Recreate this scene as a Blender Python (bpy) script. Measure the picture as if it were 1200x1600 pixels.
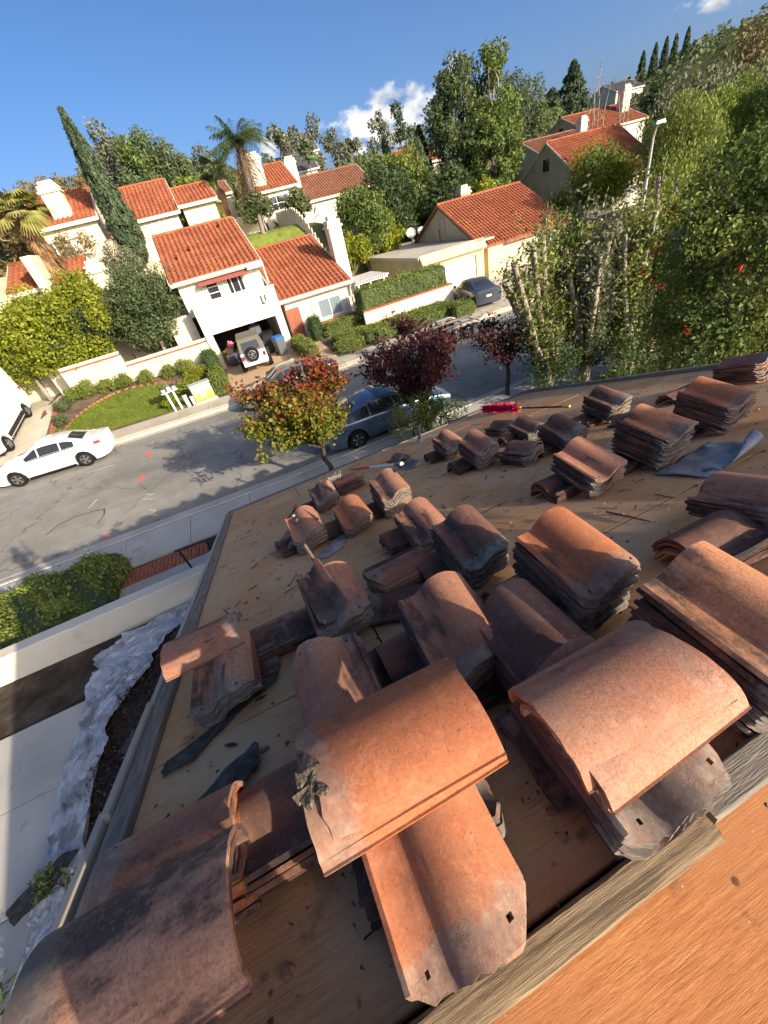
import bpy, math, random
import numpy as np
from mathutils import Vector, Matrix, Euler
R = math.radians
for o in list(bpy.data.objects): bpy.data.objects.remove(o)
sc = bpy.context.scene
COL = sc.collection

# ------------------------------------------------------------------ camera
cam = bpy.data.cameras.new('camera'); camo = bpy.data.objects.new('camera', cam); COL.objects.link(camo)
cam.sensor_fit = 'HORIZONTAL'; cam.sensor_width = 36.0; cam.lens = 18.0; cam.clip_start = 0.02; cam.clip_end = 3000
CAMZ = 6.3
_ax = Vector((0.896281, -0.395552, 0.200486))       # filled below from the measured directions
def _n(v): return Vector(v).normalized()
_D = _n((200/600, 750/600, 1)); _X = _n((2700/600, -1200/600, 1)); _X = (_X - _D*_X.dot(_D)).normalized()
_Z = -_D; _Y = _Z.cross(_X)
# world axes expressed in camera axes (x right, y down, z forward) -> camera matrix
rows = [_X, _Y, _Z]
right = Vector([r[0] for r in rows]); down = Vector([r[1] for r in rows]); fwd = Vector([r[2] for r in rows])
camo.matrix_world = Matrix(((right.x, -down.x, -fwd.x, 0), (right.y, -down.y, -fwd.y, 0), (right.z, -down.z, -fwd.z, CAMZ), (0, 0, 0, 1)))
sc.camera = camo
sc.render.resolution_x = 768; sc.render.resolution_y = 1024

# ------------------------------------------------------------------ sun and sky
SUN = Vector((0.491, -0.801, 0.346)).normalized()
SUN_EL = math.asin(SUN.z); SUN_ROT = math.atan2(SUN.x, SUN.y)
sl = bpy.data.lights.new('sun', 'SUN'); sl.energy = 5.0; sl.angle = R(0.53); sl.color = (1.0, 0.86, 0.66)
slo = bpy.data.objects.new('sun', sl); COL.objects.link(slo)
slo.rotation_euler = SUN.to_track_quat('Z', 'Y').to_euler(); slo.location = (20, -40, 40)
w = bpy.data.worlds.new('World'); sc.world = w; w.use_nodes = True
nt = w.node_tree; nt.nodes.clear()
wo = nt.nodes.new('ShaderNodeOutputWorld'); bg = nt.nodes.new('ShaderNodeBackground'); bg.inputs['Strength'].default_value = 0.15
sky = nt.nodes.new('ShaderNodeTexSky'); sky.sky_type = 'NISHITA'; sky.sun_disc = False
sky.sun_elevation = SUN_EL; sky.sun_rotation = SUN_ROT; sky.altitude = 150; sky.air_density = 0.5; sky.dust_density = 4.0; sky.ozone_density = 2.2
# cumulus low over the horizon, by noise on the view direction
tc = nt.nodes.new('ShaderNodeTexCoord'); mp = nt.nodes.new('ShaderNodeMapping'); mp.inputs['Scale'].default_value = (1, 1, 1.7); mp.inputs['Location'].default_value = (0.35, 0.90, 0.0)
nt.links.new(tc.outputs['Generated'], mp.inputs['Vector'])
n1 = nt.nodes.new('ShaderNodeTexNoise'); n1.inputs['Scale'].default_value = 5.2; n1.inputs['Detail'].default_value = 9; n1.inputs['Roughness'].default_value = 0.56
nt.links.new(mp.outputs[0], n1.inputs['Vector'])
sep = nt.nodes.new('ShaderNodeSeparateXYZ'); nt.links.new(tc.outputs['Generated'], sep.inputs[0])
el = nt.nodes.new('ShaderNodeMapRange'); el.inputs[1].default_value = 0.13; el.inputs[2].default_value = 0.30; el.inputs[3].default_value = 0.0; el.inputs[4].default_value = 0.34
nt.links.new(sep.outputs['Z'], el.inputs[0])
sub = nt.nodes.new('ShaderNodeMath'); sub.operation = 'SUBTRACT'; nt.links.new(n1.outputs[0], sub.inputs[0]); nt.links.new(el.outputs[0], sub.inputs[1])
cr = nt.nodes.new('ShaderNodeMapRange'); cr.interpolation_type = 'SMOOTHSTEP'; cr.inputs[1].default_value = 0.57; cr.inputs[2].default_value = 0.645
nt.links.new(sub.outputs[0], cr.inputs[0])
n2 = nt.nodes.new('ShaderNodeTexNoise'); n2.inputs['Scale'].default_value = 14; n2.inputs['Detail'].default_value = 6
nt.links.new(mp.outputs[0], n2.inputs['Vector'])
cc = nt.nodes.new('ShaderNodeMapRange'); cc.inputs[1].default_value = 0.35; cc.inputs[2].default_value = 0.65; cc.inputs[3].default_value = 3.2; cc.inputs[4].default_value = 5.2
nt.links.new(n2.outputs[0], cc.inputs[0])
cmix = nt.nodes.new('ShaderNodeMix'); cmix.data_type = 'RGBA'; cmb = nt.nodes.new('ShaderNodeCombineColor')
for k in range(3): nt.links.new(cc.outputs[0], cmb.inputs[k])
hs = nt.nodes.new('ShaderNodeHueSaturation'); hs.inputs['Saturation'].default_value = 1.18; hs.inputs['Value'].default_value = 1.0
nt.links.new(sky.outputs[0], hs.inputs['Color'])
nt.links.new(cr.outputs[0], cmix.inputs[0]); nt.links.new(hs.outputs[0], cmix.inputs[6]); nt.links.new(cmb.outputs[0], cmix.inputs[7])
nt.links.new(cmix.outputs[2], bg.inputs['Color']); nt.links.new(bg.outputs[0], wo.inputs['Surface'])
vs = sc.view_settings; vs.view_transform = 'Standard'; vs.look = 'None'; vs.exposure = 0.68; vs.gamma = 1.0; vs.use_curve_mapping = False
sc.render.engine = 'CYCLES'

# ------------------------------------------------------------------ materials
class MT:
    def __init__(s, name, rough=0.8, spec=0.3, metal=0.0):
        s.m = bpy.data.materials.new(name); s.m.use_nodes = True; s.nt = s.m.node_tree
        s.b = s.nt.nodes['Principled BSDF']; s.b.inputs['Roughness'].default_value = rough
        s.b.inputs['Specular IOR Level'].default_value = spec; s.b.inputs['Metallic'].default_value = metal
        s.tc = None
    def N(s, t, **k):
        n = s.nt.nodes.new(t)
        for a, v in k.items(): setattr(n, a, v)
        return n
    def L(s, a, b): s.nt.links.new(a, b)
    def coord(s, kind='Object', scale=(1, 1, 1), rnd=0.0, rot=(0, 0, 0)):
        tc = s.N('ShaderNodeTexCoord'); mp = s.N('ShaderNodeMapping'); mp.inputs['Scale'].default_value = scale; mp.inputs['Rotation'].default_value = rot
        if kind == 'World':
            g = s.N('ShaderNodeNewGeometry'); s.L(g.outputs['Position'], mp.inputs['Vector'])
        else: s.L(tc.outputs[kind], mp.inputs['Vector'])
        if rnd:
            oi = s.N('ShaderNodeObjectInfo'); mu = s.N('ShaderNodeVectorMath', operation='SCALE'); mu.inputs[0].default_value = (7.3, 3.1, 5.7)
            m2 = s.N('ShaderNodeMath', operation='MULTIPLY'); m2.inputs[1].default_value = rnd
            s.L(oi.outputs['Random'], m2.inputs[0]); s.L(m2.outputs[0], mu.inputs['Scale'])
            s.L(mu.outputs[0], mp.inputs['Location'])
        return mp.outputs[0]
    def noise(s, vec, scale, detail=5, rough=0.55, dist=0.0):
        n = s.N('ShaderNodeTexNoise'); n.inputs['Scale'].default_value = scale; n.inputs['Detail'].default_value = detail
        n.inputs['Roughness'].default_value = rough; n.inputs['Distortion'].default_value = dist
        s.L(vec, n.inputs['Vector']); return n.outputs[0]
    def ramp(s, fac, stops):
        r = s.N('ShaderNodeValToRGB'); e = r.color_ramp.elements
        while len(e) > 2: e.remove(e[-1])
        for i, (p, c) in enumerate(stops):
            if i < 2: x = e[i]; x.position = p
            else: x = e.new(p)
            x.color = tuple(c) + (1,) if len(c) == 3 else c
        s.L(fac, r.inputs[0]); return r.outputs[0]
    def rng(s, fac, a, b, c=0.0, d=1.0, smooth=False):
        r = s.N('ShaderNodeMapRange'); r.inputs[1].default_value = a; r.inputs[2].default_value = b; r.inputs[3].default_value = c; r.inputs[4].default_value = d
        if smooth: r.interpolation_type = 'SMOOTHSTEP'
        s.L(fac, r.inputs[0]); return r.outputs[0]
    def mix(s, fac, a, b, mode='MIX'):
        m = s.N('ShaderNodeMix', data_type='RGBA', blend_type=mode)
        for i, v in ((0, fac), (6, a), (7, b)):
            if isinstance(v, (int, float)): m.inputs[i].default_value = v
            elif isinstance(v, tuple): m.inputs[i].default_value = v if len(v) == 4 else v + (1,)
            else: s.L(v, m.inputs[i])
        return m.outputs[2]
    def math(s, op, a, b):
        m = s.N('ShaderNodeMath', operation=op)
        for i, v in enumerate((a, b)):
            if isinstance(v, (int, float)): m.inputs[i].default_value = v
            else: s.L(v, m.inputs[i])
        return m.outputs[0]
    def col(s, c):
        if isinstance(c, tuple): s.b.inputs['Base Color'].default_value = c + (1,) if len(c) == 3 else c
        else: s.L(c, s.b.inputs['Base Color'])
    def bump(s, h, strength=0.4, dist=0.01):
        b = s.N('ShaderNodeBump'); b.inputs['Strength'].default_value = strength; b.inputs['Distance'].default_value = dist
        s.L(h, b.inputs['Height']); s.L(b.outputs[0], s.b.inputs['Normal'])

MATS = {}
def surf(name, cols, scale=3, rough=0.85, spec=0.2, bump=0.0, bscale=40, bdist=0.01, coord='World', stretch=(1, 1, 1), rnd=0, spots=None, metal=0, detail=6):
    t = MT(name, rough, spec, metal); v = t.coord(coord, stretch, rnd)
    n = t.noise(v, scale, detail)
    k = len(cols)
    c = t.ramp(n, [(0.30 + 0.40*i/max(1, k-1), cols[i]) for i in range(k)]) if k > 1 else cols[0]
    if spots:
        sc_, th, colr, fac = spots
        n2 = t.noise(v, sc_, 4, 0.6); c = t.mix(t.rng(n2, th, th+0.06, 0, fac), c, colr)
    t.col(c)
    if bump:
        t.bump(t.noise(v, bscale, 4), bump, bdist)
    MATS[name] = t.m; return t.m
def plain(name, c, rough=0.5, spec=0.4, metal=0.0, coat=0.0, emit=None, trans=0.0):
    t = MT(name, rough, spec, metal)
    v = t.coord('World'); n = t.noise(v, 6, 4)
    t.col(t.mix(t.rng(n, 0.35, 0.65, 0, 0.25), c, tuple(x*0.75 for x in c)))
    if coat: t.b.inputs['Coat Weight'].default_value = coat; t.b.inputs['Coat Roughness'].default_value = 0.05
    if trans: t.b.inputs['Transmission Weight'].default_value = trans
    MATS[name] = t.m; return t.m
def leafmat(name, cols, trans=0.3, rough=0.55, big=0.6):
    t = MT(name, rough, 0.25)
    g = t.N('ShaderNodeNewGeometry'); v = t.coord('World')
    n = t.noise(v, big, 3)
    f = t.math('ADD', t.math('MULTIPLY', g.outputs['Random Per Island'], 0.62), t.math('MULTIPLY', t.rng(n, 0.3, 0.7), 0.38))
    k = len(cols); c = t.ramp(f, [(0.06 + 0.88*i/max(1, k-1), cols[i]) for i in range(k)])
    t.col(c)
    tr = t.N('ShaderNodeBsdfTranslucent'); t.L(t.mix(0.5, c, (0.16, 0.20, 0.02), 'MIX'), tr.inputs[0])
    mx = t.N('ShaderNodeMixShader'); mx.inputs[0].default_value = trans
    out = t.nt.nodes['Material Output']; t.L(t.b.outputs[0], mx.inputs[1]); t.L(tr.outputs[0], mx.inputs[2]); t.L(mx.outputs[0], out.inputs['Surface'])
    MATS[name] = t.m; return t.m

def asphaltmat():
    t = MT('asphalt', 0.92, 0.2); v = t.coord('World')
    n1 = t.noise(v, 0.28, 4, 0.6); n2 = t.noise(v, 2.3, 5, 0.65); n3 = t.noise(v, 70, 3, 0.7); n4 = t.noise(t.coord('World', (0.12, 1.2, 1)), 1.0, 4)
    f = t.math('ADD', t.math('MULTIPLY', n1, 0.4), t.math('ADD', t.math('MULTIPLY', n2, 0.25), t.math('ADD', t.math('MULTIPLY', n3, 0.15), t.math('MULTIPLY', n4, 0.2))))
    c = t.ramp(f, [(0.38, (0.20, 0.188, 0.165)), (0.5, (0.28, 0.265, 0.232)), (0.6, (0.35, 0.33, 0.29))])
    vo = t.N('ShaderNodeTexVoronoi', feature='DISTANCE_TO_EDGE'); vo.inputs['Scale'].default_value = 0.30
    vd = t.N('ShaderNodeVectorMath', operation='ADD'); nn = t.N('ShaderNodeTexNoise'); nn.inputs['Scale'].default_value = 1.6; nn.inputs['Detail'].default_value = 5
    t.L(v, nn.inputs['Vector']); t.L(v, vd.inputs[0]); t.L(nn.outputs['Color'], vd.inputs[1]); t.L(vd.outputs[0], vo.inputs['Vector'])
    c = t.mix(t.rng(vo.outputs['Distance'], 0.003, 0.008, 0.55, 0), c, (0.07, 0.066, 0.06))
    c = t.mix(t.rng(t.noise(v, 1.1, 3), 0.66, 0.72, 0, 0.35), c, (0.13, 0.125, 0.115))
    t.col(c); t.bump(n3, 0.5, 0.006); MATS['asphalt'] = t.m
asphaltmat()
surf('concrete', [(0.40, 0.385, 0.34), (0.47, 0.45, 0.40), (0.52, 0.50, 0.44)], 1.1, 0.9, 0.2, 0.3, 60, 0.006, spots=(3.0, 0.64, (0.27, 0.26, 0.23), 0.5))
surf('concrete_warm', [(0.42, 0.37, 0.28), (0.50, 0.45, 0.35), (0.55, 0.50, 0.40)], 1.1, 0.9, 0.2, 0.3, 60, 0.006, spots=(3.0, 0.64, (0.30, 0.27, 0.22), 0.5))
surf('grass', [(0.10, 0.14, 0.025), (0.155, 0.195, 0.038), (0.21, 0.23, 0.055)], 2.2, 0.9, 0.1, 0.8, 60, 0.03, spots=(0.6, 0.58, (0.19, 0.18, 0.06), 0.5))
surf('earth', [(0.09, 0.065, 0.045), (0.15, 0.11, 0.075), (0.2, 0.155, 0.105)], 1.5, 0.95, 0.1, 0.7, 25, 0.04)
surf('hillside', [(0.06, 0.075, 0.03), (0.10, 0.105, 0.045), (0.17, 0.14, 0.075)], 0.12, 0.95, 0.1, 0.6, 3, 0.3)
surf('mulch', [(0.018, 0.013, 0.01), (0.045, 0.03, 0.022), (0.09, 0.06, 0.04)], 14, 0.95, 0.15, 1.0, 40, 0.03)
surf('stucco_cream', [(0.56, 0.49, 0.35), (0.62, 0.55, 0.40), (0.66, 0.60, 0.45)], 0.8, 0.9, 0.15, 0.35, 45, 0.01, spots=(1.6, 0.62, (0.58, 0.5, 0.37), 0.35))
surf('stucco_white', [(0.58, 0.53, 0.43), (0.64, 0.59, 0.48), (0.68, 0.63, 0.52)], 0.8, 0.9, 0.15, 0.3, 45, 0.01, spots=(1.4, 0.6, (0.5, 0.45, 0.36), 0.5))
surf('stucco_yellow', [(0.62, 0.50, 0.28), (0.68, 0.56, 0.32), (0.72, 0.6, 0.36)], 0.8, 0.9, 0.15, 0.3, 45, 0.01)
surf('stucco_beige', [(0.47, 0.40, 0.29), (0.54, 0.47, 0.35), (0.59, 0.52, 0.4)], 0.9, 0.9, 0.15, 0.4, 40, 0.01, spots=(1.3, 0.6, (0.4, 0.35, 0.27), 0.4))
surf('flat_roofing', [(0.42, 0.38, 0.30), (0.50, 0.455, 0.36), (0.54, 0.5, 0.41)], 0.6, 0.95, 0.1, 0.2, 60, 0.005)
surf('brick', [(0.26, 0.085, 0.05), (0.34, 0.12, 0.07), (0.42, 0.17, 0.1)], 6, 0.9, 0.15, 0.4, 60, 0.006, rnd=3)
surf('paver', [(0.38, 0.24, 0.14), (0.47, 0.31, 0.19), (0.54, 0.38, 0.25)], 5, 0.9, 0.15, 0.3, 60, 0.006, rnd=3)
surf('wood_grey', [(0.13, 0.11, 0.09), (0.21, 0.185, 0.15), (0.30, 0.26, 0.21)], 5, 0.85, 0.2, 0.7, 20, 0.006, coord='Object', stretch=(1.2, 14, 14), rnd=3)
surf('wood_grey_y', [(0.13, 0.11, 0.09), (0.21, 0.185, 0.15), (0.30, 0.26, 0.21)], 5, 0.85, 0.2, 0.7, 20, 0.006, coord='Object', stretch=(14, 1.2, 14), rnd=3)
surf('bark_pale', [(0.17, 0.135, 0.10), (0.34, 0.29, 0.225), (0.52, 0.46, 0.37)], 5, 0.9, 0.15, 1.0, 18, 0.04, stretch=(1, 1, 0.35))
surf('bark_dark', [(0.035, 0.027, 0.022), (0.07, 0.055, 0.043), (0.12, 0.095, 0.075)], 8, 0.9, 0.15, 0.8, 25, 0.02, stretch=(1, 1, 0.35))
surf('bark_grey', [(0.15, 0.125, 0.10), (0.25, 0.215, 0.18), (0.36, 0.32, 0.27)], 4, 0.9, 0.15, 0.8, 15, 0.03, stretch=(1, 1, 0.3))
surf('plastic_sheet', [(0.30, 0.33, 0.37), (0.46, 0.49, 0.53), (0.62, 0.64, 0.67)], 3.5, 0.34, 0.5, 0.3, 30, 0.012, spots=(2.4, 0.52, (0.17, 0.16, 0.15), 0.6))
surf('soil_dark', [(0.035, 0.028, 0.022), (0.07, 0.055, 0.042), (0.12, 0.095, 0.07)], 3, 0.95, 0.1, 0.9, 30, 0.04)
surf('felt', [(0.025, 0.024, 0.022), (0.06, 0.056, 0.05), (0.10, 0.094, 0.085)], 20, 0.9, 0.2, 0.6, 60, 0.01, coord='Object')
surf('lead_sheet', [(0.14, 0.145, 0.15), (0.25, 0.255, 0.26), (0.36, 0.365, 0.365)], 7, 0.5, 0.5, 0.3, 18, 0.01, coord='Object', spots=(9, 0.6, (0.05, 0.052, 0.055), 0.85), metal=0.0)
surf('white_paint', [(0.68, 0.66, 0.6), (0.76, 0.74, 0.69), (0.8, 0.78, 0.74)], 4, 0.6, 0.3)
surf('fascia_cream', [(0.62, 0.57, 0.46), (0.7, 0.65, 0.54)], 3, 0.7, 0.25)
surf('galvanised', [(0.35, 0.36, 0.37), (0.5, 0.51, 0.52), (0.6, 0.61, 0.62)], 9, 0.45, 0.5, metal=0.7)
plain('glass_dark', (0.03, 0.035, 0.04), 0.04, 0.8)
plain('glass_sky', (0.20, 0.25, 0.28), 0.05, 0.9)
plain('blind', (0.5, 0.49, 0.45), 0.7, 0.3)
plain('rubber', (0.012, 0.012, 0.012), 0.8, 0.2)
plain('alloy', (0.45, 0.45, 0.46), 0.3, 0.5, 0.8)
plain('alloy_dark', (0.05, 0.05, 0.055), 0.35, 0.5, 0.6)
plain('paint_white', (0.80, 0.80, 0.79), 0.25, 0.5, 0, 0.8)
plain('paint_silver_blue', (0.10, 0.155, 0.24), 0.28, 0.5, 0.45, 0.8)
plain('paint_charcoal', (0.06, 0.075, 0.1), 0.28, 0.5, 0.3, 0.8)
plain('paint_grey', (0.17, 0.165, 0.15), 0.28, 0.5, 0.4, 0.8)
plain('soft_top', (0.16, 0.15, 0.115), 0.9, 0.15)
plain('black_plastic', (0.015, 0.015, 0.016), 0.55, 0.4)
plain('bin_grey', (0.10, 0.115, 0.13), 0.5, 0.4)
plain('lens_red', (0.42, 0.015, 0.012), 0.15, 0.6)
plain('lens_clear', (0.62, 0.64, 0.66), 0.1, 0.7)
plain('plate', (0.7, 0.7, 0.66), 0.4, 0.4)
plain('red_paint', (0.55, 0.03, 0.035), 0.5, 0.4)
plain('bristle_red', (0.62, 0.02, 0.09), 0.7, 0.2)
plain('yellow_paint', (0.7, 0.55, 0.04), 0.5, 0.4)
plain('steel_dark', (0.09, 0.095, 0.105), 0.38, 0.5, 0.7)
plain('awning', (0.33, 0.10, 0.08), 0.8, 0.2)
plain('door_brown', (0.30, 0.10, 0.055), 0.5, 0.35)
plain('blue_plastic', (0.03, 0.16, 0.5), 0.4, 0.4)
plain('pink_cloth', (0.75, 0.2, 0.33), 0.9, 0.1)
plain('white_bag', (0.72, 0.7, 0.68), 0.5, 0.3)
plain('cardboard', (0.42, 0.28, 0.15), 0.9, 0.1)
plain('chalk_red', (0.75, 0.16, 0.13), 0.9, 0.1)
plain('chalk_white', (0.62, 0.62, 0.58), 0.9, 0.1)
plain('chalk_green', (0.15, 0.5, 0.38), 0.9, 0.1)
plain('tar', (0.035, 0.034, 0.033), 0.8, 0.2)
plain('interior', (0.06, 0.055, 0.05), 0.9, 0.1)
plain('mortar', (0.42, 0.38, 0.31), 0.95, 0.1)
leafmat('leaf_olive', [(0.063, 0.087, 0.035), (0.112, 0.147, 0.063), (0.182, 0.217, 0.105)])
leafmat('leaf_yellow', [(0.125, 0.163, 0.015), (0.263, 0.300, 0.025), (0.425, 0.425, 0.050)], 0.4)
leafmat('leaf_hedge', [(0.093, 0.132, 0.028), (0.186, 0.232, 0.046), (0.295, 0.326, 0.078)])
leafmat('leaf_hedge_dark', [(0.030, 0.057, 0.018), (0.068, 0.112, 0.033), (0.135, 0.195, 0.053)])
leafmat('leaf_dark', [(0.026, 0.046, 0.020), (0.058, 0.094, 0.038), (0.109, 0.152, 0.058)])
leafmat('leaf_mid', [(0.068, 0.105, 0.030), (0.128, 0.180, 0.045), (0.210, 0.262, 0.075)])
leafmat('leaf_bright', [(0.098, 0.140, 0.021), (0.196, 0.266, 0.035), (0.322, 0.378, 0.063)], 0.4)
leafmat('leaf_conifer', [(0.030, 0.053, 0.030), (0.068, 0.102, 0.053), (0.120, 0.158, 0.075)], 0.15)
leafmat('leaf_silver', [(0.084, 0.098, 0.056), (0.154, 0.168, 0.098), (0.238, 0.245, 0.154)], 0.2)
leafmat('leaf_rust', [(0.130, 0.098, 0.046), (0.195, 0.150, 0.065), (0.247, 0.208, 0.091)], 0.2)
leafmat('leaf_autumn', [(0.090, 0.110, 0.020), (0.200, 0.200, 0.030), (0.360, 0.240, 0.050), (0.450, 0.120, 0.040), (0.380, 0.030, 0.030)], 0.35, big=1.3)
leafmat('leaf_purple', [(0.03, 0.01, 0.014), (0.052, 0.014, 0.02), (0.08, 0.018, 0.024), (0.14, 0.022, 0.026), (0.06, 0.06, 0.02)], 0.2, big=1.5)
leafmat('leaf_palm', [(0.068, 0.112, 0.045), (0.120, 0.188, 0.068), (0.225, 0.285, 0.105)], 0.25)
leafmat('leaf_palm_gold', [(0.168, 0.182, 0.049), (0.308, 0.294, 0.084), (0.448, 0.392, 0.140)], 0.3)
leafmat('frond_dead', [(0.220, 0.120, 0.050), (0.320, 0.190, 0.090), (0.400, 0.270, 0.140)], 0.2)
leafmat('flower_red', [(0.450, 0.015, 0.010), (0.600, 0.030, 0.015)], 0.25)
leafmat('twig', [(0.160, 0.130, 0.100), (0.260, 0.220, 0.170), (0.340, 0.290, 0.230)], 0.0)

# terracotta on the far houses
def roofmat(name, cols):
    t = MT(name, 0.85, 0.2); v = t.coord('World')
    n = t.noise(v, 1.0, 3); n2 = t.noise(v, 7.5, 2); n3 = t.noise(v, 40, 4)
    f = t.math('ADD', t.math('MULTIPLY', n, 0.35), t.math('MULTIPLY', n2, 0.65))
    c = t.ramp(f, [(0.34, cols[0]), (0.5, cols[1]), (0.64, cols[2])])
    c = t.mix(t.rng(n3, 0.56, 0.68, 0, 0.5), c, (0.10, 0.045, 0.03)); t.col(c); t.bump(n3, 0.4, 0.01)
    MATS[name] = t.m
roofmat('tile_far', [(0.21, 0.062, 0.032), (0.31, 0.098, 0.047), (0.41, 0.155, 0.075)])
roofmat('tile_far_brown', [(0.17, 0.07, 0.045), (0.24, 0.105, 0.065), (0.30, 0.15, 0.09)])
roofmat('roof_grey', [(0.07, 0.072, 0.08), (0.10, 0.102, 0.11), (0.14, 0.14, 0.145)])

# plywood deck
def plymat(name, cols, grey):
    t = MT(name, 0.85, 0.2)
    v = t.coord('Object', (1.6, 34, 34), 3); v2 = t.coord('Object', (1, 1, 1), 3)
    g1 = t.noise(v, 3.0, 9, 0.65, 1.6); g2 = t.noise(t.coord('Object', (3, 34, 34), 3), 4, 6, 0.7, 0.8); n = t.noise(v2, 1.7, 4); fine = t.noise(t.coord('Object', (9, 90, 90), 3), 5, 4, 0.7)
    f = t.math('ADD', t.math('MULTIPLY', g1, 0.5), t.math('ADD', t.math('MULTIPLY', g2, 0.25), t.math('MULTIPLY', fine, 0.25)))
    c = t.ramp(f, [(0.36, cols[0]), (0.5, cols[1]), (0.62, cols[2])])
    c = t.mix(t.rng(n, 0.42, 0.62, 0, 0.75), c, grey)
    st = t.noise(v2, 5.5, 5, 0.65); c = t.mix(t.rng(st, 0.60, 0.70, 0, 0.55), c, (0.055, 0.035, 0.024))
    vo = t.N('ShaderNodeTexVoronoi'); vo.inputs['Scale'].default_value = 7; t.L(v2, vo.inputs['Vector'])
    c = t.mix(t.rng(vo.outputs['Distance'], 0.05, 0.085, 0.8, 0), c, (0.035, 0.02, 0.014))
    vo2 = t.N('ShaderNodeTexVoronoi'); vo2.inputs['Scale'].default_value = 34; t.L(v2, vo2.inputs['Vector'])
    spk = t.math('MULTIPLY', t.rng(vo2.outputs['Distance'], 0.07, 0.10, 1, 0), t.rng(st, 0.5, 0.56))
    c = t.mix(spk, c, (0.42, 0.33, 0.25))
    t.col(c)
    t.bump(t.math('ADD', f, t.math('MULTIPLY', fine, 0.5)), 0.7, 0.006); MATS[name] = t.m
plymat('ply_old', [(0.33, 0.15, 0.06), (0.58, 0.315, 0.14), (0.70, 0.43, 0.22)], (0.62, 0.41, 0.235))
plymat('ply_orange', [(0.19, 0.065, 0.024), (0.36, 0.14, 0.05), (0.46, 0.215, 0.09)], (0.34, 0.145, 0.06))

# salvaged clay tile: UV x across, y along (+y = nailing end)
def tilemat(name, cols, bias, headk=0.85, ck=0.7, soot=(0.036, 0.033, 0.034)):
    t = MT(name, 0.78, 0.25)
    tc = t.N('ShaderNodeTexCoord'); sp = t.N('ShaderNodeSeparateXYZ'); t.L(tc.outputs['UV'], sp.inputs[0])
    oi = t.N('ShaderNodeObjectInfo'); rnd = oi.outputs['Random']
    v = t.coord('Object', (1, 1, 1), 9); vs_ = t.coord('Object', (1, 0.3, 1), 9)
    n1 = t.noise(v, 4.5, 5, 0.6); n2 = t.noise(vs_, 11, 6, 0.65); n3 = t.noise(v, 130, 3); n4 = t.noise(v, 28, 6, 0.7)
    f = t.math('ADD', t.math('MULTIPLY', n1, 0.6), t.math('MULTIPLY', rnd, 0.45))
    base = t.ramp(f, [(0.25, cols[0]), (0.45, cols[1]), (0.62, cols[2]), (0.82, cols[3])])
    base = t.mix(t.rng(n3, 0.42, 0.62, 0, 0.42), base, tuple(x*0.5 for x in cols[1]))
    strk = t.noise(t.coord('Object', (26, 2.2, 26), 9), 3.0, 6, 0.7); base = t.mix(t.rng(strk, 0.5, 0.68, 0, 0.28), base, tuple(x*0.55 for x in cols[0]))
    pit = t.noise(v, 210, 2, 0.5); base = t.mix(t.rng(pit, 0.64, 0.70, 0, 0.7), base, (0.05, 0.035, 0.03))
    dust = t.noise(v, 2.6, 6, 0.7); base = t.mix(t.rng(dust, 0.52, 0.74, 0, 0.22), base, (0.42, 0.34, 0.26))
    base = t.mix(t.rng(n4, 0.52, 0.72, 0, 0.35), base, tuple(min(1, x*1.25+.05) for x in cols[2]))
    pan = t.rng(sp.outputs['X'], -0.10, 0.10, 0.15, 0.0)
    wv = t.math('ADD', n2, t.math('ADD', pan, t.math('MULTIPLY', t.math('SUBTRACT', rnd, 0.5), 0.18)))
    blk = t.rng(wv, 0.56-bias, 0.74-bias, 0, 0.88, True)
    blk = t.math('MULTIPLY', blk, t.rng(n4, 0.30, 0.52, 0.35, 1))
    c = t.mix(blk, base, soot)
    lim = t.math('ADD', sp.outputs['Y'], t.math('ADD', t.math('MULTIPLY', t.math('SUBTRACT', n1, 0.5), 0.2), t.math('MULTIPLY', t.math('SUBTRACT', t.noise(v, 70, 6, 0.75), 0.5), 0.16)))
    head = t.math('MULTIPLY', t.rng(lim, 0.115, 0.155, 0, headk, True), t.rng(t.math('FRACT', t.math('MULTIPLY', rnd, 7.3), 0), 0.15, 0.5, 0.35, 1))
    hc = t.ramp(n4, [(0.32, (0.10, 0.098, 0.09)), (0.5, (0.22, 0.21, 0.18)), (0.68, (0.36, 0.33, 0.26))])
    c = t.mix(t.math('MULTIPLY', head, t.rng(n2, 0.25, 0.5, 0.55, 1)), c, hc)
    vo = t.N('ShaderNodeTexVoronoi'); vo.inputs['Scale'].default_value = 62; t.L(v, vo.inputs['Vector'])
    sk = t.math('MULTIPLY', t.rng(vo.outputs['Distance'], 0.12, 0.24, 1, 0), t.rng(n1, 0.56, 0.64))
    c = t.mix(t.math('MULTIPLY', sk, 0.45), c, (0.38, 0.32, 0.2))
    t.col(c); crust = t.rng(t.math('ADD', t.noise(v, 7.5, 8, 0.75), t.math('MULTIPLY', sp.outputs['Y'], 0.25)), 0.625, 0.66, 0, 1)
    c = t.mix(t.math('MULTIPLY', crust, ck), c, t.ramp(t.noise(v, 60, 4, 0.7), [(0.35, (0.05, 0.042, 0.03)), (0.55, (0.25, 0.205, 0.13)), (0.7, (0.42, 0.36, 0.25))])); t.col(c)
    t.bump(t.math('ADD', t.math('ADD', t.math('MULTIPLY', t.noise(v, 320, 3, 0.7), 0.55), t.math('MULTIPLY', t.noise(v, 90, 5, 0.75), 0.5)), t.math('MULTIPLY', crust, 0.8)), 0.5, 0.0028); MATS[name] = t.m
tilemat('clay_tile', [(0.11, 0.058, 0.045), (0.18, 0.085, 0.06), (0.255, 0.115, 0.075), (0.33, 0.16, 0.105)], 0.03)
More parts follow.
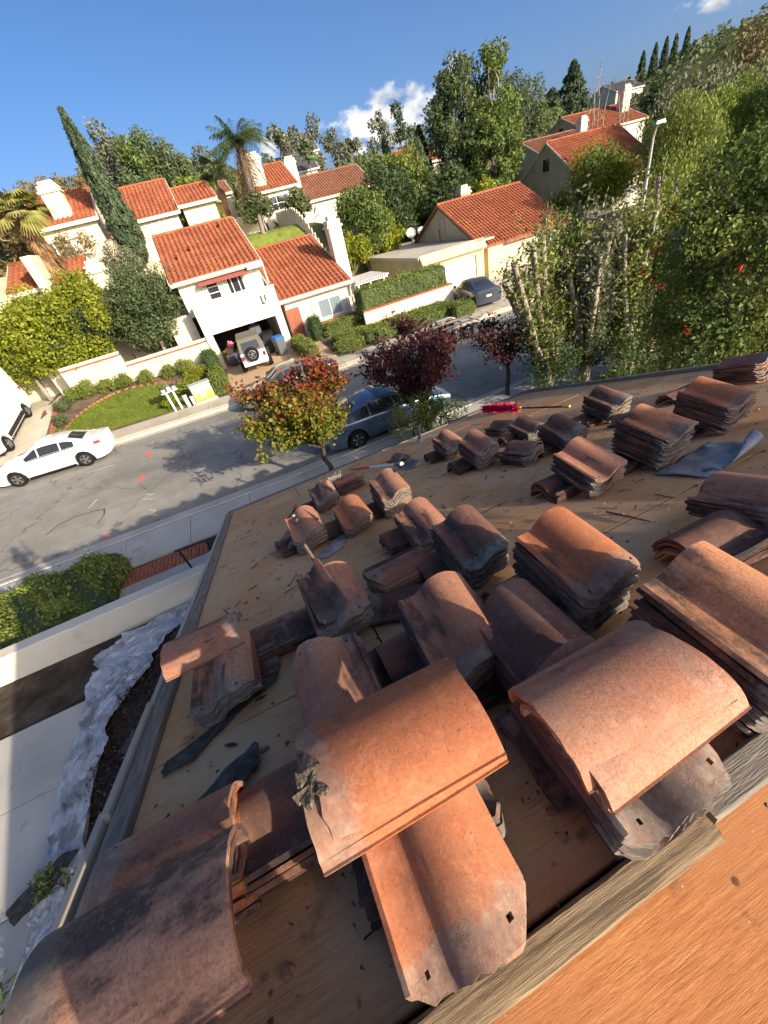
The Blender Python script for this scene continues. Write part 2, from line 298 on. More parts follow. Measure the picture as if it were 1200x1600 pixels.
tilemat('clay_tile_orange', [(0.36, 0.12, 0.055), (0.46, 0.16, 0.07), (0.53, 0.205, 0.09), (0.54, 0.27, 0.15)], -0.03, 0.55, 0.25)
tilemat('clay_tile_brown', [(0.22, 0.10, 0.07), (0.33, 0.15, 0.095), (0.43, 0.20, 0.12), (0.50, 0.29, 0.19)], 0.01, 0.6, 0.25)
tilemat('clay_tile_pink', [(0.33, 0.14, 0.08), (0.41, 0.18, 0.105), (0.47, 0.22, 0.135), (0.50, 0.28, 0.19)], -0.08, 0.25, 0.15)

# ------------------------------------------------------------------ mesh helpers
class MB:
    def __init__(s): s.v = []; s.f = []
    def add(s, vs, fs):
        k = len(s.v); s.v += [tuple(p) for p in vs]; s.f += [tuple(i+k for i in f) for f in fs]; return s
    def box(s, x0, x1, y0, y1, z0, z1, M=None):
        vs = [Vector(p) for p in ((x0, y0, z0), (x1, y0, z0), (x1, y1, z0), (x0, y1, z0), (x0, y0, z1), (x1, y0, z1), (x1, y1, z1), (x0, y1, z1))]
        if M is not None: vs = [M @ p for p in vs]
        return s.add(vs, [(0, 3, 2, 1), (4, 5, 6, 7), (0, 1, 5, 4), (1, 2, 6, 5), (2, 3, 7, 6), (3, 0, 4, 7)])
    def bbox(s, x0, x1, y0, y1, z0, z1, b=0.02, M=None):     # box with chamfered vertical and top edges
        def ring(z, i): return [(x0+i+b, y0+i, z), (x1-i-b, y0+i, z), (x1-i, y0+i+b, z), (x1-i, y1-i-b, z), (x1-i-b, y1-i, z), (x0+i+b, y1-i, z), (x0+i, y1-i-b, z), (x0+i, y0+i+b, z)]
        rs = [ring(z0, 0), ring(z1-b, 0), ring(z1, b)]
        vs = [Vector(p) for r in rs for p in r]
        if M is not None: vs = [M @ p for p in vs]
        fs = [tuple(reversed(range(8))), tuple(range(16, 24))]
        for k in range(2):
            for i in range(8): j = (i+1) % 8; fs.append((k*8+i, k*8+j, k*8+8+j, k*8+8+i))
        return s.add(vs, fs)
    def tube(s, pts, rad, n=8, cap=True):
        pts = [Vector(p) for p in pts]; m = len(pts)
        rad = [rad]*m if isinstance(rad, (int, float)) else rad
        vs = []; ref = Vector((0.31, 0.17, 0.93))
        for i, p in enumerate(pts):
            d = (pts[min(i+1, m-1)] - pts[max(i-1, 0)]).normalized()
            a = d.cross(ref)
            if a.length < 1e-3: a = d.cross(Vector((1, 0, 0)))
            a.normalize(); b = d.cross(a)
            for k in range(n):
                t = 2*math.pi*k/n; vs.append(p + (a*math.cos(t) + b*math.sin(t))*rad[i])
        fs = []
        for i in range(m-1):
            for k in range(n):
                j = (k+1) % n; fs.append((i*n+k, i*n+j, (i+1)*n+j, (i+1)*n+k))
        if cap: fs.append(tuple(reversed(range(n)))); fs.append(tuple(range((m-1)*n, m*n)))
        return s.add(vs, fs)
    def lathe(s, prof, n=24, axis='z', c=(0, 0, 0)):   # prof: (r, h)
        vs = []; m = len(prof)
        for r, h in prof:
            for k in range(n):
                t = 2*math.pi*k/n; a, b = r*math.cos(t), r*math.sin(t)
                p = (a, b, h) if axis == 'z' else ((a, h, b) if axis == 'y' else (h, a, b))
                vs.append((p[0]+c[0], p[1]+c[1], p[2]+c[2]))
        fs = [(i*n+k, i*n+(k+1) % n, (i+1)*n+(k+1) % n, (i+1)*n+k) for i in range(m-1) for k in range(n)]
        return s.add(vs, fs)
    def prism(s, poly, y0, y1, M=None):       # polygon in xz extruded along y
        n = len(poly); vs = [Vector((x, y0, z)) for x, z in poly] + [Vector((x, y1, z)) for x, z in poly]
        if M is not None: vs = [M @ p for p in vs]
        fs = [tuple(range(n)), tuple(reversed(range(n, 2*n)))] + [(i, i+n, (i+1) % n + n, (i+1) % n) for i in range(n)]
        return s.add(vs, fs)
    def grid(s, nx, ny, fn, flip=False):
        vs = [fn(i/nx, j/ny) for j in range(ny+1) for i in range(nx+1)]
        fs = [(j*(nx+1)+i, j*(nx+1)+i+1, (j+1)*(nx+1)+i+1, (j+1)*(nx+1)+i) for j in range(ny) for i in range(nx)]
        if flip: fs = [f[::-1] for f in fs]
        return s.add(vs, fs)
    def mesh(s, name):
        me = bpy.data.meshes.new(name); me.from_pydata(s.v, [], s.f); me.update(); return me

def link(name, me, mat, parent=None, loc=None, rot=None, smooth=None):
    if isinstance(me, MB): me = me.mesh(name)
    if mat is not None and len(me.materials) == 0: me.materials.append(MATS[mat] if isinstance(mat, str) else mat)
    if smooth is not None:
        me.polygons.foreach_set('use_smooth', [True]*len(me.polygons))
        if smooth < 180: me.set_sharp_from_angle(angle=R(smooth))
    o = bpy.data.objects.new(name, me); COL.objects.link(o)
    if parent is not None: o.parent = parent
    if loc is not None: o.location = loc
    if rot is not None: o.rotation_euler = rot
    return o
def tag(o, label, cat, group=None):
    o['label'] = label; o['category'] = cat
    if 'kind' not in o: o['kind'] = 'thing'
    if group: o['group'] = group
    return o
def thing(name, label, cat, loc=(0, 0, 0), rotz=0.0, group=None):
    o = bpy.data.objects.new(name, None); COL.objects.link(o); o.location = loc; o.rotation_euler = (0, 0, rotz); o.empty_display_size = 0.2
    return tag(o, label, cat, group)
def struct(o): o['kind'] = 'structure'; return o
def stuff(o): o['kind'] = 'stuff'; return o
def wpart(name, mb, mat, parent, smooth=None):      # mesh given in world coordinates, parent is an unrotated empty
    l = parent.location
    mb.v = [(p[0]-l.x, p[1]-l.y, p[2]-l.z) for p in mb.v]
    return link(name, mb, mat, parent, smooth=smooth)
def dup(root, loc, rot=None, label=None, group=None):
    r = root.copy(); COL.objects.link(r); r.location = loc
    if rot is not None: r.rotation_euler = rot
    if label: r['label'] = label
    if group: r['group'] = group
    for ch in root.children:
        c = ch.copy(); COL.objects.link(c); c.parent = r
        for g in ch.children:
            d = g.copy(); COL.objects.link(d); d.parent = c
    return r
def ss(a, b, x):
    t = np.clip((np.asarray(x, float)-a)/(b-a), 0, 1); return t*t*(3-2*t)
# ================================================================== terrain and ground
rs = np.random.RandomState(7)
def gs(x): return np.clip(-0.03*np.asarray(x, float), 0.0, 0.55)          # street level: climbs gently to the left
_kx = [-30, -13, -10.5, -8.6, -1.6, -0.9, 4.1, 6.0, 10, 20, 60]; _ka = [0.6, 0.8, 0.85, 1.2, 0.75, 0.14, 0.16, 0.5, 0.35, 0.06, 0.05]
def yard(x, y):                                                            # far side of the street
    x = np.asarray(x, float); y = np.asarray(y, float)
    return gs(x) + 0.13 + np.interp(x, _kx, _ka)*np.clip((y-22.4)/5.1, 0, 1)
def terrain(x, y):
    x = np.asarray(x, float); y = np.asarray(y, float)
    z = np.where(y < 9.7, 0.02 + 0.3*gs(x), np.where(y < 11.4, 0.06 + gs(x), np.where(y < 21.0, gs(x) - 0.06, yard(x, y) - 0.05)))
    wl = 1 - ss(11, 22, x)
    z = z + wl*(6.1*ss(37, 43, y)) + (1-wl)*2.6*ss(36, 52, y)
    z = z + wl*9.0*ss(50, 110, y)*(1-ss(0, 60, -x-10)*0.3)
    d = np.hypot(x, y)
    ang = np.degrees(np.arctan2(x, np.maximum(y, 1)))
    z = z + (1-wl)*ss(70, 240, d)*(10 + 14*ss(35, 58, ang))
    z = z + ss(250, 700, d)*18
    z = z - np.where((y < 11) & (x > 5.5), 0.25*np.clip(x-5.5, 0, 3)/3, 0)
    return z
xs = np.concatenate([np.linspace(-400, -40, 19), np.arange(-38, 60, 1.0), np.linspace(62, 160, 50), np.linspace(170, 700, 30)])
ys = np.concatenate([np.linspace(-120, -6, 12), np.arange(-5, 60, 0.8), np.linspace(61, 160, 50), np.linspace(170, 800, 32)])
GX, GY = np.meshgrid(xs, ys); GZ = terrain(GX, GY)
nx_, ny_ = len(xs), len(ys)
me = bpy.data.meshes.new('ground')
idx = np.arange(nx_*ny_).reshape(ny_, nx_)
fa = np.stack([idx[:-1, :-1], idx[:-1, 1:], idx[1:, 1:], idx[1:, :-1]], -1).reshape(-1, 4)
me.from_pydata(np.stack([GX, GY, GZ], -1).reshape(-1, 3).tolist(), [], fa.tolist())
struct(link('ground', me, 'hillside', smooth=180))

def sheet(name, x0, x1, y0, y1, fn, mat, nx=40, ny=6, off=0.0, kind='structure'):
    mb = MB().grid(nx, ny, lambda u, v: (x0+(x1-x0)*u, y0+(y1-y0)*v, float(fn(x0+(x1-x0)*u, y0+(y1-y0)*v))+off))
    o = link(name, mb, mat, smooth=60)
    if kind: o['kind'] = kind
    return o
sheet('road', -60, 120, 11.55, 20.65, lambda x, y: gs(x) - 0.05*((y-16.1)/4.6)**2 + 0.03, 'asphalt', 90, 8)
# kerbs with gutter, each a real step
for nm, ya, yb, yc in (('near', 11.40, 11.55, 11.95), ('far', 20.80, 20.65, 20.25)):
    mb = MB()
    prof = [(yc, 0.004), (yb, 0.006), (yb + (ya-yb)*0.15, 0.125), (ya, 0.135), (ya + (ya-yb)*0.2, 0.10)]
    if nm == 'far': prof = prof[::-1]
    n = 90
    vs_ = []; fs_ = []
    for i in range(n+1):
        x = -60 + 180*i/n
        for y, z in prof: vs_.append((x, y, float(gs(x))+z))
    k = len(prof)
    for i in range(n):
        for j in range(k-1): fs_.append((i*k+j, (i+1)*k+j, (i+1)*k+j+1, i*k+j+1))
    mb.add(vs_, fs_); struct(link('kerb_'+nm, mb, 'concrete' if nm == 'near' else 'concrete_warm'))
# pavements made of slabs
def pavement(name, y0, y1, x0, x1, w, mat, lift):
    root = bpy.data.objects.new(name, None); COL.objects.link(root); root['kind'] = 'structure'
    mb = MB().bbox(0.006, w-0.006, 0, y1-y0, -0.10, 0, 0.008); m = mb.mesh('paving_slab')
    x = x0
    while x < x1:
        zc = float(gs(x+w/2)) + lift
        o = link('paving_slab', m, mat, root, (x, y0, zc + random.uniform(-.004, .004))); o.rotation_euler = (0, -math.atan2(float(gs(x+w)-gs(x)), w), 0)
        o.location.z = float(gs(x)) + lift
        x += w
random.seed(3)
pavement('pavement_far', 20.95, 22.4, -26, 34, 1.5, 'concrete_warm', 0.14)
pavement('pavement_near', 9.85, 11.28, -14, 12, 1.83, 'concrete', 0.14)

# far side yards
sheet('far_yard_soil', -34, 60, 22.4, 37, yard, 'earth', 70, 12, -0.015)
drv = MT('driveway_paver', 0.9, 0.15)
v = drv.coord('World', (1, 1, 1)); br = drv.N('ShaderNodeTexBrick'); drv.L(v, br.inputs['Vector'])
br.inputs['Scale'].default_value = 4.2; br.inputs['Color1'].default_value = (0.47, 0.30, 0.17, 1); br.inputs['Color2'].default_value = (0.56, 0.40, 0.26, 1); br.inputs['Mortar'].default_value = (0.26, 0.18, 0.12, 1)
br.inputs['Mortar Size'].default_value = 0.012; drv.col(drv.mix(drv.rng(drv.noise(v, 1.2), 0.35, 0.7, 0, .35), br.outputs['Color'], (0.62, 0.48, 0.34))); drv.bump(br.outputs['Fac'], -0.3, 0.01)
MATS['driveway_paver'] = drv.m
sheet('driveway', -0.62, 4.0, 20.95, 33.0, yard, 'driveway_paver', 8, 20, 0.02)
sheet('garden_path', 4.25, 5.6, 22.4, 30, yard, 'driveway_paver', 6, 12, 0.018)
sheet('neighbour_driveway', -14.6, -10.1, 22.4, 31, yard, 'concrete_warm', 8, 12, 0.02)
sheet('garage_forecourt', 14.6, 26, 22.4, 29, yard, 'concrete_warm', 14, 12, 0.02)
# lawn with a curved back edge
def lawn_edge(x): return 22.75 + 3.7*math.sin(math.pi*min(1, max(0, (x+9.4)/7.6)))**0.55 if -9.4 < x < -1.8 else 22.75
mb = MB().grid(44, 16, lambda u, v: (lambda x: (x, 22.55 + (lawn_edge(x)-22.55)*v, float(yard(x, 22.55 + (lawn_edge(x)-22.55)*v)) + 0.03))(-9.4 + 6.3*u))
struct(link('lawn', mb, 'grass', smooth=180))

# ---- leaf meshes
def leaves(P, size, aspect=0.5, rng=rs, up=0.0, out=None, jit=0.55, droop=None):
    """P (n,3) centres -> rhombic leaves as one numpy mesh (verts, quads)"""
    n = len(P); u = rng.normal(size=(n, 3)); 
    if droop is not None: u = u*0.45 + np.array([0, 0, -1.0])*droop
    u /= np.linalg.norm(u, axis=1)[:, None]
    w_ = rng.normal(size=(n, 3))
    if out is not None: w_ = w_*0.75 + out*1.0
    if up: w_ = w_ + np.array([0, 0, up])
    v_ = np.cross(w_, u); v_ /= (np.linalg.norm(v_, axis=1)[:, None]+1e-9)
    s = size*(1 + jit*rng.uniform(-1, 1, (n, 1)))
    V = np.stack([P-u*s*0.5, P+v_*s*aspect*0.5, P+u*s*0.5, P-v_*s*aspect*0.5], 1).reshape(-1, 3)
    return V
def quadmesh(name, V):
    n = len(V)//4; me = bpy.data.meshes.new(name)
    me.vertices.add(len(V)); me.vertices.foreach_set('co', np.ascontiguousarray(V, np.float32).ravel())
    me.loops.add(n*4); me.loops.foreach_set('vertex_index', np.arange(n*4, dtype=np.int32))
    me.polygons.add(n); me.polygons.foreach_set('loop_start', np.arange(0, n*4, 4, dtype=np.int32))
    me.update(calc_edges=True); return me

# grass blades on the lawn
n = 16000; gx = rs.uniform(-9.3, -3.2, n); ge = np.array([lawn_edge(a) for a in gx]); gy = 22.6 + (ge-22.65)*rs.uniform(0, 1, n)
P = np.stack([gx, gy, yard(gx, gy)+0.05], -1)
o = stuff(link('grass_blades', quadmesh('grass_blades', leaves(P, 0.09, 0.22, up=0.0, droop=-1.0)), 'leaf_bright'))
tag(o, 'short green grass of the front lawn across the street', 'grass')
# brick edging round the lawn bed and down the drive side
mb = MB()
px_ = None
def edgepath(pts, w_, h_, step=0.22):
    out = []
    for (a, b) in zip(pts[:-1], pts[1:]):
        a = np.array(a, float); b = np.array(b, float); L_ = np.linalg.norm(b-a); k = max(1, int(L_/step))
        for i in range(k):
            c = a + (b-a)*(i+0.5)/k; ang = math.atan2(b[1]-a[1], b[0]-a[0])
            out.append((c[0], c[1], ang))
    return out
e1 = [(-9.5+0.4*i, lawn_edge(-9.5+0.4*i)+0.1) for i in range(0, 18)]
for (x, y, a) in edgepath(e1, .1, .1):
    M = Matrix.Translation((x, y, float(yard(x, y)))) @ Matrix.Rotation(a, 4, 'Z')
    mb.box(-0.1, 0.1, -0.05, 0.05, -0.05, 0.09, M)
o = stuff(link('lawn_brick_edging', mb, 'brick')); tag(o, 'low curved red brick edging behind the lawn', 'edging')
mb = MB()
for (x, y, a) in edgepath([(-9.75, 22.5), (-10.0, 27.2)], .1, .1) + edgepath([(-9.6, 22.5), (-9.85, 27.2)], .1, .1):
    M = Matrix.Translation((x, y, float(yard(x, y)))) @ Matrix.Rotation(a, 4, 'Z'); mb.box(-0.1, 0.1, -0.05, 0.05, -0.05, 0.07, M)
o = stuff(link('drive_brick_edging', mb, 'brick')); tag(o, 'straight red brick strip between van driveway and lawn', 'edging')

# painted survey marks and tar line on the road
def mark(name, pts, wid, mat, label):
    mb = MB(); vs_ = []; m = len(pts)
    for i, p in enumerate(pts):
        a = Vector(pts[max(0, i-1)]); b = Vector(pts[min(m-1, i+1)]); d = (b-a).normalized(); nn = Vector((-d.y, d.x))
        wj = wid*random.uniform(.6, 1.2)
        for sgn in (-1, 1):
            q = Vector(p) + nn*wj*0.5*sgn; vs_.append((q.x, q.y, float(gs(q.x)) - 0.05*((q.y-16.1)/4.6)**2 + 0.034))
    mb.add(vs_, [(2*i, 2*i+2, 2*i+3, 2*i+1) for i in range(m-1)])
    o = link(name, mb, mat); tag(o, label, 'road mark')
    o['group'] = 'survey marks sprayed on the road'
mark('spray_mark', [(-4.9, 18.3), (-4.75, 17.9), (-4.7, 17.5)], 0.12, 'chalk_red', 'short red spray stroke behind the white sedan')
mark('spray_mark', [(-4.9, 16.0), (-4.85, 15.6), (-5.0, 15.3)], 0.10, 'chalk_red', 'red spray stroke in the middle of the road')
mark('spray_mark', [(-5.2, 15.75), (-4.5, 15.85)], 0.05, 'chalk_red', 'thin red cross stroke in the middle of the road')
mark('spray_mark', [(-5.75, 12.35), (-5.55, 12.0)], 0.08, 'chalk_red', 'red spray stroke next to the clipped near hedge')
mark('spray_mark', [(-7.3, 18.1), (-6.2, 18.0)], 0.05, 'chalk_white', 'faint white spray line beside the white sedan')
mark('spray_mark', [(-4.6, 14.1), (-4.3, 13.9), (-4.7, 13.8), (-4.35, 13.6)], 0.05, 'chalk_white', 'white scribbled spray mark on open road')
mark('spray_mark', [(-4.4, 12.9), (-4.2, 12.7), (-4.45, 12.55)], 0.05, 'chalk_white', 'white scribbled spray mark nearest the kerb')
mark('spray_mark', [(-6.4, 15.1), (-6.6, 14.6)], 0.05, 'chalk_white', 'pair of faint white dashes left of the scribbles')
mark('spray_mark', [(-10.9, 17.6), (-11.3, 17.2), (-10.9, 17.0)], 0.05, 'chalk_green', 'green spray tick at the left edge of the road')
mark('tar_line', [(-7.75, 13.7), (-7.5, 14.1), (-7.0, 14.3), (-6.4, 14.25), (-6.0, 14.1), (-5.95, 13.7), (-6.1, 13.2)], 0.045, 'tar', 'curved black tar line on the road')
o = bpy.data.objects[-1] if False else None

# ================================================================== near yard, left of the roof
sheet('near_yard', -26, 9, -14, 9.75, lambda x, y: 0.13 + gs(x)*0.3, 'soil_dark', 30, 30)
root = bpy.data.objects.new('walkway', None); COL.objects.link(root); root['kind'] = 'structure'
random.seed(5)
for i, (x0, x1) in enumerate(((-9.4, -7.3), (-7.28, -4.62))):
    for j in range(7):
        y0 = 6.05 - 1.5*j - (0.0 if i else 0.5)
        mb = MB().bbox(x0+.008, x1-.008, y0-1.49, y0, 0.08, 0.23+random.uniform(-.006, .006), 0.01)
        link('paving_slab', mb, 'concrete', root)
# white retaining wall with cap
o = thing('retaining_wall', 'long low white plastered wall between plastic sheet and clipped hedge', 'wall', (-6, 7.65, 0.1))
wpart('wall', MB().box(-16, -1.2, 7.5, 7.72, 0.05, 0.80), 'stucco_white', o)
wpart('wall_cap', MB().bbox(-16.03, -1.17, 7.46, 7.76, 0.803, 0.90, 0.015), 'stucco_white', o)
# brick band next to the pavement
root = bpy.data.objects.new('brick_band', None); COL.objects.link(root); tag(root, 'red brick band laid beside the near pavement', 'brick band'); root.location = (-3.9, 9.4, 0.2)
bm_ = MB().bbox(-.095, .095, -.045, .045, -.06, .02, .006).mesh('brick')
for i in range(26):
    for j in range(3):
        link('brick', bm_, 'brick', root, (-1.35 + i*0.105, -0.22 + j*0.205, 0.02 + random.uniform(-.003, .003)), (0, 0, math.pi/2))
o = link('landing_slab', MB().bbox(-5.5, -1.0, 7.8, 9.12, 0.05, 0.21, 0.01), 'concrete'); struct(o)
# handrail
o = thing('handrail', 'short dark metal handrail above the white wall', 'railing', (-2.6, 8.5, 0.2))
wpart('post', MB().tube([(-2.95, 8.55, 0.2), (-2.95, 8.55, 0.95)], 0.025), 'black_plastic', o)
wpart('post', MB().tube([(-2.3, 8.5, 0.2), (-2.3, 8.5, 0.95)], 0.025), 'black_plastic', o)
wpart('rail', MB().tube([(-3.05, 8.56, 0.96), (-1.2, 8.42, 0.96)], 0.03), 'black_plastic', o)
# mulch bed
def bedz(x, y): return 0.2 + 0.10*np.sin(x*3.1+y*1.7)*np.sin(y*2.3) + 0.10
L_edge = [(-2.9, 7.46), (-3.72, 7.45), (-4.41, 7.35), (-5.0, 6.95), (-4.95, 6.4), (-5.12, 5.7), (-5.2, 4.8), (-5.15, 3.9), (-5.1, 3.1), (-5.1, 2.3), (-5.05, 0.9), (-5.0, -1.0)]
R_edge = [(-2.4, 7.2), (-2.85, 7.15), (-3.3, 6.7), (-3.75, 6.25), (-4.2, 5.85), (-4.42, 5.35), (-4.55, 4.8), (-4.58, 4.1), (-4.5, 3.4), (-4.46, 2.7), (-4.4, 1.2), (-4.2, -1.0)]
def along(E_, t):
    k = t*(len(E_)-1); i = min(int(k), len(E_)-2); f = k-i; return (E_[i][0]*(1-f)+E_[i+1][0]*f, E_[i][1]*(1-f)+E_[i+1][1]*f)
mb = MB().grid(24, 60, lambda u, v: (lambda a: (a[0]-0.22 + (-0.4-a[0])*u, a[1]-0.02, float(bedz(a[0] + (-0.6-a[0])*u, a[1]))*min(1, .62+u*3)))(along(R_edge, v)), flip=True)
struct(link('mulch_bed', mb, 'mulch', smooth=180))
n = 9000; t = rs.uniform(0, 1, n); pu = rs.uniform(0, 1, n)
A = np.array([along(R_edge, a) for a in t]); X_ = A[:, 0] - 0.08 + (-0.65-A[:, 0])*pu
P = np.stack([X_, A[:, 1], bedz(X_, A[:, 1])+0.012], -1)
o = stuff(link('mulch_chips', quadmesh('mulch_chips', leaves(P, 0.07, 0.35, up=1.4)), leafmat('chips', [(0.015, 0.011, 0.009), (0.04, 0.027, 0.02), (0.10, 0.07, 0.05), (0.22, 0.17, 0.13)], 0.0)))
tag(o, 'dark bark mulch in the bed below the roof edge', 'mulch')
# crumpled plastic sheet
from mathutils import noise as MN
def wrinkle(u, v):
    a = along(L_edge, v); b = along(R_edge, v)
    uu = u + 0.22*MN.noise(Vector((u*1.2, v*16, 4.4))) + 0.07*MN.noise(Vector((u*2, v*55, 7.7)))
    x = a[0] + (b[0]-a[0])*uu; y = a[1] + (b[1]-a[1])*uu
    def rid(t): return (1-abs(math.sin(t)))**1.5
    q = Vector((u*2.6 + 0.25*math.sin(v*9), v*9.0, 0.3)); w0 = MN.noise(Vector((u*1.5, v*5, 1.7)))
    h = 0.042*MN.ridged_multi_fractal(Vector((q.x*2.6 + w0*1.2, q.y*1.5 + w0*.9, 2.1)), 0.75, 2.2, 6, 1.0, 2.2) + 0.011*MN.ridged_multi_fractal(Vector((q.x*3.5+3, q.y*4.5, 5.0)), 0.8, 2.2, 4, 1.0, 2.0) + 0.05*max(0, MN.noise(Vector((q.x, q.y*.5, 9.0))))
    return (x, y, 0.19 + h + 0.05*u)
o = link('plastic_sheet', MB().grid(96, 420, wrinkle, flip=True), 'plastic_sheet', smooth=180)
tag(o, 'crumpled white plastic sheeting spread over the mulch bed', 'plastic sheet')
# torn felt on the ground
def rag(name, pts, z, mat, label, cat, bend=0.03, seed=1, n=None):
    rr = random.Random(seed); c = Vector((sum(p[0] for p in pts)/len(pts), sum(p[1] for p in pts)/len(pts)))
    ring = []
    for a, b in zip(pts, pts[1:]+pts[:1]):
        for k in range(5):
            f = k/5; ring.append((a[0]+(b[0]-a[0])*f + rr.uniform(-.012, .012), a[1]+(b[1]-a[1])*f + rr.uniform(-.012, .012)))
    m = len(ring); vs_ = []; 
    for t_, s in ((0, 1), (0, .55), (1, .55), (1, 1)):
        for (x, y) in ring:
            X_, Y_ = c.x+(x-c.x)*s, c.y+(y-c.y)*s
            vs_.append((X_, Y_, z + bend*math.sin(X_*9+seed)*math.sin(Y_*7+seed*2) + (0.0 if t_ else 0.005)))
    fs_ = [tuple(m+i for i in range(m)), tuple(2*m+i for i in reversed(range(m)))]
    for i in range(m):
        j = (i+1) % m; fs_ += [(i, j, m+j, m+i), (2*m+i, 2*m+j, 3*m+j, 3*m+i), (3*m+i, 3*m+j, j, i)]
    mb = MB().add(vs_, fs_)
    if n is None:
        return tag(link(name, mb, mat), label, cat)
    return mb
rag('felt_scrap', [(-4.15, 3.2), (-3.3, 3.9), (-2.6, 3.7), (-2.9, 2.6), (-3.7, 1.4), (-4.1, 2.0)], 0.50, 'felt', 'large dark roofing felt sheet lying on plastic beside the roof edge', 'felt scrap', 0.03, 3)
rag('felt_scrap', [(-5.35, 3.05), (-4.75, 3.4), (-4.5, 3.32), (-4.85, 2.95), (-5.2, 2.85)], 0.42, 'felt', 'narrow dark felt strip lying across the plastic sheet', 'felt scrap', 0.02, 5)
rag('felt_scrap', [(-4.15, 4.5), (-3.95, 4.8), (-3.8, 4.6), (-3.9, 4.2)], 0.40, 'felt', 'small grey felt piece on the dark mulch', 'felt scrap', 0.02, 8)
# ================================================================== the house under the camera
SL = R(20.5); CS, SN = math.cos(SL), math.sin(SL); H0 = 1.28
def deck(X, a, h=0.0): return Vector((X, a*CS + (h-H0)*SN, CAMZ - a*SN + (h-H0)*CS))     # a: metres down the slope, h: above the boards
A0, A1, XL, XR = 0.53, 7.62, -1.11, 5.6
RIDGE = deck(0, A0)
DM = Matrix(((1, 0, 0, 0), (0, CS, SN, 0), (0, -SN, CS, 0), (0, 0, 0, 1)))               # deck frame: x, downslope, normal
DROT = Euler((-SL, 0, 0))
house = thing('stripped_house', 'house in the foreground whose roof is stripped down to bare boards', 'house', (2.0, 0.0, 0.1))
HL = Vector(house.location)
random.seed(11)
# plywood sheets, long side along the ridge
a = A0 + 0.02; row = 0
while a < A1:
    b = min(a + 1.216, A1)
    x = XL + (-1.2 if row % 2 else -0.15)
    while x < XR:
        x0, x1 = max(x, XL), min(x+2.43, XR)
        if x1 - x0 > 0.05:
            L_, W_ = x1-x0, b-a
            mb = MB().bbox(-L_/2+.002, L_/2-.002, -W_/2+.002, W_/2-.002, -0.016, 0, 0.003)
            c = deck((x0+x1)/2, (a+b)/2, random.uniform(-.003, 0.0))
            link('plywood_sheet', mb, 'ply_old', house, c-HL, DROT)
        x += 2.435
    a += 1.22; row += 1
# boards of the other slope (sunlit)
BM = Euler((SL, 0, 0))
def back(X, b, h=0.0): return Vector((X, RIDGE.y - b*CS - h*SN*1.0, RIDGE.z - b*SN + h*CS))
b = 0.0; row = 0
while b < 7.0:
    x = XL + (-0.55 if row % 2 else -1.6)
    while x < XR:
        x0, x1 = max(x, XL), min(x+2.43, XR)
        if x1 - x0 > 0.05:
            mb = MB().bbox(-(x1-x0)/2+.002, (x1-x0)/2-.002, -.607, .607, -0.016, 0, 0.003)
            link('plywood_sheet', mb, 'ply_orange', house, back((x0+x1)/2, b+0.61)-HL, BM)
        x += 2.435
    b += 1.22; row += 1
# ridge board in two lengths, split and weathered
def plank(L_, W_, T_, seed, rough_=0.004):
    rr = random.Random(seed); n = 28; vs_ = []
    ring = [(-W_/2, 0), (-W_/2, T_*.85), (-W_/2+.006, T_), (-W_*.2, T_), (W_*.2, T_), (W_/2-.006, T_), (W_/2, T_*.85), (W_/2, 0)]
    for i in range(n+1):
        e = 0.012*rr.uniform(-1, 1) if i in (0, n) else 0
        for (y, z) in ring: vs_.append((-L_/2 + L_*i/n + e*rr.uniform(0, 1), y + rr.uniform(-1, 1)*rough_*.5, z + rr.uniform(-1, 1)*rough_*.6))
    k = len(ring); fs_ = [tuple(range(k))[::-1], tuple(n*k+i for i in range(k))]
    for i in range(n):
        for j in range(k): fs_.append((i*k+j, (i+1)*k+j, (i+1)*k+(j+1) % k, i*k+(j+1) % k))
    return MB().add(vs_, fs_)
surf('wood_ridge', [(0.11, 0.075, 0.045), (0.26, 0.185, 0.11), (0.39, 0.29, 0.18)], 5, 0.85, 0.2, 0.8, 26, 0.005, coord='Object', stretch=(0.8, 30, 30), rnd=3, spots=(1.3, 0.6, (0.1, 0.075, 0.05), 0.7))
link('ridge_board', plank(1.75, 0.07, 0.05, 1), 'wood_ridge', house, (Vector((-0.26, RIDGE.y-0.028, RIDGE.z-0.002))-HL), (R(3), 0, 0), smooth=40)
link('ridge_board', plank(4.95, 0.082, 0.045, 2), 'wood_grey', house, (Vector((3.10, RIDGE.y+0.006, RIDGE.z-0.004))-HL), (R(-2), 0, 0), smooth=40)
# left rake: barge board top, gutter trim in three lengths
def deckpiece(name, x0, x1, a0, a1, h0, h1, mat, bev=0.004):
    mb = MB().bbox(-(x1-x0)/2, (x1-x0)/2, -(a1-a0)/2, (a1-a0)/2, -(h1-h0)/2, (h1-h0)/2, bev)
    return link(name, mb, mat, house, deck((x0+x1)/2, (a0+a1)/2, (h0+h1)/2)-HL, DROT)
deckpiece('rake_board', XL-0.095, XL-0.004, A0-0.05, 3.5, -0.16, 0.030, 'wood_grey_y')
deckpiece('rake_board', XL-0.092, XL-0.004, 3.51, A1+0.03, -0.16, 0.026, 'wood_grey_y')
for (q0, q1, dx, hh) in ((A0, 1.62, -0.145, 0.036), (1.58, 2.3, -0.125, 0.044), (2.28, 3.6, -0.118, 0.034), (3.55, A1+.05, -0.122, 0.03)):
    deckpiece('drip_strip', XL+dx-0.018, XL+dx+0.016, q0, q1, -0.14, hh, 'mortar')
deckpiece('rake_board', XR+0.004, XR+0.10, A0-0.05, A1+0.03, -0.16, 0.05, 'wood_grey_y')
deckpiece('fascia_board', XL-0.095, XR+0.10, A1+0.004, A1+0.045, -0.19, 0.022, 'wood_grey')
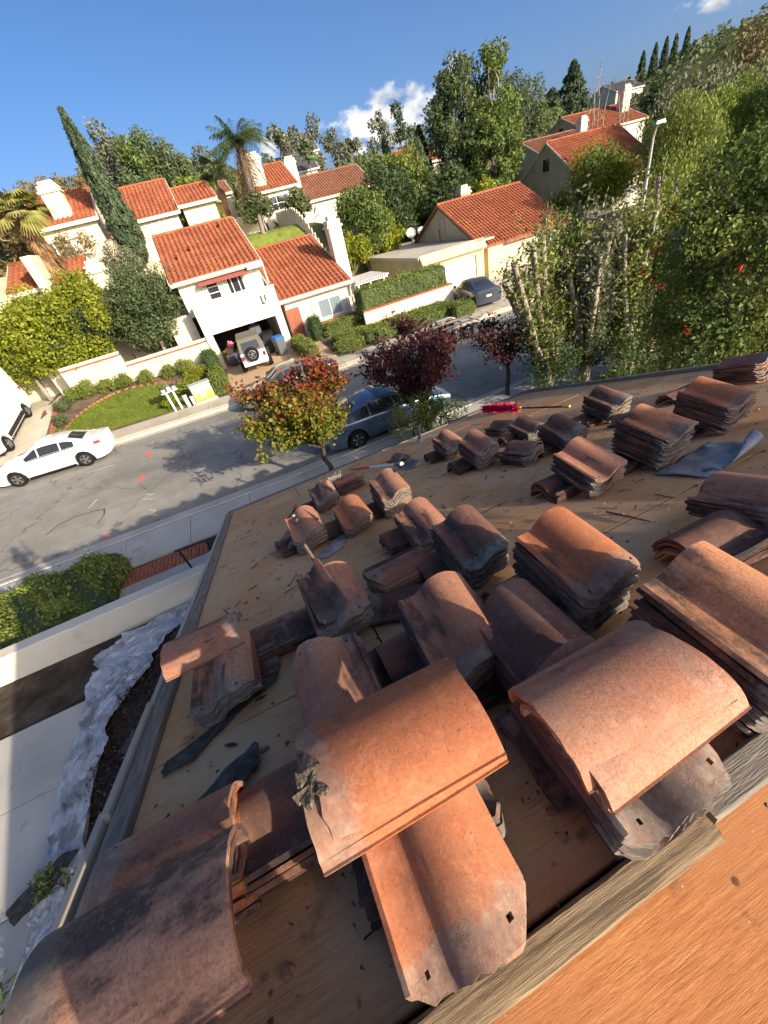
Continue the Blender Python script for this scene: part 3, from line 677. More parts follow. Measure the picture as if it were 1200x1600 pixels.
# gutter
gp = [(0.0, 0.0), (0.0, -0.10), (0.12, -0.10), (0.13, 0.0), (0.118, 0.0), (0.11, -0.088), (0.012, -0.088), (0.012, 0.0)]
e = deck(0, A1+0.05, -0.03); mb = MB(); k = len(gp)
mb.add([(x, e.y+y, e.z+z) for x in (XL-.1, XR+.1) for (y, z) in gp], [(j, (j+1) % k, k+(j+1) % k, k+j) for j in range(k)])
wpart('gutter', mb, 'steel_dark', house)
# walls under the roof
ew = deck(0, A1-0.5); 
wz = lambda y: (RIDGE.z - abs(y-RIDGE.y)*math.tan(SL) - 0.09)
mb = MB(); y0, y1 = RIDGE.y-6.2, ew.y
poly = [(y0, 0.0), (y1, 0.0), (y1, wz(y1)), (RIDGE.y, wz(RIDGE.y)), (y0, wz(y0))]
for x in (XL+0.35, XR-0.35): pass
vs_ = [(XL+.35, y, z) for y, z in poly] + [(XR-.35, y, z) for y, z in poly]
mb.add(vs_, [(4, 3, 2, 1, 0), (5, 6, 7, 8, 9), (0, 1, 6, 5), (1, 2, 7, 6), (4, 0, 5, 9)])
wpart('wall', mb, 'stucco_white', house)
# out-of-view chimney, added on the sunny slope to shade street and deck
shade_chimney = wpart('chimney', MB().bbox(4.35, 5.5, -2.3, -1.5, 3.4, 6.15, .02), 'stucco_white', house)
mb = MB().bbox(4.27, 5.58, -2.38, -1.42, 5.85, 6.0, .02); mb.v = [tuple(Vector(q)-HL) for q in mb.v]; link('chimney_cap', mb, 'stucco_white', shade_chimney)
# nails along the sheet edges of the sunny slope
nb_ = MB().lathe([(0, .004), (.005, .004), (.005, .001), (.0015, 0)], 8).mesh('nail')
for i in range(46):
    link('nail', nb_, 'steel_dark', house, back(-.6 + .2*(i % 16) + random.uniform(-.01, .01), (.06, .35, .62)[i//16] + random.uniform(-.01, .01), .0)-HL, BM)
# felt left on the boards, vent stub
def deck_rag(pts, label, seed, mat='felt', name='felt_scrap', bend=0.012, z=0.008):
    mb = rag(name, pts, z, None, '', '', bend, seed, n=1)
    mb.v = [tuple(deck(p[0], p[1], p[2]+0.004)) for p in mb.v]
    return tag(link(name, mb, mat), label, 'felt scrap' if name == 'felt_scrap' else 'metal sheet')
deck_rag([(-1.04, 1.67), (-0.89, 1.67), (-0.69, 1.85), (-0.47, 1.94), (-0.46, 2.0), (-0.61, 1.96), (-0.80, 1.85), (-1.03, 1.74)], 'thin curved strip of black felt stuck to the boards near the roof edge', 2)
deck_rag([(-1.06, 1.36), (-0.80, 1.45), (-0.59, 1.58), (-0.56, 1.45), (-0.69, 1.34), (-0.89, 1.25), (-1.04, 1.25)], 'wide torn black felt patch left of the front tiles', 4)
o = thing('vent_pipe', 'short dark vent pipe standing at the roof eave', 'pipe', deck(2.65, 7.0))
link('pipe', MB().lathe([(0.03, -.05), (0.03, 0.30), (0.036, 0.31), (0.036, 0.34), (0.0, 0.34)], 14), 'steel_dark', o, smooth=40)
link('flashing', MB().lathe([(0.10, 0.0), (0.06, 0.02), (0.034, 0.07)], 14), 'lead_sheet', o, smooth=40)
# ================================================================== salvaged roof tiles
TL, TW, TT, TS = 0.43, 0.31, 0.0145, 0.0215
_prof = [(-0.158, 0.024), (-0.151, 0.012), (-0.140, 0.004), (-0.109, 0.000), (-0.098, 0.000), (-0.074, 0.001), (-0.056, 0.006), (-0.042, 0.016), (-0.030, 0.030), (-0.014, 0.046),
         (0.006, 0.060), (0.029, 0.070), (0.053, 0.074), (0.089, 0.067), (0.100, 0.062), (0.120, 0.049), (0.136, 0.034), (0.148, 0.018), (0.158, 0.004)]
_cap = [(-0.130, 0.0)] + [(-0.132*math.cos(t_), 0.092*math.sin(t_)**0.85) for t_ in [math.pi*k/18 for k in range(1, 17)]] + [(0.134, 0.012), (0.146, 0.007)]
def tile_mesh(name, seed, head_chip=0.0, tail_chip=0.0, mirror=False, cut=None, xr=None, prof=None, big=0.0):
    global _prof
    keep = _prof
    if prof: _prof = prof
    if xr: _prof = [q for q in _prof if xr[0] <= q[0] <= xr[1]]
    rr = random.Random(seed); n = len(_prof)
    rows = [0, 0.02, 0.06, 0.085, 0.115, 0.25, 0.42, 0.6, 0.78, 0.92, 1.0]; m = len(rows)
    ph = [rr.uniform(0, 6.28) for _ in range(6)]
    def jag(x, k): return abs(math.sin(x*43+ph[k])+0.6*math.sin(x*97+ph[k+1])+0.5*math.sin(x*311+ph[k]))*0.6 + (big if abs(x-0.09+0.1*(k > 0)) < 0.035 else 0)
    bow = rr.uniform(-.004, .004); tw = rr.uniform(-.012, .012)
    V = []; UV = []
    for side in (0, 1):
        for j, t in enumerate(rows):
            for i, (x, z) in enumerate(_prof):
                a = _prof[max(0, i-1)]; b = _prof[min(n-1, i+1)]; d = Vector((b[0]-a[0], b[1]-a[1])).normalized(); nx, nz = -d.y, d.x
                y0 = -TL/2 + (max(0, x-0.095)*1.2 + max(0, -0.125-x)*1.0 if not prof else 0) + head_chip*jag(x, 0)
                y1 = TL/2 - tail_chip*jag(x, 2)
                if cut: y1 = min(y1, TL/2 - cut[0] - cut[1]*x + 0.012*math.sin(x*70+ph[4]) + 0.008*math.sin(x*170))
                y = y0 + (y1-y0)*t
                tap = 1.0 - 0.03*(t-0.5)
                X_ = x*tap + (nx*TT if side else 0); Z_ = z*(1+0.05*(t-.5)) + (nz*TT if side else 0) + bow*(4*(t-.5)**2) + tw*x*(t-.5)*2
                V.append((X_, y, Z_)); UV.append((x, -y))
    F = []; hole = {(3, 3), (3, 13)} if not (xr or prof) else set()
    k = n*m
    for j in range(m-1):
        for i in range(n-1):
            if (j, i) in hole: 
                q = [j*n+i, j*n+i+1, (j+1)*n+i+1, (j+1)*n+i]
                for a, b in zip(q, q[1:]+q[:1]): F.append((a, b, b+k, a+k))
                continue
            F.append((j*n+i, (j+1)*n+i, (j+1)*n+i+1, j*n+i+1)); F.append((k+j*n+i, k+j*n+i+1, k+(j+1)*n+i+1, k+(j+1)*n+i))
    for i in range(n-1): F.append((i, i+1, k+i+1, k+i)); e = (m-1)*n; F.append((e+i, k+e+i, k+e+i+1, e+i+1))
    for j in range(m-1): F.append((j*n, k+j*n, k+(j+1)*n, (j+1)*n)); e = n-1; F.append((j*n+e, (j+1)*n+e, k+(j+1)*n+e, k+j*n+e))
    _prof = keep
    if mirror: V = [(x, -y, z) for x, y, z in V]; F = [f[::-1] for f in F]
    me = bpy.data.meshes.new(name); me.from_pydata(V, [], F); me.update()
    uv = me.uv_layers.new(name='UVMap')
    co = [c for l in me.loops for c in UV[l.vertex_index]]; uv.data.foreach_set('uv', co)
    me.materials.append(MATS['clay_tile']); me.polygons.foreach_set('use_smooth', [True]*len(me.polygons)); me.set_sharp_from_angle(angle=R(38))
    return me
TM = [tile_mesh('roof_tile', 1), tile_mesh('roof_tile', 2, 0.004, 0.003), tile_mesh('roof_tile', 3, 0.006, 0.006), tile_mesh('roof_tile', 4, 0.012, 0.004)]
TC = [tile_mesh('barrel_tile', 15, 0.004, 0.002, prof=_cap), tile_mesh('barrel_tile', 16, 0.02, 0.002, prof=_cap, big=1.2), tile_mesh('barrel_tile', 17, 0.012, 0.004, True, prof=_cap, big=0.5)]
TMM = [tile_mesh('roof_tile', 5, 0.004, 0.003, True), tile_mesh('roof_tile', 6, 0.01, 0.004, True)]
TBS = tile_mesh('broken_roof_tile', 12, 0.02, 0.02, False, (0.02, 0.1), (-0.16, 0.03))
TB = [tile_mesh('broken_roof_tile', 7, 0.03, 0.0), tile_mesh('broken_roof_tile', 8, 0.0, 0.0, False, (0.12, 0.5)), tile_mesh('broken_roof_tile', 9, 0.0, 0.03, True, (0.06, -0.4))]
random.seed(21)
ORD = ['lowest', 'second', 'third', 'fourth', 'fifth', 'sixth', 'seventh', 'eighth', 'ninth', 'tenth', 'eleventh', 'twelfth', 'thirteenth']
NW = {1: 'one', 2: 'two', 3: 'three', 4: 'four', 5: 'five', 6: 'six', 7: 'seven', 8: 'eight', 9: 'nine', 10: 'ten', 11: 'eleven', 12: 'twelve', 13: 'thirteen'}
TONES = {'p': 'clay_tile_pink', 'o': 'clay_tile_orange', 'b': 'clay_tile_brown', 'd': None}
def tile(name, mesh, M, label, group=None, tone=None):
    o = bpy.data.objects.new(name, mesh); COL.objects.link(o); o.matrix_world = M
    tag(o, label, 'roof tile', group)
    if tone: o.material_slots[0].link = 'OBJECT'; o.material_slots[0].material = MATS[tone]
    return o
def stack(X, a, n, lev, desc, yaw=0.0, h=0.0, mirror=False, tilt=0.0, levdx=-0.10, top=None, roll=0.0, slip=0.006, lyaw=90, tsc=TS, leanx=0.0, tone='b', inner='d', scl=1.0, pool=None):
    """n tiles lying on lev crosswise ones that level them up on the slope"""
    levH = lev*TS + 0.085 if lev else 0.0
    if lev:
        for i in range(lev):
            M = Matrix.Translation(deck(X + levdx + random.uniform(-.01, .01), a + 0.115 + random.uniform(-.006, .006), 0.002 + i*TS)) @ Matrix.Rotation(-SL, 4, 'X') @ Matrix.Rotation(R(lyaw + random.uniform(-2.5, 2.5)), 4, 'Z')
            tile('roof_tile', random.choice(TM), M, ORD[i] + ' crosswise wedge tile under the ' + desc, 'wedge tiles under the ' + desc)
        tilt = math.asin(min(0.8, levH/0.40))
    rot = Matrix.Rotation(-SL + tilt, 4, 'X')
    base = deck(X, a, h + levH*0.5 + 0.004)
    up = rot @ Vector((leanx, 0, 1))
    for i in range(n):
        p = base + up*(i*tsc) + Vector((random.uniform(-slip, slip), random.uniform(-slip, slip)*1.6, 0))
        M = Matrix.Translation(p) @ rot @ Matrix.Rotation(R(roll), 4, 'Y') @ Matrix.Rotation(R(yaw + random.uniform(-2.2, 2.2)), 4, 'Z') @ Matrix.Scale(scl, 4)
        ms = random.choice(pool or (TMM if mirror else TM))
        if i == n-1:
            if top is not None: ms = top
            tile('roof_tile', ms, M, 'uppermost tile of the ' + desc, None, TONES[tone])
        else:
            tile('roof_tile', ms, M, ORD[i] + ' tile up in the ' + desc, 'tiles of the ' + desc, TONES[inner] if random.random() < .8 else TONES['b'])
# nearest first -------------------------------------------------------------
FT = "front pile leaning on the ridge board"
stack(-0.04, 0.74, 6, 6, FT, levdx=0.0, tone='o', inner='b')
stack(-0.02, 0.79, 2, 0, 'crosswise pair lying across the frontmost pile', yaw=-90, h=0.385, top=TC[1], pool=TC[:1], tilt=R(6), tone='o', inner='o', scl=1.08)
stack(0.52, 0.72, 9, 3, 'pile by the ridge board right of the frontmost pile', levdx=0.02)
stack(0.54, 0.635, 3, 0, 'three staggered crosswise tiles beside the ridge board', yaw=-90, h=0.30, top=TC[2], pool=TC[:1], tilt=R(6), slip=0.02, tsc=0.023, tone='p', inner='p', scl=0.98)
stack(0.60, 1.14, 9, 2, 'dark pile half hidden behind the staggered crosswise tiles', tone='d')
stack(-0.14, 1.47, 8, 1, 'pile with its nailed end pointing downhill', yaw=180, levdx=0.10)
stack(0.39, 1.40, 10, 4, 'big pile with a diagonal sunlit stripe', tone='b')
stack(1.01, 1.38, 13, 4, 'tall pile of thirteen right of the picture centre', tone='o')
stack(1.04, 0.76, 13, 3, 'mossy pile cut by the right picture edge', tone='o')
stack(0.86, 2.04, 9, 4, 'dark pile left of the tall pile of thirteen', tone='d')
stack(0.84, 2.74, 5, 4, 'low pile behind the dark one near the centre')
stack(0.44, 2.32, 6, 0, 'long low pile laid crosswise beside the centre', yaw=-90, tone='d')
stack(-0.02, 2.12, 8, 4, 'pile with a broken tile and a stick on top')
stack(-0.72, 2.05, 5, 1, 'pile beside the left roof edge', levdx=0.06)
stack(-0.77, 2.22, 1, 0, 'lone crosswise tile jutting over the left roof edge', yaw=-90, h=0.235, top=TC[2], tilt=R(8), scl=1.02)
stack(-0.50, 2.28, 4, 0, 'small crosswise pile next to the overhanging tile', yaw=90, tone='d')
stack(0.00, 3.86, 9, 3, 'pile topped by rubble at the far left', tone='p')
stack(-0.22, 4.10, 3, 0, 'small pile leaning on the rubble-topped pile', tilt=R(4))
stack(0.48, 3.77, 6, 3, 'pile whose two halves shine orange and cream', tone='o')
stack(0.39, 5.10, 7, 3, 'pile near the eave right of the rubble-topped one')
stack(0.85, 5.53, 7, 0, 'crosswise pile under the shovel grip', yaw=90)
stack(0.94, 3.80, 11, 3, 'pile under the shovel blade')
stack(1.83, 6.05, 2, 0, 'pair of dark tiles behind the shovel', tone='d')
stack(2.28, 5.00, 8, 3, 'pile in the eave row nearest the vent pipe')
stack(2.18, 4.04, 10, 3, 'tallest pile in the row below the vent pipe')
stack(2.42, 3.55, 6, 0, 'smooth reddish pile ending the row below the vent pipe', yaw=4)
stack(3.20, 5.06, 5, 0, 'small black pile just in front of the broom', tone='d')
stack(3.07, 4.28, 4, 2, 'short dark pile below the broom handle', tone='d')
stack(2.85, 3.43, 7, 3, 'dark pile below the yellow broom tip', tone='d')
stack(2.11, 2.36, 8, 4, 'sunlit pile in the middle of the bare boards', tone='p')
stack(2.67, 2.31, 12, 3, 'tall pile beside the bent metal sheet', tone='o')
stack(3.40, 2.36, 11, 3, 'wide orange pile near the right rake', tone='o', inner='b')
stack(3.71, 3.68, 9, 3, 'dark pile at the right rake behind the tall one', tone='d')
stack(4.85, 2.96, 9, 0, 'red pile at the far right edge', tone='b', inner='o')
stack(4.35, 3.25, 2, 0, 'dark pair lying before the red pile', yaw=90, tone='d')
stack(-0.78, 1.06, 8, 0, 'pile in the lower left corner with sunlit ends', yaw=90, mirror=True, h=0.02, slip=0.008, tone='b', inner='o')
stack(-0.73, 0.80, 2, 0, 'closest crosswise pair in the lower left corner', yaw=-90, h=0.22, tilt=R(10), pool=TC[:1], scl=1.12, tone='b')
stack(-0.49, 1.08, 5, 0, 'low pile between corner pile and frontmost pile', yaw=90, tone='d')
stack(1.74, 1.20, 4, 0, 'dark fluted pile at the right picture edge', yaw=90, tone='d')
stack(2.06, 1.25, 5, 0, 'last pile at the right picture edge', h=0.06)
stack(4.39, 6.66, 2, 0, 'pair of tiles behind the broom bristles', yaw=90)
# odd pieces ------------------------------------------------------------------
def odd(mesh, X, a, h, rx, ry, rz, label, name='broken_roof_tile'):
    M = Matrix.Translation(deck(X, a, h)) @ Matrix.Rotation(-SL, 4, 'X') @ Euler((R(rx), R(ry), R(rz))).to_matrix().to_4x4()
    return tile(name, mesh, M, label)
odd(TBS, 0.00, 2.10, 0.295, 24, -9, 4, 'broken tile strip lying on a pile beside a stick')
odd(TB[2], 0.34, 2.04, 0.0, 0, 0, 60, 'dark broken tile flat on the boards beside the long low pile')
odd(TBS, 0.06, 3.90, 0.285, 22, -14, 18, 'broken tile strip lying on the far left pile')
odd(TM[0], 3.62, 3.24, 0.005, 0, 0, 20, 'single tile lying below the dark rake pile', 'roof_tile')
def shards(X, a, h, n, size, label, mat='mortar', seed=1, cat='rubble', name='mortar_chunk', spread=.05):
    rr = random.Random(seed); root = thing(name, label, cat, deck(X, a, h))
    for i in range(n):
        pts = [Vector((rr.uniform(-1, 1), rr.uniform(-1, 1), rr.uniform(-.7, .7))).normalized()*rr.uniform(.6, 1)*size*rr.uniform(.6, 1.1) for _ in range(14)]
        import bmesh
        bm = bmesh.new(); [bm.verts.new(p) for p in pts]; bmesh.ops.convex_hull(bm, input=bm.verts); 
        for v_ in [v_ for v_ in bm.verts if not v_.link_faces]: bm.verts.remove(v_)
        me = bpy.data.meshes.new('chunk'); bm.to_mesh(me); bm.free()
        link('chunk', me, mat, root, (rr.uniform(-spread, spread), rr.uniform(-spread, spread), rr.uniform(0, .02)))

shards(0.02, 3.92, 0.32, 9, 0.03, 'small rubble heaped on the far left pile', seed=7, spread=.09)
surf('cement_dark', [(0.03, 0.026, 0.022), (0.10, 0.08, 0.06), (0.24, 0.2, 0.15)], 30, 0.95, 0.1, 1.0, 60, 0.02, coord='Object')
shards(0.70, 0.63, 0.41, 7, 0.016, 'grey mortar lump on the right end of the staggered tiles', 'cement_dark', seed=4, spread=.025)
shards(-0.225, 0.745, 0.50, 6, 0.03, 'blackened mortar crust on the left end of the front tile', 'cement_dark', 9, spread=.03)
root = thing('comb_strips', 'fan of thin broken tile strips standing on the shovel grip pile', 'rubble', deck(0.68, 5.5, 0.235))
for i in range(6):
    link('strip', MB().bbox(-.012, .012, -.006, .006, 0, .09, .003), 'mortar', root, (i*.03-.08, random.uniform(-.03, .03), 0), (R(random.uniform(-30, -10)), R(-18+i*7), 0))
o = tag(link('wood_stick', MB().tube([deck(-0.05, 2.42, 0.50), deck(-0.03, 2.26, 0.42), deck(0.02, 2.10, 0.345)], [.012, .014, .01], 6), 'wood_ridge'), 'bent sunlit stick of wood standing on a pile', 'stick')
# shovel
def seg(a, b, f): return a + (b-a)*f
pb, pe = deck(1.20, 3.90, 0.42), deck(0.93, 5.48, 0.29)
root = thing('shovel', 'shovel with red and white handle laid across the piles', 'shovel', pb)
d = (pe-pb)
link('handle', MB().tube([d*0.02, d*0.45, d*0.55], 0.018, 10), 'white_paint', root, smooth=60)
link('grip', MB().tube([d*0.55, d*0.9], 0.0185, 10), 'red_paint', root, smooth=60)
link('end_cap', MB().tube([d*0.9, d*1.0], 0.02, 10), 'steel_dark', root, smooth=60)
ax = -d.normalized(); sx = Vector((0.97, 0.1, 0.05)); sx = (sx - ax*sx.dot(ax)).normalized(); nz_ = sx.cross(ax)
if nz_.z < 0: nz_ = -nz_
mb = MB()
def blade(u, v):
    wd = 0.125*(1 - max(0, v-0.55)**2*3.4)*(0.55+0.45*min(1, v*6)); x = (u-.5)*2*wd
    p = sx*x + ax*(v*0.31-0.01) + nz_*(0.03*(2*u-1)**2 - 0.02 - 0.04*math.sin(v*2.2)); return tuple(p)
link('blade', mb.grid(10, 12, blade), 'steel_dark', root, smooth=180)
link('socket', MB().tube([d*0.0, d*0.10], [0.024, 0.02], 10), 'steel_dark', root, smooth=60)
# broom
pb, pe = deck(3.84, 6.45, 0.20), deck(3.87, 4.40, 0.14); d = pe-pb
root = thing('broom', 'broom with bright red bristles and a black yellow-tipped pole', 'broom', pb)
link('pole', MB().tube([d*0.2, d*0.94], 0.013, 8), 'black_plastic', root, smooth=60)
link('tip', MB().tube([d*0.94, d*1.0], 0.02, 8), 'yellow_paint', root, smooth=60)
Pn = np.array([list(d*t_ + Vector((random.gauss(0, .02), random.gauss(0, .012), random.gauss(0.01, .03)))) for t_ in np.random.RandomState(3).uniform(-0.02, 0.46, 1500)])
link('bristles', quadmesh('bristles', leaves(Pn, 0.10, 0.14)), 'bristle_red', root)
link('head', MB().tube([d*-0.02, d*0.46], 0.028, 8), 'red_paint', root, smooth=60)
link('collar', MB().tube([d*0.46, d*0.50], 0.022, 8), 'yellow_paint', root, smooth=60)
# bent metal flashing
def flash(u, v):
    X_ = 2.46 + 0.60*u; base = 1.74 + 0.10*u
    r = 0.010 + 0.040*max(0, u-0.25)/0.75
    if v < 0.45: a_, h = base + 0.16*(1-u*.5) - (v/0.45)*0.16*(1-u*.5) + 0.20*(1-v/.45), 0.008 + 0.012*math.sin(u*9+v*7)**2
    else: th = (v-0.45)/0.55*R(190)*min(1, .25+u); a_, h = base - r*math.sin(th)*1.2, 0.010 + r*(1-math.cos(th))
    return tuple(deck(X_ + 0.10*v*(1-u), a_, h + 0.02*u))
mb = MB().grid(22, 26, flash); o = link('bent_flashing', mb, 'lead_sheet', smooth=60)
md = o.modifiers.new('thick', 'SOLIDIFY'); md.thickness = 0.003
tag(o, 'bent grey metal flashing lying on the boards', 'metal sheet')
deck_rag([(-0.02, 3.44), (0.32, 3.78), (0.35, 3.70), (0.24, 3.42), (0.05, 3.34)], 'flat grey metal sheet in front of the rubble-topped pile', 6, 'lead_sheet', 'flat_flashing', 0.004)
# litter: splinters and chips on the boards
n = 1500; X_ = rs.uniform(XL+.1, XR-.2, n); a_ = A0 + rs.uniform(0, 1, n)**1.6*(A1-A0-.2)
P = np.array([list(deck(x, a__, 0.004)) for x, a__ in zip(X_, a_)])
o = stuff(link('deck_litter', quadmesh('deck_litter', leaves(P, 0.016, 0.45, up=3.0)), leafmat('litter', [(0.06, 0.04, 0.03), (0.25, 0.12, 0.07), (0.4, 0.33, 0.25)], 0.0)))
tag(o, 'tiny tile chips and splinters strewn over the boards', 'litter')

# crumbs of clay, felt shreds and splinters: real lumps, too many to pick apart
rr = random.Random(91); mb = MB()
def lumpy(X, a, r, fl=.5):
    c = deck(X, a, r*fl*.4); k = []
    for i in range(6):
        t_ = 2*math.pi*i/6 + rr.uniform(-.3, .3); k.append(DM @ Vector((r*rr.uniform(.6, 1.1)*math.cos(t_), r*rr.uniform(.4, 1.0)*math.sin(t_), -r*fl*.4)))
    top = [q*.62 + DM @ Vector((rr.uniform(-.2, .2)*r, rr.uniform(-.2, .2)*r, r*fl*rr.uniform(.8, 1.3))) for q in k]
    mb.add([c+q for q in k] + [c+q for q in top], [(i, (i+1) % 6, 6+(i+1) % 6, 6+i) for i in range(6)] + [tuple(range(6, 12))])
for i in range(330):
    X_ = rr.uniform(XL+.12, XR-.3); a_ = A0+.1 + rr.random()**1.5*(A1-A0-.3)
    lumpy(X_, a_, rr.choice((.006, .008, .01, .014, .022)), .5)
o = stuff(link('clay_crumbs', mb, 'clay_tile_brown')); tag(o, 'broken clay crumbs scattered between the piles', 'rubble')
mb = MB()
for i in range(160):
    X_ = rr.uniform(XL+.1, XR-.3); a_ = A0+.1 + rr.random()**1.4*(A1-A0-.3); t_ = rr.uniform(0, 6.28); l_ = rr.uniform(.03, .16)*(1 if rr.random() < .8 else 2); w_ = rr.uniform(.003, .014)
    u_ = Vector((math.cos(t_), math.sin(t_))); n_ = Vector((-u_.y, u_.x)); q = [(-l_/2, -w_/2), (0, -w_*rr.uniform(.4, 1)), (l_/2, -w_*.2), (l_/2, w_*.3), (0, w_*rr.uniform(.4, 1)), (-l_/2, w_/2)]
    P_ = [deck(X_+u_.x*a1+n_.x*b1, a_+u_.y*a1+n_.y*b1, .003+rr.uniform(0, .004)) for a1, b1 in q]; up_ = DM @ Vector((0, 0, .003))
    mb.add(P_ + [v_+up_ for v_ in P_], [tuple(range(6, 12)), tuple(range(6))[::-1]] + [(i_, (i_+1) % 6, 6+(i_+1) % 6, 6+i_) for i_ in range(6)])
o = stuff(link('felt_shreds', mb, 'felt')); tag(o, 'small black felt shreds scattered on the boards', 'litter')
# old nails left standing in the boards, along the rafter lines
nm_ = MB().lathe([(0, .016), (.0045, .016), (.0045, .0145), (.0014, .014), (.0014, 0)], 8).mesh('nail'); rr = random.Random(17); k = 0
for i in range(300):
    X_ = XL+.2 + .61*rr.randint(0, 10) + rr.gauss(0, .012); a_ = A0+.1 + rr.random()**1.3*(A1-A0-.3)
    if X_ > XR-.1: continue
    o = link('nail', nm_, 'steel_dark', house, deck(X_, a_, 0)-HL, (-SL+rr.gauss(0, .12), rr.gauss(0, .12), 0)); k += 1
# ================================================================== houses across the street
def tiled(P0, U, V, period=0.30, course=0.38, amp=0.07, lift=0.035, seed=1):
    """barrel-tiled slope: P0 eave corner, U along the eave, V up the slope; real ribs and course steps"""
    rr = np.random.RandomState(seed); P0 = Vector(P0); U = Vector(U); V = Vector(V); N = U.cross(V).normalized()
    lu, lv = U.length, V.length; nu = max(2, int(round(lu/period))); nv = max(2, int(round(lv/course)))
    us = []; hs_ = []
    prof = [(0.0, 0.0), (0.08, 0.55), (0.2, 0.9), (0.32, 1.0), (0.44, 0.9), (0.56, 0.55), (0.64, 0.0), (0.82, -0.08)]
    for i in range(nu):
        for t, h in prof: us.append((i+t)/nu); hs_.append(h*amp)
    us.append(1.0); hs_.append(0.0)
    rowsv = []
    for j in range(nv): rowsv += [(j/nv, lift), ((j+0.985)/nv, 0.0)]
    m = len(us); vs_ = []
    for j, (v_, l_) in enumerate(rowsv):
        jit = rr.uniform(-.006, .006, nu+1)
        for i in range(m):
            k = min(nu, i//len(prof)); p = P0 + U*us[i] + V*v_ + N*(hs_[i] + l_ + jit[k]); vs_.append(p)
    fs_ = [(j*m+i, j*m+i+1, (j+1)*m+i+1, (j+1)*m+i) for j in range(len(rowsv)-1) for i in range(m-1)]
    # front skirt so that barrels read as open ends
    k = len(vs_); vs_ += [P0 + U*us[i] + N*(-0.02) for i in range(m)]; fs_ += [(k+i, k+i+1, i+1, i) for i in range(m-1)]
    return MB().add(vs_, fs_)
def slab(a, b, c, d, th):          # quad slab with thickness downwards along its normal
    a, b, c, d = map(Vector, (a, b, c, d)); N = (b-a).cross(d-a).normalized()*th
    return MB().add([a, b, c, d, a-N, b-N, c-N, d-N], [(0, 1, 2, 3), (7, 6, 5, 4), (0, 4, 5, 1), (1, 5, 6, 2), (2, 6, 7, 3), (3, 7, 4, 0)])
def window(p, x0, x1, z0, z1, y, muls=1, frame='white_paint', glass='glass_dark', side=None, rails=0, fw=0.06):
    """window on a wall facing -Y at y (or, with side='x', on a wall facing -X, x0..x1 then run along Y and y is the wall's x)"""
    def B(mb, a0, a1, b0, b1, d0, d1):
        if side == 'x': mb.box(y-d1, y-d0, a0, a1, b0, b1)
        else: mb.box(a0, a1, y-d1, y-d0, b0, b1)
    g = MB(); B(g, x0+.01, x1-.01, z0+.01, z1-.01, -0.02, 0.012)
    f = MB(); B(f, x0-fw, x1+fw, z1, z1+fw, 0.0, 0.06); B(f, x0-fw, x1+fw, z0-fw, z0, 0.0, 0.075); B(f, x0-fw, x0, z0, z1, 0.0, 0.06); B(f, x1, x1+fw, z0, z1, 0.0, 0.06)
    for i in range(muls): c = x0 + (x1-x0)*(i+1)/(muls+1); B(f, c-.025, c+.025, z0, z1, 0.005, 0.045)
    for i in range(rails): c = z0 + (z1-z0)*(i+1)/(rails+1); B(f, x0, x1, c-.02, c+.02, 0.005, 0.04)
    w_ = wpart('window', f, frame, p)
    l = Vector(p.location); g.v = [tuple(Vector(v_)-l) for v_ in g.v]
    link('pane', g, glass, w_); return w_
def ridge_caps(p, a, b, r=0.11, mat='tile_far', step=0.4):
    a, b = Vector(a), Vector(b); n = max(2, int((b-a).length/step)); mb = MB()
    pts = []; rad = []
    for i in range(n):
        pts += [a.lerp(b, i/n), a.lerp(b, (i+.97)/n)]; rad += [r, r*0.86]
    mb.tube(pts, rad, 8); return wpart('ridge_tiles', mb, mat, p, smooth=50)
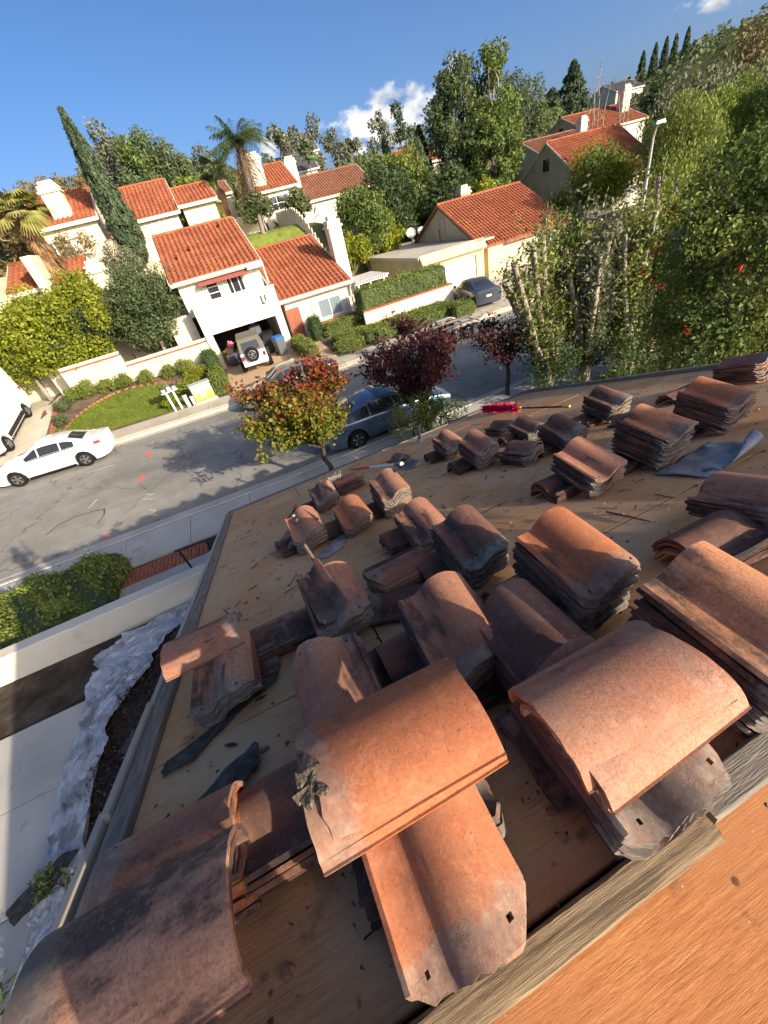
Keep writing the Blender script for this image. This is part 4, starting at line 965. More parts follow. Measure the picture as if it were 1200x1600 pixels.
def gable_house(name, label, x0, x1, y0, ze, yr, zr, zb, yb=None, wall='stucco_cream', roof='tile_far', oh=0.35, ohx=0.25, seed=1, fascia='fascia_cream', depth=None, cat='house', walls=True, loc=None, capw=0.11):
    """ridge along X at yr; front eave at y0"""
    pit = (zr-ze)/(yr-y0); yb = yb if yb is not None else 2*yr-y0; zeb = zr-(yb-yr)*pit
    p = thing(name, label, cat, loc or ((x0+x1)/2, y0, zb))
    if walls:
        yw0, yw1 = y0+oh, yb-oh; zf = ze+oh*pit-0.04; zbk = zeb+oh*pit-0.04
        pr = [(yw0, zb), (yw1, zb), (yw1, zbk), (yr, zr-0.05), (yw0, zf)]
        mb = MB().add([(x0+ohx, y, z) for y, z in pr] + [(x1-ohx, y, z) for y, z in pr], [(4, 3, 2, 1, 0), (5, 6, 7, 8, 9), (0, 5, 9, 4), (1, 2, 7, 6)])
        wpart('wall', mb, wall, p)
    r1 = wpart('roof_tiles', tiled((x0, y0, ze), (x1-x0, 0, 0), (0, yr-y0, zr-ze), seed=seed), roof, p, smooth=35); r1['kind'] = 'stuff'
    r2 = wpart('roof_tiles', tiled((x1, yb, zeb), (x0-x1, 0, 0), (0, yr-yb, zr-zeb), seed=seed+1, course=.5), roof, p, smooth=35); r2['kind'] = 'stuff'
    wpart('roof_deck', slab((x0+.02, y0+.02, ze-.025), (x1-.02, y0+.02, ze-.025), (x1-.02, yr, zr-.025), (x0+.02, yr, zr-.025), 0.07), fascia, p)
    wpart('roof_deck', slab((x1-.02, yb-.02, zeb-.025), (x0+.02, yb-.02, zeb-.025), (x0+.02, yr+.004, zr-.028), (x1-.02, yr+.004, zr-.028), 0.07), fascia, p)
    wpart('eave_board', MB().box(x0-.01, x1+.01, y0-.035, y0+.012, ze-0.24, ze-0.03), fascia, p)
    for x in (x0, x1):
        sgn = -1 if x == x0 else 1; xa, xb = sorted((x+sgn*.004, x+sgn*.05)); mb = MB()
        for q in ([(y0-.03, ze-.22), (y0-.03, ze+.03), (yr, zr+.05), (yr, zr-.18)], [(yr, zr-.18), (yr, zr+.05), (yb, zeb+.03), (yb, zeb-.18)]):
            mb.add([(xa, y, z) for y, z in q] + [(xb, y, z) for y, z in q], [(0, 1, 2, 3), (7, 6, 5, 4), (0, 4, 5, 1), (1, 5, 6, 2), (2, 6, 7, 3), (3, 7, 4, 0)])
        wpart('barge_board', mb, fascia, p)
    ridge_caps(p, (x0, yr, zr+.05), (x1, yr, zr+.05), capw, roof)
    return p
def chimney(p, x0, x1, y0, y1, z0, z1, mat='stucco_white', cap=True, cat=None):
    c = wpart('chimney', MB().bbox(x0, x1, y0, y1, z0, z1, 0.02), mat, p)
    if cap:
        l = Vector(p.location)
        for nm, e, a, b in (('chimney_cap', 0.09, z1-0.42, z1-0.28), ('chimney_pot', -0.16, z1+0.003, z1+0.22)):
            mb = MB().bbox(x0-e, x1+e, y0-e, y1+e, a, b, 0.015); mb.v = [tuple(Vector(v_)-l) for v_ in mb.v]; link(nm, mb, mat, c)
    return c

# ---- main house: two storeys, open garage
H1 = gable_house('garage_house', 'cream two-storey house with open garage and red tiled roof', -1.45, 3.95, 28.2, 5.33, 34.4, 7.72, 0.2, yb=38.4, walls=False, wall='stucco_white', seed=3, loc=(1.3, 27.5, 0.2))
wm = 'stucco_white'
wpart('wall', MB().box(-1.15, 3.72, 28.55, 38.0, 3.40, 5.42), wm, H1)                     # upper storey
mbx = MB(); pr = [(28.55, 5.423), (38.0, 5.423), (38.0, 6.0), (34.4, 7.62)]
mbx.add([(-1.15, y, z) for y, z in pr] + [(3.72, y, z) for y, z in pr], [(0, 3, 2, 1), (4, 5, 6, 7)]); wpart('gable_wall', mbx, wm, H1)
wpart('wall', MB().box(-0.85, -0.42, 27.5, 33.0, 0.05, 2.45), wm, H1)                     # garage jambs and head
wpart('wall', MB().box(3.62, 4.10, 27.5, 33.0, 0.05, 2.45), wm, H1)
wpart('garage_front', MB().box(-0.85, 4.10, 27.5, 28.545, 2.453, 3.92), wm, H1)
wpart('parapet_cap', MB().bbox(-0.89, 4.15, 27.44, 27.74, 3.923, 4.0, 0.015), wm, H1)
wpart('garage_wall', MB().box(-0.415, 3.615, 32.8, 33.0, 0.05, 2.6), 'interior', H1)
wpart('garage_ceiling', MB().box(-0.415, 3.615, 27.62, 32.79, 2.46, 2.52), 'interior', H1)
wpart('garage_trim', MB().box(-0.44, 3.64, 27.47, 27.497, 2.37, 2.46), 'white_paint', H1)
wpart('side_wall', MB().box(-2.6, -1.152, 28.9, 37.5, 0.3, 3.6), wm, H1)
window(H1, 0.20, 1.05, 4.02, 4.95, 28.55, 0, rails=2); window(H1, 1.45, 2.75, 4.04, 4.98, 28.55, 2)
a = wpart('awning', slab((0.0, 27.95, 4.86), (2.95, 27.95, 4.86), (2.95, 28.53, 5.12), (0.0, 28.53, 5.12), 0.04), 'awning', H1)
wpart('eave_return', MB().bbox(3.0, 4.0, 28.0, 28.5, 4.98, 5.27, 0.02), wm, H1)
# house number frame: a plain bracket shape on the garage front
wpart('wall_bracket', MB().box(3.10, 3.18, 27.46, 27.498, 3.15, 3.6).box(3.183, 3.30, 27.46, 27.498, 3.15, 3.22).box(3.35, 3.42, 27.46, 27.498, 3.3, 3.62), 'steel_dark', H1)
for (x, yy) in ((-0.4, 30.6), (0.5, 31.2), (2.9, 33.4)):
    zz = 5.33+(yy-28.2)*0.3855
    v_ = wpart('roof_vent', MB().lathe([(0.09, zz-.05), (0.09, zz+.28), (0.13, zz+.29), (0.12, zz+.36), (0, zz+.37)], 10, c=(x, yy, 0)), 'tile_far', H1)
wpart('downpipe', MB().tube([(4.02, 28.49, 5.1), (4.02, 28.49, 4.02)], .045, 8), 'white_paint', H1)
wpart('gutter', MB().box(-1.46, 3.96, 28.06, 28.15, 5.16, 5.27), 'white_paint', H1)
for (x0, x1) in ((0.24, 0.42), (1.47, 1.66), (2.55, 2.72)): wpart('curtain', MB().box(x0, x1, 28.525, 28.536, 4.04, 4.94), 'blind', H1)
# ---- wing with the tall chimney
W1 = gable_house('house_wing', 'low tiled wing with tall white chimney beside the open garage', 4.13, 9.05, 27.6, 3.05, 34.5, 5.66, 0.3, yb=40.2, wall='stucco_white', seed=5, ohx=0.3)
chimney(W1, 9.06, 9.95, 29.9, 30.8, 0.4, 6.25, 'stucco_white')
window(W1, 6.15, 8.55, 1.35, 2.35, 27.95, 1, glass='glass_sky', rails=0)
wpart('sill_bricks', MB().bbox(5.7, 9.2, 27.6, 27.945, 0.95, 1.15, 0.01), 'brick', W1)
dd = wpart('door', MB().bbox(4.35, 5.25, 27.90, 27.947, 0.4, 2.4, 0.01), 'door_brown', W1)
link('door_handle', MB().tube([(5.12-W1.location.x, 27.87-W1.location.y, 1.3-W1.location.z), (5.12-W1.location.x, 27.87-W1.location.y, 1.45-W1.location.z)], 0.02), 'galvanised', dd)
for i in range(4):
    mb = MB().box(4.42+(i % 2)*.40, 4.76+(i % 2)*.40, 27.888, 27.899, 0.55+(i//2)*0.9, 1.3+(i//2)*.9); mb.v = [tuple(Vector(q)-Vector(W1.location)) for q in mb.v]; link('door_panel', mb, 'door_brown', dd)
wpart('gutter', MB().box(4.13, 9.05, 27.45, 27.55, 2.88, 2.98), 'white_paint', W1); wpart('downpipe', MB().tube([(8.95, 27.62, 2.88), (8.95, 27.9, 2.5), (8.95, 27.9, .5)], .045, 8), 'white_paint', W1)
wpart('curtain', MB().box(6.17, 6.6, 27.925, 27.936, 1.37, 2.33), 'blind', W1); wpart('curtain', MB().box(8.1, 8.53, 27.925, 27.936, 1.37, 2.33), 'blind', W1)
# ---- pergola
pg = thing('pergola', 'white lattice pergola between chimney and flat garage', 'pergola', (10.6, 29, 0.4))
for (x, y) in ((9.7, 28.3), (11.6, 28.3), (9.8, 31.0), (11.6, 31.0)): wpart('post', MB().box(x-.06, x+.06, y-.06, y+.06, 0.2, 2.5), 'white_paint', pg)
for y in (28.3, 31.0): wpart('beam', MB().box(9.5, 11.9, y-.05, y+.05, 2.503, 2.66), 'white_paint', pg)
for i in range(15): wpart('slat', MB().box(9.5+i*.165, 9.58+i*.165, 28.0, 31.3, 2.663, 2.74), 'white_paint', pg)
# ---- flat-roofed garage and its gabled house
G2 = thing('flat_garage', 'low beige flat-roofed garage with white roll-up door', 'garage', (17.5, 29, 0.1))
wpart('wall', MB().box(14.9, 16.45, 29.0, 44, 0.0, 2.72), 'stucco_yellow', G2); 
wpart('wall', MB().box(19.55, 20.2, 29.0, 36, 0.0, 2.72), 'stucco_yellow', G2)
wpart('wall', MB().box(16.453, 19.547, 29.0, 29.3, 2.05, 2.72), 'stucco_yellow', G2)
wpart('parapet', slab((14.85, 28.62, 2.42), (20.25, 28.62, 2.42), (20.25, 29.05, 2.98), (14.85, 29.05, 2.98), 0.12), 'stucco_yellow', G2)
wpart('flat_roof', MB().box(14.8, 21.2, 29.06, 44.4, 2.723, 2.86), 'flat_roofing', G2)
wpart('roof_edge', MB().box(14.74, 14.798, 29.06, 44.4, 2.70, 2.92), 'fascia_cream', G2)
gd = wpart('garage_door', MB().box(16.46, 19.54, 29.12, 29.17, 0.05, 2.04), 'white_paint', G2)
for i in range(4):
    for j in range(4):
        mb = MB().bbox(16.56+j*.75, 17.22+j*.75, 29.095, 29.117, 0.12+i*.49, 0.5+i*.49, .01); mb.v = [tuple(Vector(q)-Vector(G2.location)) for q in mb.v]; link('door_panel', mb, 'white_paint', gd)
H2 = gable_house('gabled_house', 'beige gabled house with red roof behind the flat garage', 20.3, 28.6, 29.3, 2.35, 35.4, 5.35, 0.0, yb=42, wall='stucco_beige', seed=7, fascia='tile_far_brown')
window(H2, 34.9, 35.6, 3.5, 4.4, 20.55, 0, side='x', frame='stucco_beige', glass='blind')
window(H2, 26.4, 27.6, 0.9, 1.9, 29.65, 1, glass='glass_dark')
wpart('porch_wall', MB().box(20.6, 21.9, 29.0, 29.62, 0.0, 2.2), 'stucco_yellow', H2)
chimney(H2, 24.0, 25.0, 37.5, 38.4, 3.0, 6.0, 'stucco_beige')
# satellite dishes on the flat roof
for i, (x, y, z, s) in enumerate(((20.2, 40.5, 2.86, .45), (20.7, 39.3, 2.86, .38))):
    d_ = thing('satellite_dish', ('larger' if i == 0 else 'smaller') + ' white satellite dish on the flat garage roof', 'satellite dish', (x, y, z), 0, 'dishes on the flat roof')
    link('mast', MB().tube([(0, 0, 0), (0, 0, .7)], .03), 'galvanised', d_)
    mb = MB().lathe([(0, 0.0), (s*.4, .03), (s*.75, .09), (s, .17)], 18); ob = link('dish', mb, 'white_paint', d_, (0, 0, .8), (R(60), 0, R(-25)), smooth=60)
    link('arm', MB().tube([(0, 0, .75), (-.15, -.4, .9)], .015), 'galvanised', d_)
pp = thing('roof_pipe', 'rusty vent pipe standing on the flat garage roof', 'pipe', (19.8, 34.5, 2.86)); link('pipe', MB().lathe([(.05, 0), (.05, .8), (.07, .81), (.07, .9), (0, .9)], 10), 'tile_far_brown', pp)
link('flange', MB().lathe([(.13, 0), (.06, .05)], 10), 'galvanised', pp)
# ---- third house, right
H3 = gable_house('rear_gabled_house', 'beige house with broad gable and red roof behind the leafy tree', 40.6, 51.0, 39.5, 3.5, 46, 7.9, -0.3, yb=56, wall='stucco_beige', seed=9)
window(H3, 45.5, 46.6, 5.4, 6.5, 40.85, 0, side='x', frame='stucco_beige', glass='glass_dark'); window(H3, 46.0, 48.2, 0.9, 2.5, 39.85, 1, glass='blind'); window(H3, 43, 44.4, 0.9, 2.4, 39.85, 1)
# ---- white house far right
H4 = gable_house('white_gabled_house', 'white gabled house with chimney below the conifer at upper right', 61.0, 72.5, 60, 8.4, 66, 11.0, 1.0, yb=72, wall='stucco_white', seed=11)
chimney(H4, 70.2, 71.6, 63, 64.2, 6, 12.6, 'stucco_white'); window(H4, 65.6, 66.6, 8.8, 9.8, 61.25, 0, side='x')
H4b = gable_house('brown_roofed_house', 'house with brown tiled roof and white chimney behind the broad gable', 47.5, 56.5, 53.5, 6.6, 58.5, 8.9, 1.5, wall='stucco_cream', roof='tile_far_brown', seed=12)
chimney(H4b, 53.5, 54.6, 54.2, 55.1, 4.5, 9.7, 'stucco_white')
# ---- houses up the bank on the left
U1 = gable_house('upper_house', 'cream house with stepped red roof above the open garage house', -2.75, 1.0, 40.0, 9.2, 45, 11.55, 5.0, yb=50, wall='stucco_cream', seed=13)
U1b = gable_house('upper_house_wing', 'cream wing joining the right of the stepped-roof house', 1.02, 4.0, 40.15, 9.45, 44, 10.75, 5.0, yb=48, wall='stucco_cream', seed=14)
window(U1, -1.75, -0.75, 8.0, 8.95, 40.35, 1, glass='blind'); window(U1, -0.25, 0.65, 8.1, 8.95, 40.35, 1, glass='blind')
wpart('side_block', MB().bbox(-3.6, -2.52, 38.9, 40.3, 5.5, 8.0, .02), 'stucco_cream', U1)
U2 = gable_house('left_house', 'cream house with broad chimney left of the tall cypress', -8.6, -4.3, 38.0, 9.75, 42, 11.6, 5.5, wall='stucco_cream', seed=15, fascia='white_paint')
chimney(U2, -6.9, -5.7, 38.6, 39.6, 8.6, 11.8, 'stucco_cream'); window(U2, -7.6, -6.1, 8.15, 8.85, 38.35, 1, frame='door_brown', glass='blind'); window(U2, -8.2, -7.8, 8.2, 8.9, 38.35, 0)
wpart('balcony', MB().bbox(-8.8, -4.6, 37.2, 38.33, 6.9, 7.9, .02), 'stucco_cream', U2)
# neighbour on the far left (behind the yellow-green trees)
L1_ = gable_house('left_neighbour_house', 'cream house with small red roof behind the yellow-green tree', -10.0, -8.1, 31.5, 6.75, 35, 8.1, 0.8, wall='stucco_cream', seed=16, ohx=.1)
wpart('parapet_wall', MB().box(-8.09, -7.6, 30.8, 35.5, 0.8, 8.15), 'stucco_cream', L1_)
wpart('side_wall', MB().box(-18, -10.01, 30.6, 36, 0.8, 7.6), 'stucco_cream', L1_)
L2_ = gable_house('left_neighbour_wing', 'small red roofed wing with cream chimney beside the olive tree', -7.58, -5.6, 31.3, 6.6, 34.2, 7.6, 0.8, wall='stucco_cream', seed=17, ohx=.1)
chimney(L2_, -5.55, -4.55, 31.0, 31.9, 0.8, 7.1, 'stucco_cream')
# ---- middle distance
M1 = gable_house('white_chimney_house', 'white house with two chimneys right of the tall palm', 8.6, 13.2, 50.0, 9.8, 54.5, 12.0, 6.0, wall='stucco_white', seed=18)
chimney(M1, 8.9, 10.3, 50.8, 51.8, 8.5, 12.6, 'stucco_white'); window(M1, 10.0, 11.9, 8.1, 9.2, 50.35, 2, glass='glass_dark', rails=1)
wpart('front_wall', MB().box(8.9, 12.9, 49.4, 50.3, 5.5, 7.3), 'stucco_white', M1)
M2 = gable_house('long_tiled_house', 'long red roofed house right of the white two-chimney house', 13.3, 22.5, 52.2, 8.3, 57, 10.6, 5.5, wall='stucco_white', roof='tile_far_brown', seed=19)
chimney(M2, 13.6, 14.8, 55, 56, 9, 12.2, 'stucco_white')
M3 = gable_house('grey_roofed_house', 'white house with dark grey roof beyond the red roofs', 17.5, 24.5, 78, 13.0, 82, 15.3, 9, wall='stucco_white', roof='roof_grey', seed=20, fascia='white_paint'); window(M3, 19.5, 21, 11.2, 12.5, 78.35, 1)
M4 = gable_house('distant_blue_house', 'distant pale house with steep dark roof under the eucalyptus trees', 25.0, 31.0, 96, 17.0, 100, 20.0, 12, wall='stucco_white', roof='roof_grey', seed=21, fascia='white_paint'); window(M4, 27, 28.5, 14.8, 16.2, 96.35, 1)
M5 = gable_house('small_cottage', 'small cream cottage with brown roof left of the palm', 4.2, 7.6, 58, 11.0, 61, 12.2, 7, wall='stucco_cream', roof='tile_far_brown', seed=22); window(M5, 5, 6, 9.6, 10.4, 58.35, 1)
M6 = gable_house('hidden_cottage', 'red roofed cottage glimpsed between the dark trees', 31, 37, 62, 9.6, 66, 11.6, 4, wall='stucco_white', seed=23); window(M6, 33, 34.5, 7.5, 8.8, 62.35, 1)
random.seed(9)
hn = [(176, 128, 17.5, 'pale hillside house right of the cypress row'), (122, 112, 12.5, 'small white hillside house left of the cypress row'), (196, 126, 20, 'tan hillside house near the upper right corner')]
for i, (x, y, z, lb) in enumerate(hn):
    hh = gable_house('hillside_house', lb, x, x+10, y, z+4.4, y+5, z+6.6, z-4, wall=random.choice(['stucco_white', 'stucco_cream']), roof=random.choice(['roof_grey', 'tile_far_brown']), seed=30+i, fascia='white_paint'); hh['group'] = 'houses on the far hillside'
    window(hh, x+2, x+3.6, z+2, z+3.4, y+.35, 1); window(hh, x+6, x+7.6, z+2, z+3.4, y+.35, 1)
# ---- garden walls
GW = thing('garden_wall', 'stepped cream garden wall with red brick capping behind the lawn', 'wall', (-5, 27.6, 0.9))
for (x0, x1, zt, zb_) in ((-8.85, -5.62, 2.78, 1.0), (-5.6, -0.9, 2.12, 0.5)):
    wpart('wall', MB().box(x0, x1, 27.5, 27.7, zb_, zt), 'stucco_cream', GW)
    for i in range(int((x1-x0)/0.235)):
        wpart('brick', MB().bbox(x0+i*.235, x0+i*.235+.225, 27.44, 27.76, zt+.003, zt+.075, .008), 'brick', GW)
    wpart('wall_top', MB().box(x0+.01, x1-.01, 27.51, 27.69, zt+.078, zt+.22), 'stucco_cream', GW)
SW = thing('drive_wall', 'cream side wall running back beside the van driveway', 'wall', (-9.2, 29, 1)); wpart('wall', MB().box(-10.0, -8.9, 29.2, 29.4, 0.8, 2.9), 'stucco_cream', SW); wpart('gate', MB().box(-8.88, -8.0, 29.25, 29.32, .9, 2.6), 'wood_grey', SW)
HW = thing('hedge_wall', 'low cream wall with brick capping in front of the tall hedge', 'wall', (12, 25.3, 0.4))
wpart('wall', MB().box(8.55, 15.0, 25.05, 25.25, 0.1, 1.42), 'stucco_white', HW); 
for i in range(27): wpart('brick', MB().bbox(8.55+i*.238, 8.55+i*.238+.228, 24.99, 25.31, 1.423, 1.5, .008), 'brick', HW)
BW = thing('bank_wall', 'pale timber fence climbing the grass bank', 'fence', (10.5, 41, 5.5))
for i in range(22):
    t_ = i/21; x, y = 9.2+2.2*t_, 45.5-6*t_; z = float(terrain(x, y)); wpart('board', MB().box(x-.05, x+.05, y-.14, y+.14, z-.1, z+1.25+random.uniform(-.03, .03)), 'stucco_white', BW)
CB = thing('cream_block_wall', 'cream block wall at the top of the grass bank', 'wall', (5.3, 44, 7)); wpart('wall', MB().box(5.4, 7.2, 44.5, 44.8, 5.5, 8.1), 'stucco_cream', CB); wpart('step', MB().box(4.6, 5.38, 44.3, 44.8, 5.5, 7.0), 'stucco_cream', CB)
UR = thing('roof_urn', 'white corner wall with brick top left of the upper house', 'wall', (-4.2, 39, 7)); wpart('wall', MB().box(-4.6, -3.65, 38.2, 39.2, 6.0, 8.3), 'stucco_cream', UR); wpart('cap', MB().bbox(-4.65, -3.6, 38.15, 39.25, 8.303, 8.4, .01), 'brick', UR)
mb = MB().grid(20, 14, lambda u, v: (lambda x, y: (x, y, float(terrain(x, y))+0.05))(3.5+7.5*u, 37.5+7.5*v)); struct(link('grass_bank', mb, 'grass', smooth=180))

# ---- unseen neighbour, added towards the sun to cast shade on the street
NH = gable_house('added_shade_house', 'unseen white house added right of the stripped roof to cast street shade', 9.0, 15.4, -1.2, 5.0, -4.6, 6.4, 0.0, yb=-8, wall='stucco_white', seed=50)
# ================================================================== vehicles (x forward, y left, z up)
def wheel(parent, x, y, r, w_, rim='alloy', spokes=5, sgn=1):
    wh = bpy.data.objects.new('wheel', None); COL.objects.link(wh); wh.parent = parent; wh.location = (x, y, r)
    link('tyre', MB().lathe([(r*.62, -w_/2), (r*.9, -w_/2), (r*.985, -w_*.36), (r, -w_*.2), (r, w_*.2), (r*.985, w_*.36), (r*.9, w_/2), (r*.62, w_/2), (r*.6, 0), (r*.62, -w_/2)], 28, 'y'), 'rubber', wh, smooth=40)
    ym = sgn*w_*.42
    mb = MB().lathe([(r*.64, ym-sgn*.05), (r*.64, ym), (r*.58, ym+sgn*.006), (r*.56, ym-sgn*.03)], 28, 'y').lathe([(0, ym), (r*.15, ym), (r*.16, ym-sgn*.03)], 14, 'y')
    for k in range(spokes):
        M = Matrix.Rotation(2*math.pi*k/spokes, 4, 'Y'); mb.add([M @ Vector(p) for p in ((-r*.05, ym, 0), (r*.05, ym, 0), (r*.09, ym, r*.58), (-r*.09, ym, r*.58), (-r*.05, ym-sgn*.03, 0), (r*.05, ym-sgn*.03, 0), (r*.09, ym-sgn*.03, r*.58), (-r*.09, ym-sgn*.03, r*.58))], [(0, 1, 2, 3), (7, 6, 5, 4), (1, 5, 6, 2), (0, 3, 7, 4)])
    link('rim', mb, rim, wh)
    link('brake_disc', MB().lathe([(0, ym-sgn*.06), (r*.6, ym-sgn*.06)], 20, 'y'), 'black_plastic', wh)
def car(name, label, loc, heading, spec, paint, group='cars along the street', rim='alloy', pitch=0.0, glass='glass_dark', rear='lens_red', cladding=None, cat='car'):
    """spec: control rows (x, halfwidth, belt z, top z, top half-width factor), wheels, radius, glass ranges"""
    c = thing(name, label, cat, loc, heading, group); c.rotation_euler = (0, pitch, heading)
    S = sorted(spec['rows']); xs_ = [r_[0] for r_ in S]; wr = spec['r']; wx = spec['wheels']
    xx = sorted(set([round(float(q), 3) for q in np.linspace(xs_[0], xs_[-1], 34)] + xs_ + [round(w0+d_, 3) for w0 in wx for d_ in (-wr*1.22, -wr*1.12, -wr*.8, -wr*.4, 0, wr*.4, wr*.8, wr*1.12, wr*1.22)]))
    f = lambda k, x: float(np.interp(x, xs_, [r_[k] for r_ in S]))
    zb0 = spec.get('zb', 0.2); L_ = xs_[-1]-xs_[0]
    rings = []
    for x in xx:
        hw, belt, top, tf = f(1, x), f(2, x), f(3, x), f(4, x)
        e = min(1.0, min(x-xs_[0], xs_[-1]-x)/0.35); zb = zb0 + (1-e)*0.10
        arch = 0.0
        for w0 in wx:
            d_ = abs(x-w0)/(wr*1.16)
            if d_ < 1: arch = max(arch, wr + wr*1.16*math.sqrt(1-d_*d_))
        hb = [zb, zb+0.03, zb+0.16, (zb+belt)*.52, belt-0.06, belt]
        hb = [max(h_, min(arch, belt-0.10)) if i_ < 4 else h_ for i_, h_ in enumerate(hb)]
        th = hw*tf; cr = min(0.05, max(0.0, (top-belt)*.25))
        ring = [(0, hb[0]), (hw*.90, hb[0]), (hw*.97, hb[1]), (hw*.995, hb[2]), (hw, hb[3]), (hw*.985, hb[4]), (hw*.945, hb[5]), (th, max(belt+.004, top-0.06-cr*.4)), (th*.90, top-0.012), (th*.5, top+0.012), (0, top+0.02)]
        rings.append([(x, y, z) for y, z in ring] + [(x, -y, z) for y, z in ring[-2:0:-1]])
    m = len(rings[0]); mb = MB(); mb.add([p for r_ in rings for p in r_], [(i*m+j, i*m+(j+1) % m, (i+1)*m+(j+1) % m, (i+1)*m+j) for i in range(len(xx)-1) for j in range(m)] + [tuple(range(m))[::-1], tuple((len(xx)-1)*m+j for j in range(m))])
    link('body', mb, paint, c, smooth=32)
    # glass: slightly proud panels over the greenhouse
    def patch(name, xa, xb, ja, jb, off, ins=0.0, mirror=False, mat=glass, n=8):
        def pt(x, j):
            i = max(0, min(len(xx)-2, int(np.searchsorted(xx, x))-1)); t_ = (x-xx[i])/(xx[i+1]-xx[i]); j0 = int(math.floor(j)); fj = j-j0
            def q(ii): return Vector(rings[ii][j0 % m]).lerp(Vector(rings[ii][(j0+1) % m]), fj)
            return q(i).lerp(q(i+1), t_)
        g_ = MB(); P_ = [[pt(xa+(xb-xa)*u/n, ja+(jb-ja)*v/4) for u in range(n+1)] for v in range(5)]
        vs_ = []
        for v in range(5):
            for u in range(n+1):
                a_ = P_[min(v+1, 4)][u]-P_[max(v-1, 0)][u]; b_ = P_[v][min(u+1, n)]-P_[v][max(u-1, 0)]; N_ = b_.cross(a_)
                N_ = N_.normalized() if N_.length > 1e-6 else Vector((0, 0, 1))
                ctr = Vector((P_[v][u].x, 0, 0.8))
                if N_.dot(P_[v][u]-ctr) < 0: N_ = -N_
                p_ = P_[v][u] + N_*off; vs_.append((p_.x, -p_.y if mirror else p_.y, p_.z))
        g_.add(vs_, [(v*(n+1)+u, v*(n+1)+u+1, (v+1)*(n+1)+u+1, (v+1)*(n+1)+u) for v in range(4) for u in range(n)])
        return link(name, g_, mat, c, smooth=180)
    for (xa, xb) in spec['side']:
        for mir in (False, True): patch('side_window', xa, xb, 6.12, 6.92, 0.006, mirror=mir)
    for xs2 in spec.get('seams', (-0.92, 0.14, 1.0)):
        for mir in (False, True): patch('door_seam', xs2, xs2+.014, 2.2, 5.9, 0.003, mirror=mir, mat='black_plastic', n=1)
    for mir in (False, True): patch('sill_trim', wx[1]+wr*1.25, wx[0]-wr*1.25, 1.2, 2.6, 0.006, mirror=mir, mat='black_plastic', n=6); patch('belt_trim', spec['side'][0][0], spec['side'][-1][1], 5.98, 6.10, 0.005, mirror=mir, mat='black_plastic', n=10)
    patch('number_plate_recess', xs_[0]+.01, xs_[0]+.012, 3.4, 4.2, 0.0, mat=paint, n=1) if False else None
    if spec.get('ws'): patch('windscreen', spec['ws'][0], spec['ws'][1], 7.05, 12.95, 0.006)
    if spec.get('rw'): patch('rear_window', spec['rw'][0], spec['rw'][1], 7.1, 12.9, 0.006)
    if spec.get('sunroof'): patch('sunroof', spec['sunroof'][0], spec['sunroof'][1], 8.3, 11.7, 0.005)
    xf, xr = xs_[-1], xs_[0]
    for s in (-1, 1):
        for w0 in wx: wheel(c, w0, s*(f(1, w0)-0.085), wr, 0.21, rim, sgn=s)
        patch('headlight', xf-0.42, xf-0.07, 4.55, 5.6, 0.008, mirror=s < 0, mat='lens_clear', n=5)
        patch('taillight', xr+0.03, xr+0.36, 4.75, 5.75, 0.008, mirror=s < 0, mat=rear, n=5)
        mx = spec['mirror']
        link('mirror', MB().bbox(mx-.07, mx+.08, s*(f(1, mx)+.09)-.08, s*(f(1, mx)+.09)+.08, f(2, mx)+.03, f(2, mx)+.17, .03), paint, c)
        for (hx) in spec.get('handles', (-0.35, 0.55)): link('door_handle', MB().bbox(hx-.09, hx+.09, s*f(1, hx)*1.0-.012, s*f(1, hx)*1.0+.018*1, f(2, hx)-.16, f(2, hx)-.12, .006), paint, c)
    link('number_plate', MB().box(xr-.012, xr+.0, -.16, .16, .62, .74), 'plate', c)
    link('underside', MB().box(xr+.3, xf-.3, -f(1, 0)*.84, f(1, 0)*.84, 0.17, wr*1.9), 'black_plastic', c)
    return c
SEDAN = dict(rows=[(-2.44, .70, .92, .93, .80), (-2.38, .82, .98, 1.01, .84), (-2.0, .895, 1.0, 1.07, .84), (-1.72, .905, 1.0, 1.10, .80), (-1.08, .91, .98, 1.35, .66), (-.6, .915, .965, 1.425, .66), (-.1, .92, .955, 1.44, .67), (.28, .92, .95, 1.40, .67), (1.02, .915, .93, 1.0, .80), (1.5, .905, .86, .93, .84), (2.0, .875, .76, .82, .84), (2.3, .79, .66, .69, .8), (2.44, .62, .56, .58, .8)],
             wheels=(1.42, -1.4), r=.34, side=((-1.30, -.78), (-.72, .12), (.18, .78)), ws=(.34, .98), rw=(-1.66, -1.12), mirror=.72, zb=.18)
car('white_sedan', 'white sedan parked at the far kerb in front of the lawn', (-8.6, 19.8, float(gs(-8.6))+0.01), R(180-3), SEDAN, 'paint_white', rim='alloy', pitch=-0.03, rear='lens_red').scale = (.95, .95, .95)
car('silver_sedan', 'silver blue sedan parked at the near kerb behind the autumn tree', (4.2, 12.5, 0.02), R(0), dict(SEDAN, sunroof=(-.35, .15)), 'paint_silver_blue')
car('grey_sedan', 'grey sedan half hidden by the autumn tree at the far kerb', (2.1, 19.6, 0.02), R(180), SEDAN, 'paint_grey')
car('charcoal_sedan', 'charcoal sedan standing before the white garage door', (16.1, 24.4, 0.12), R(78), SEDAN, 'paint_charcoal')
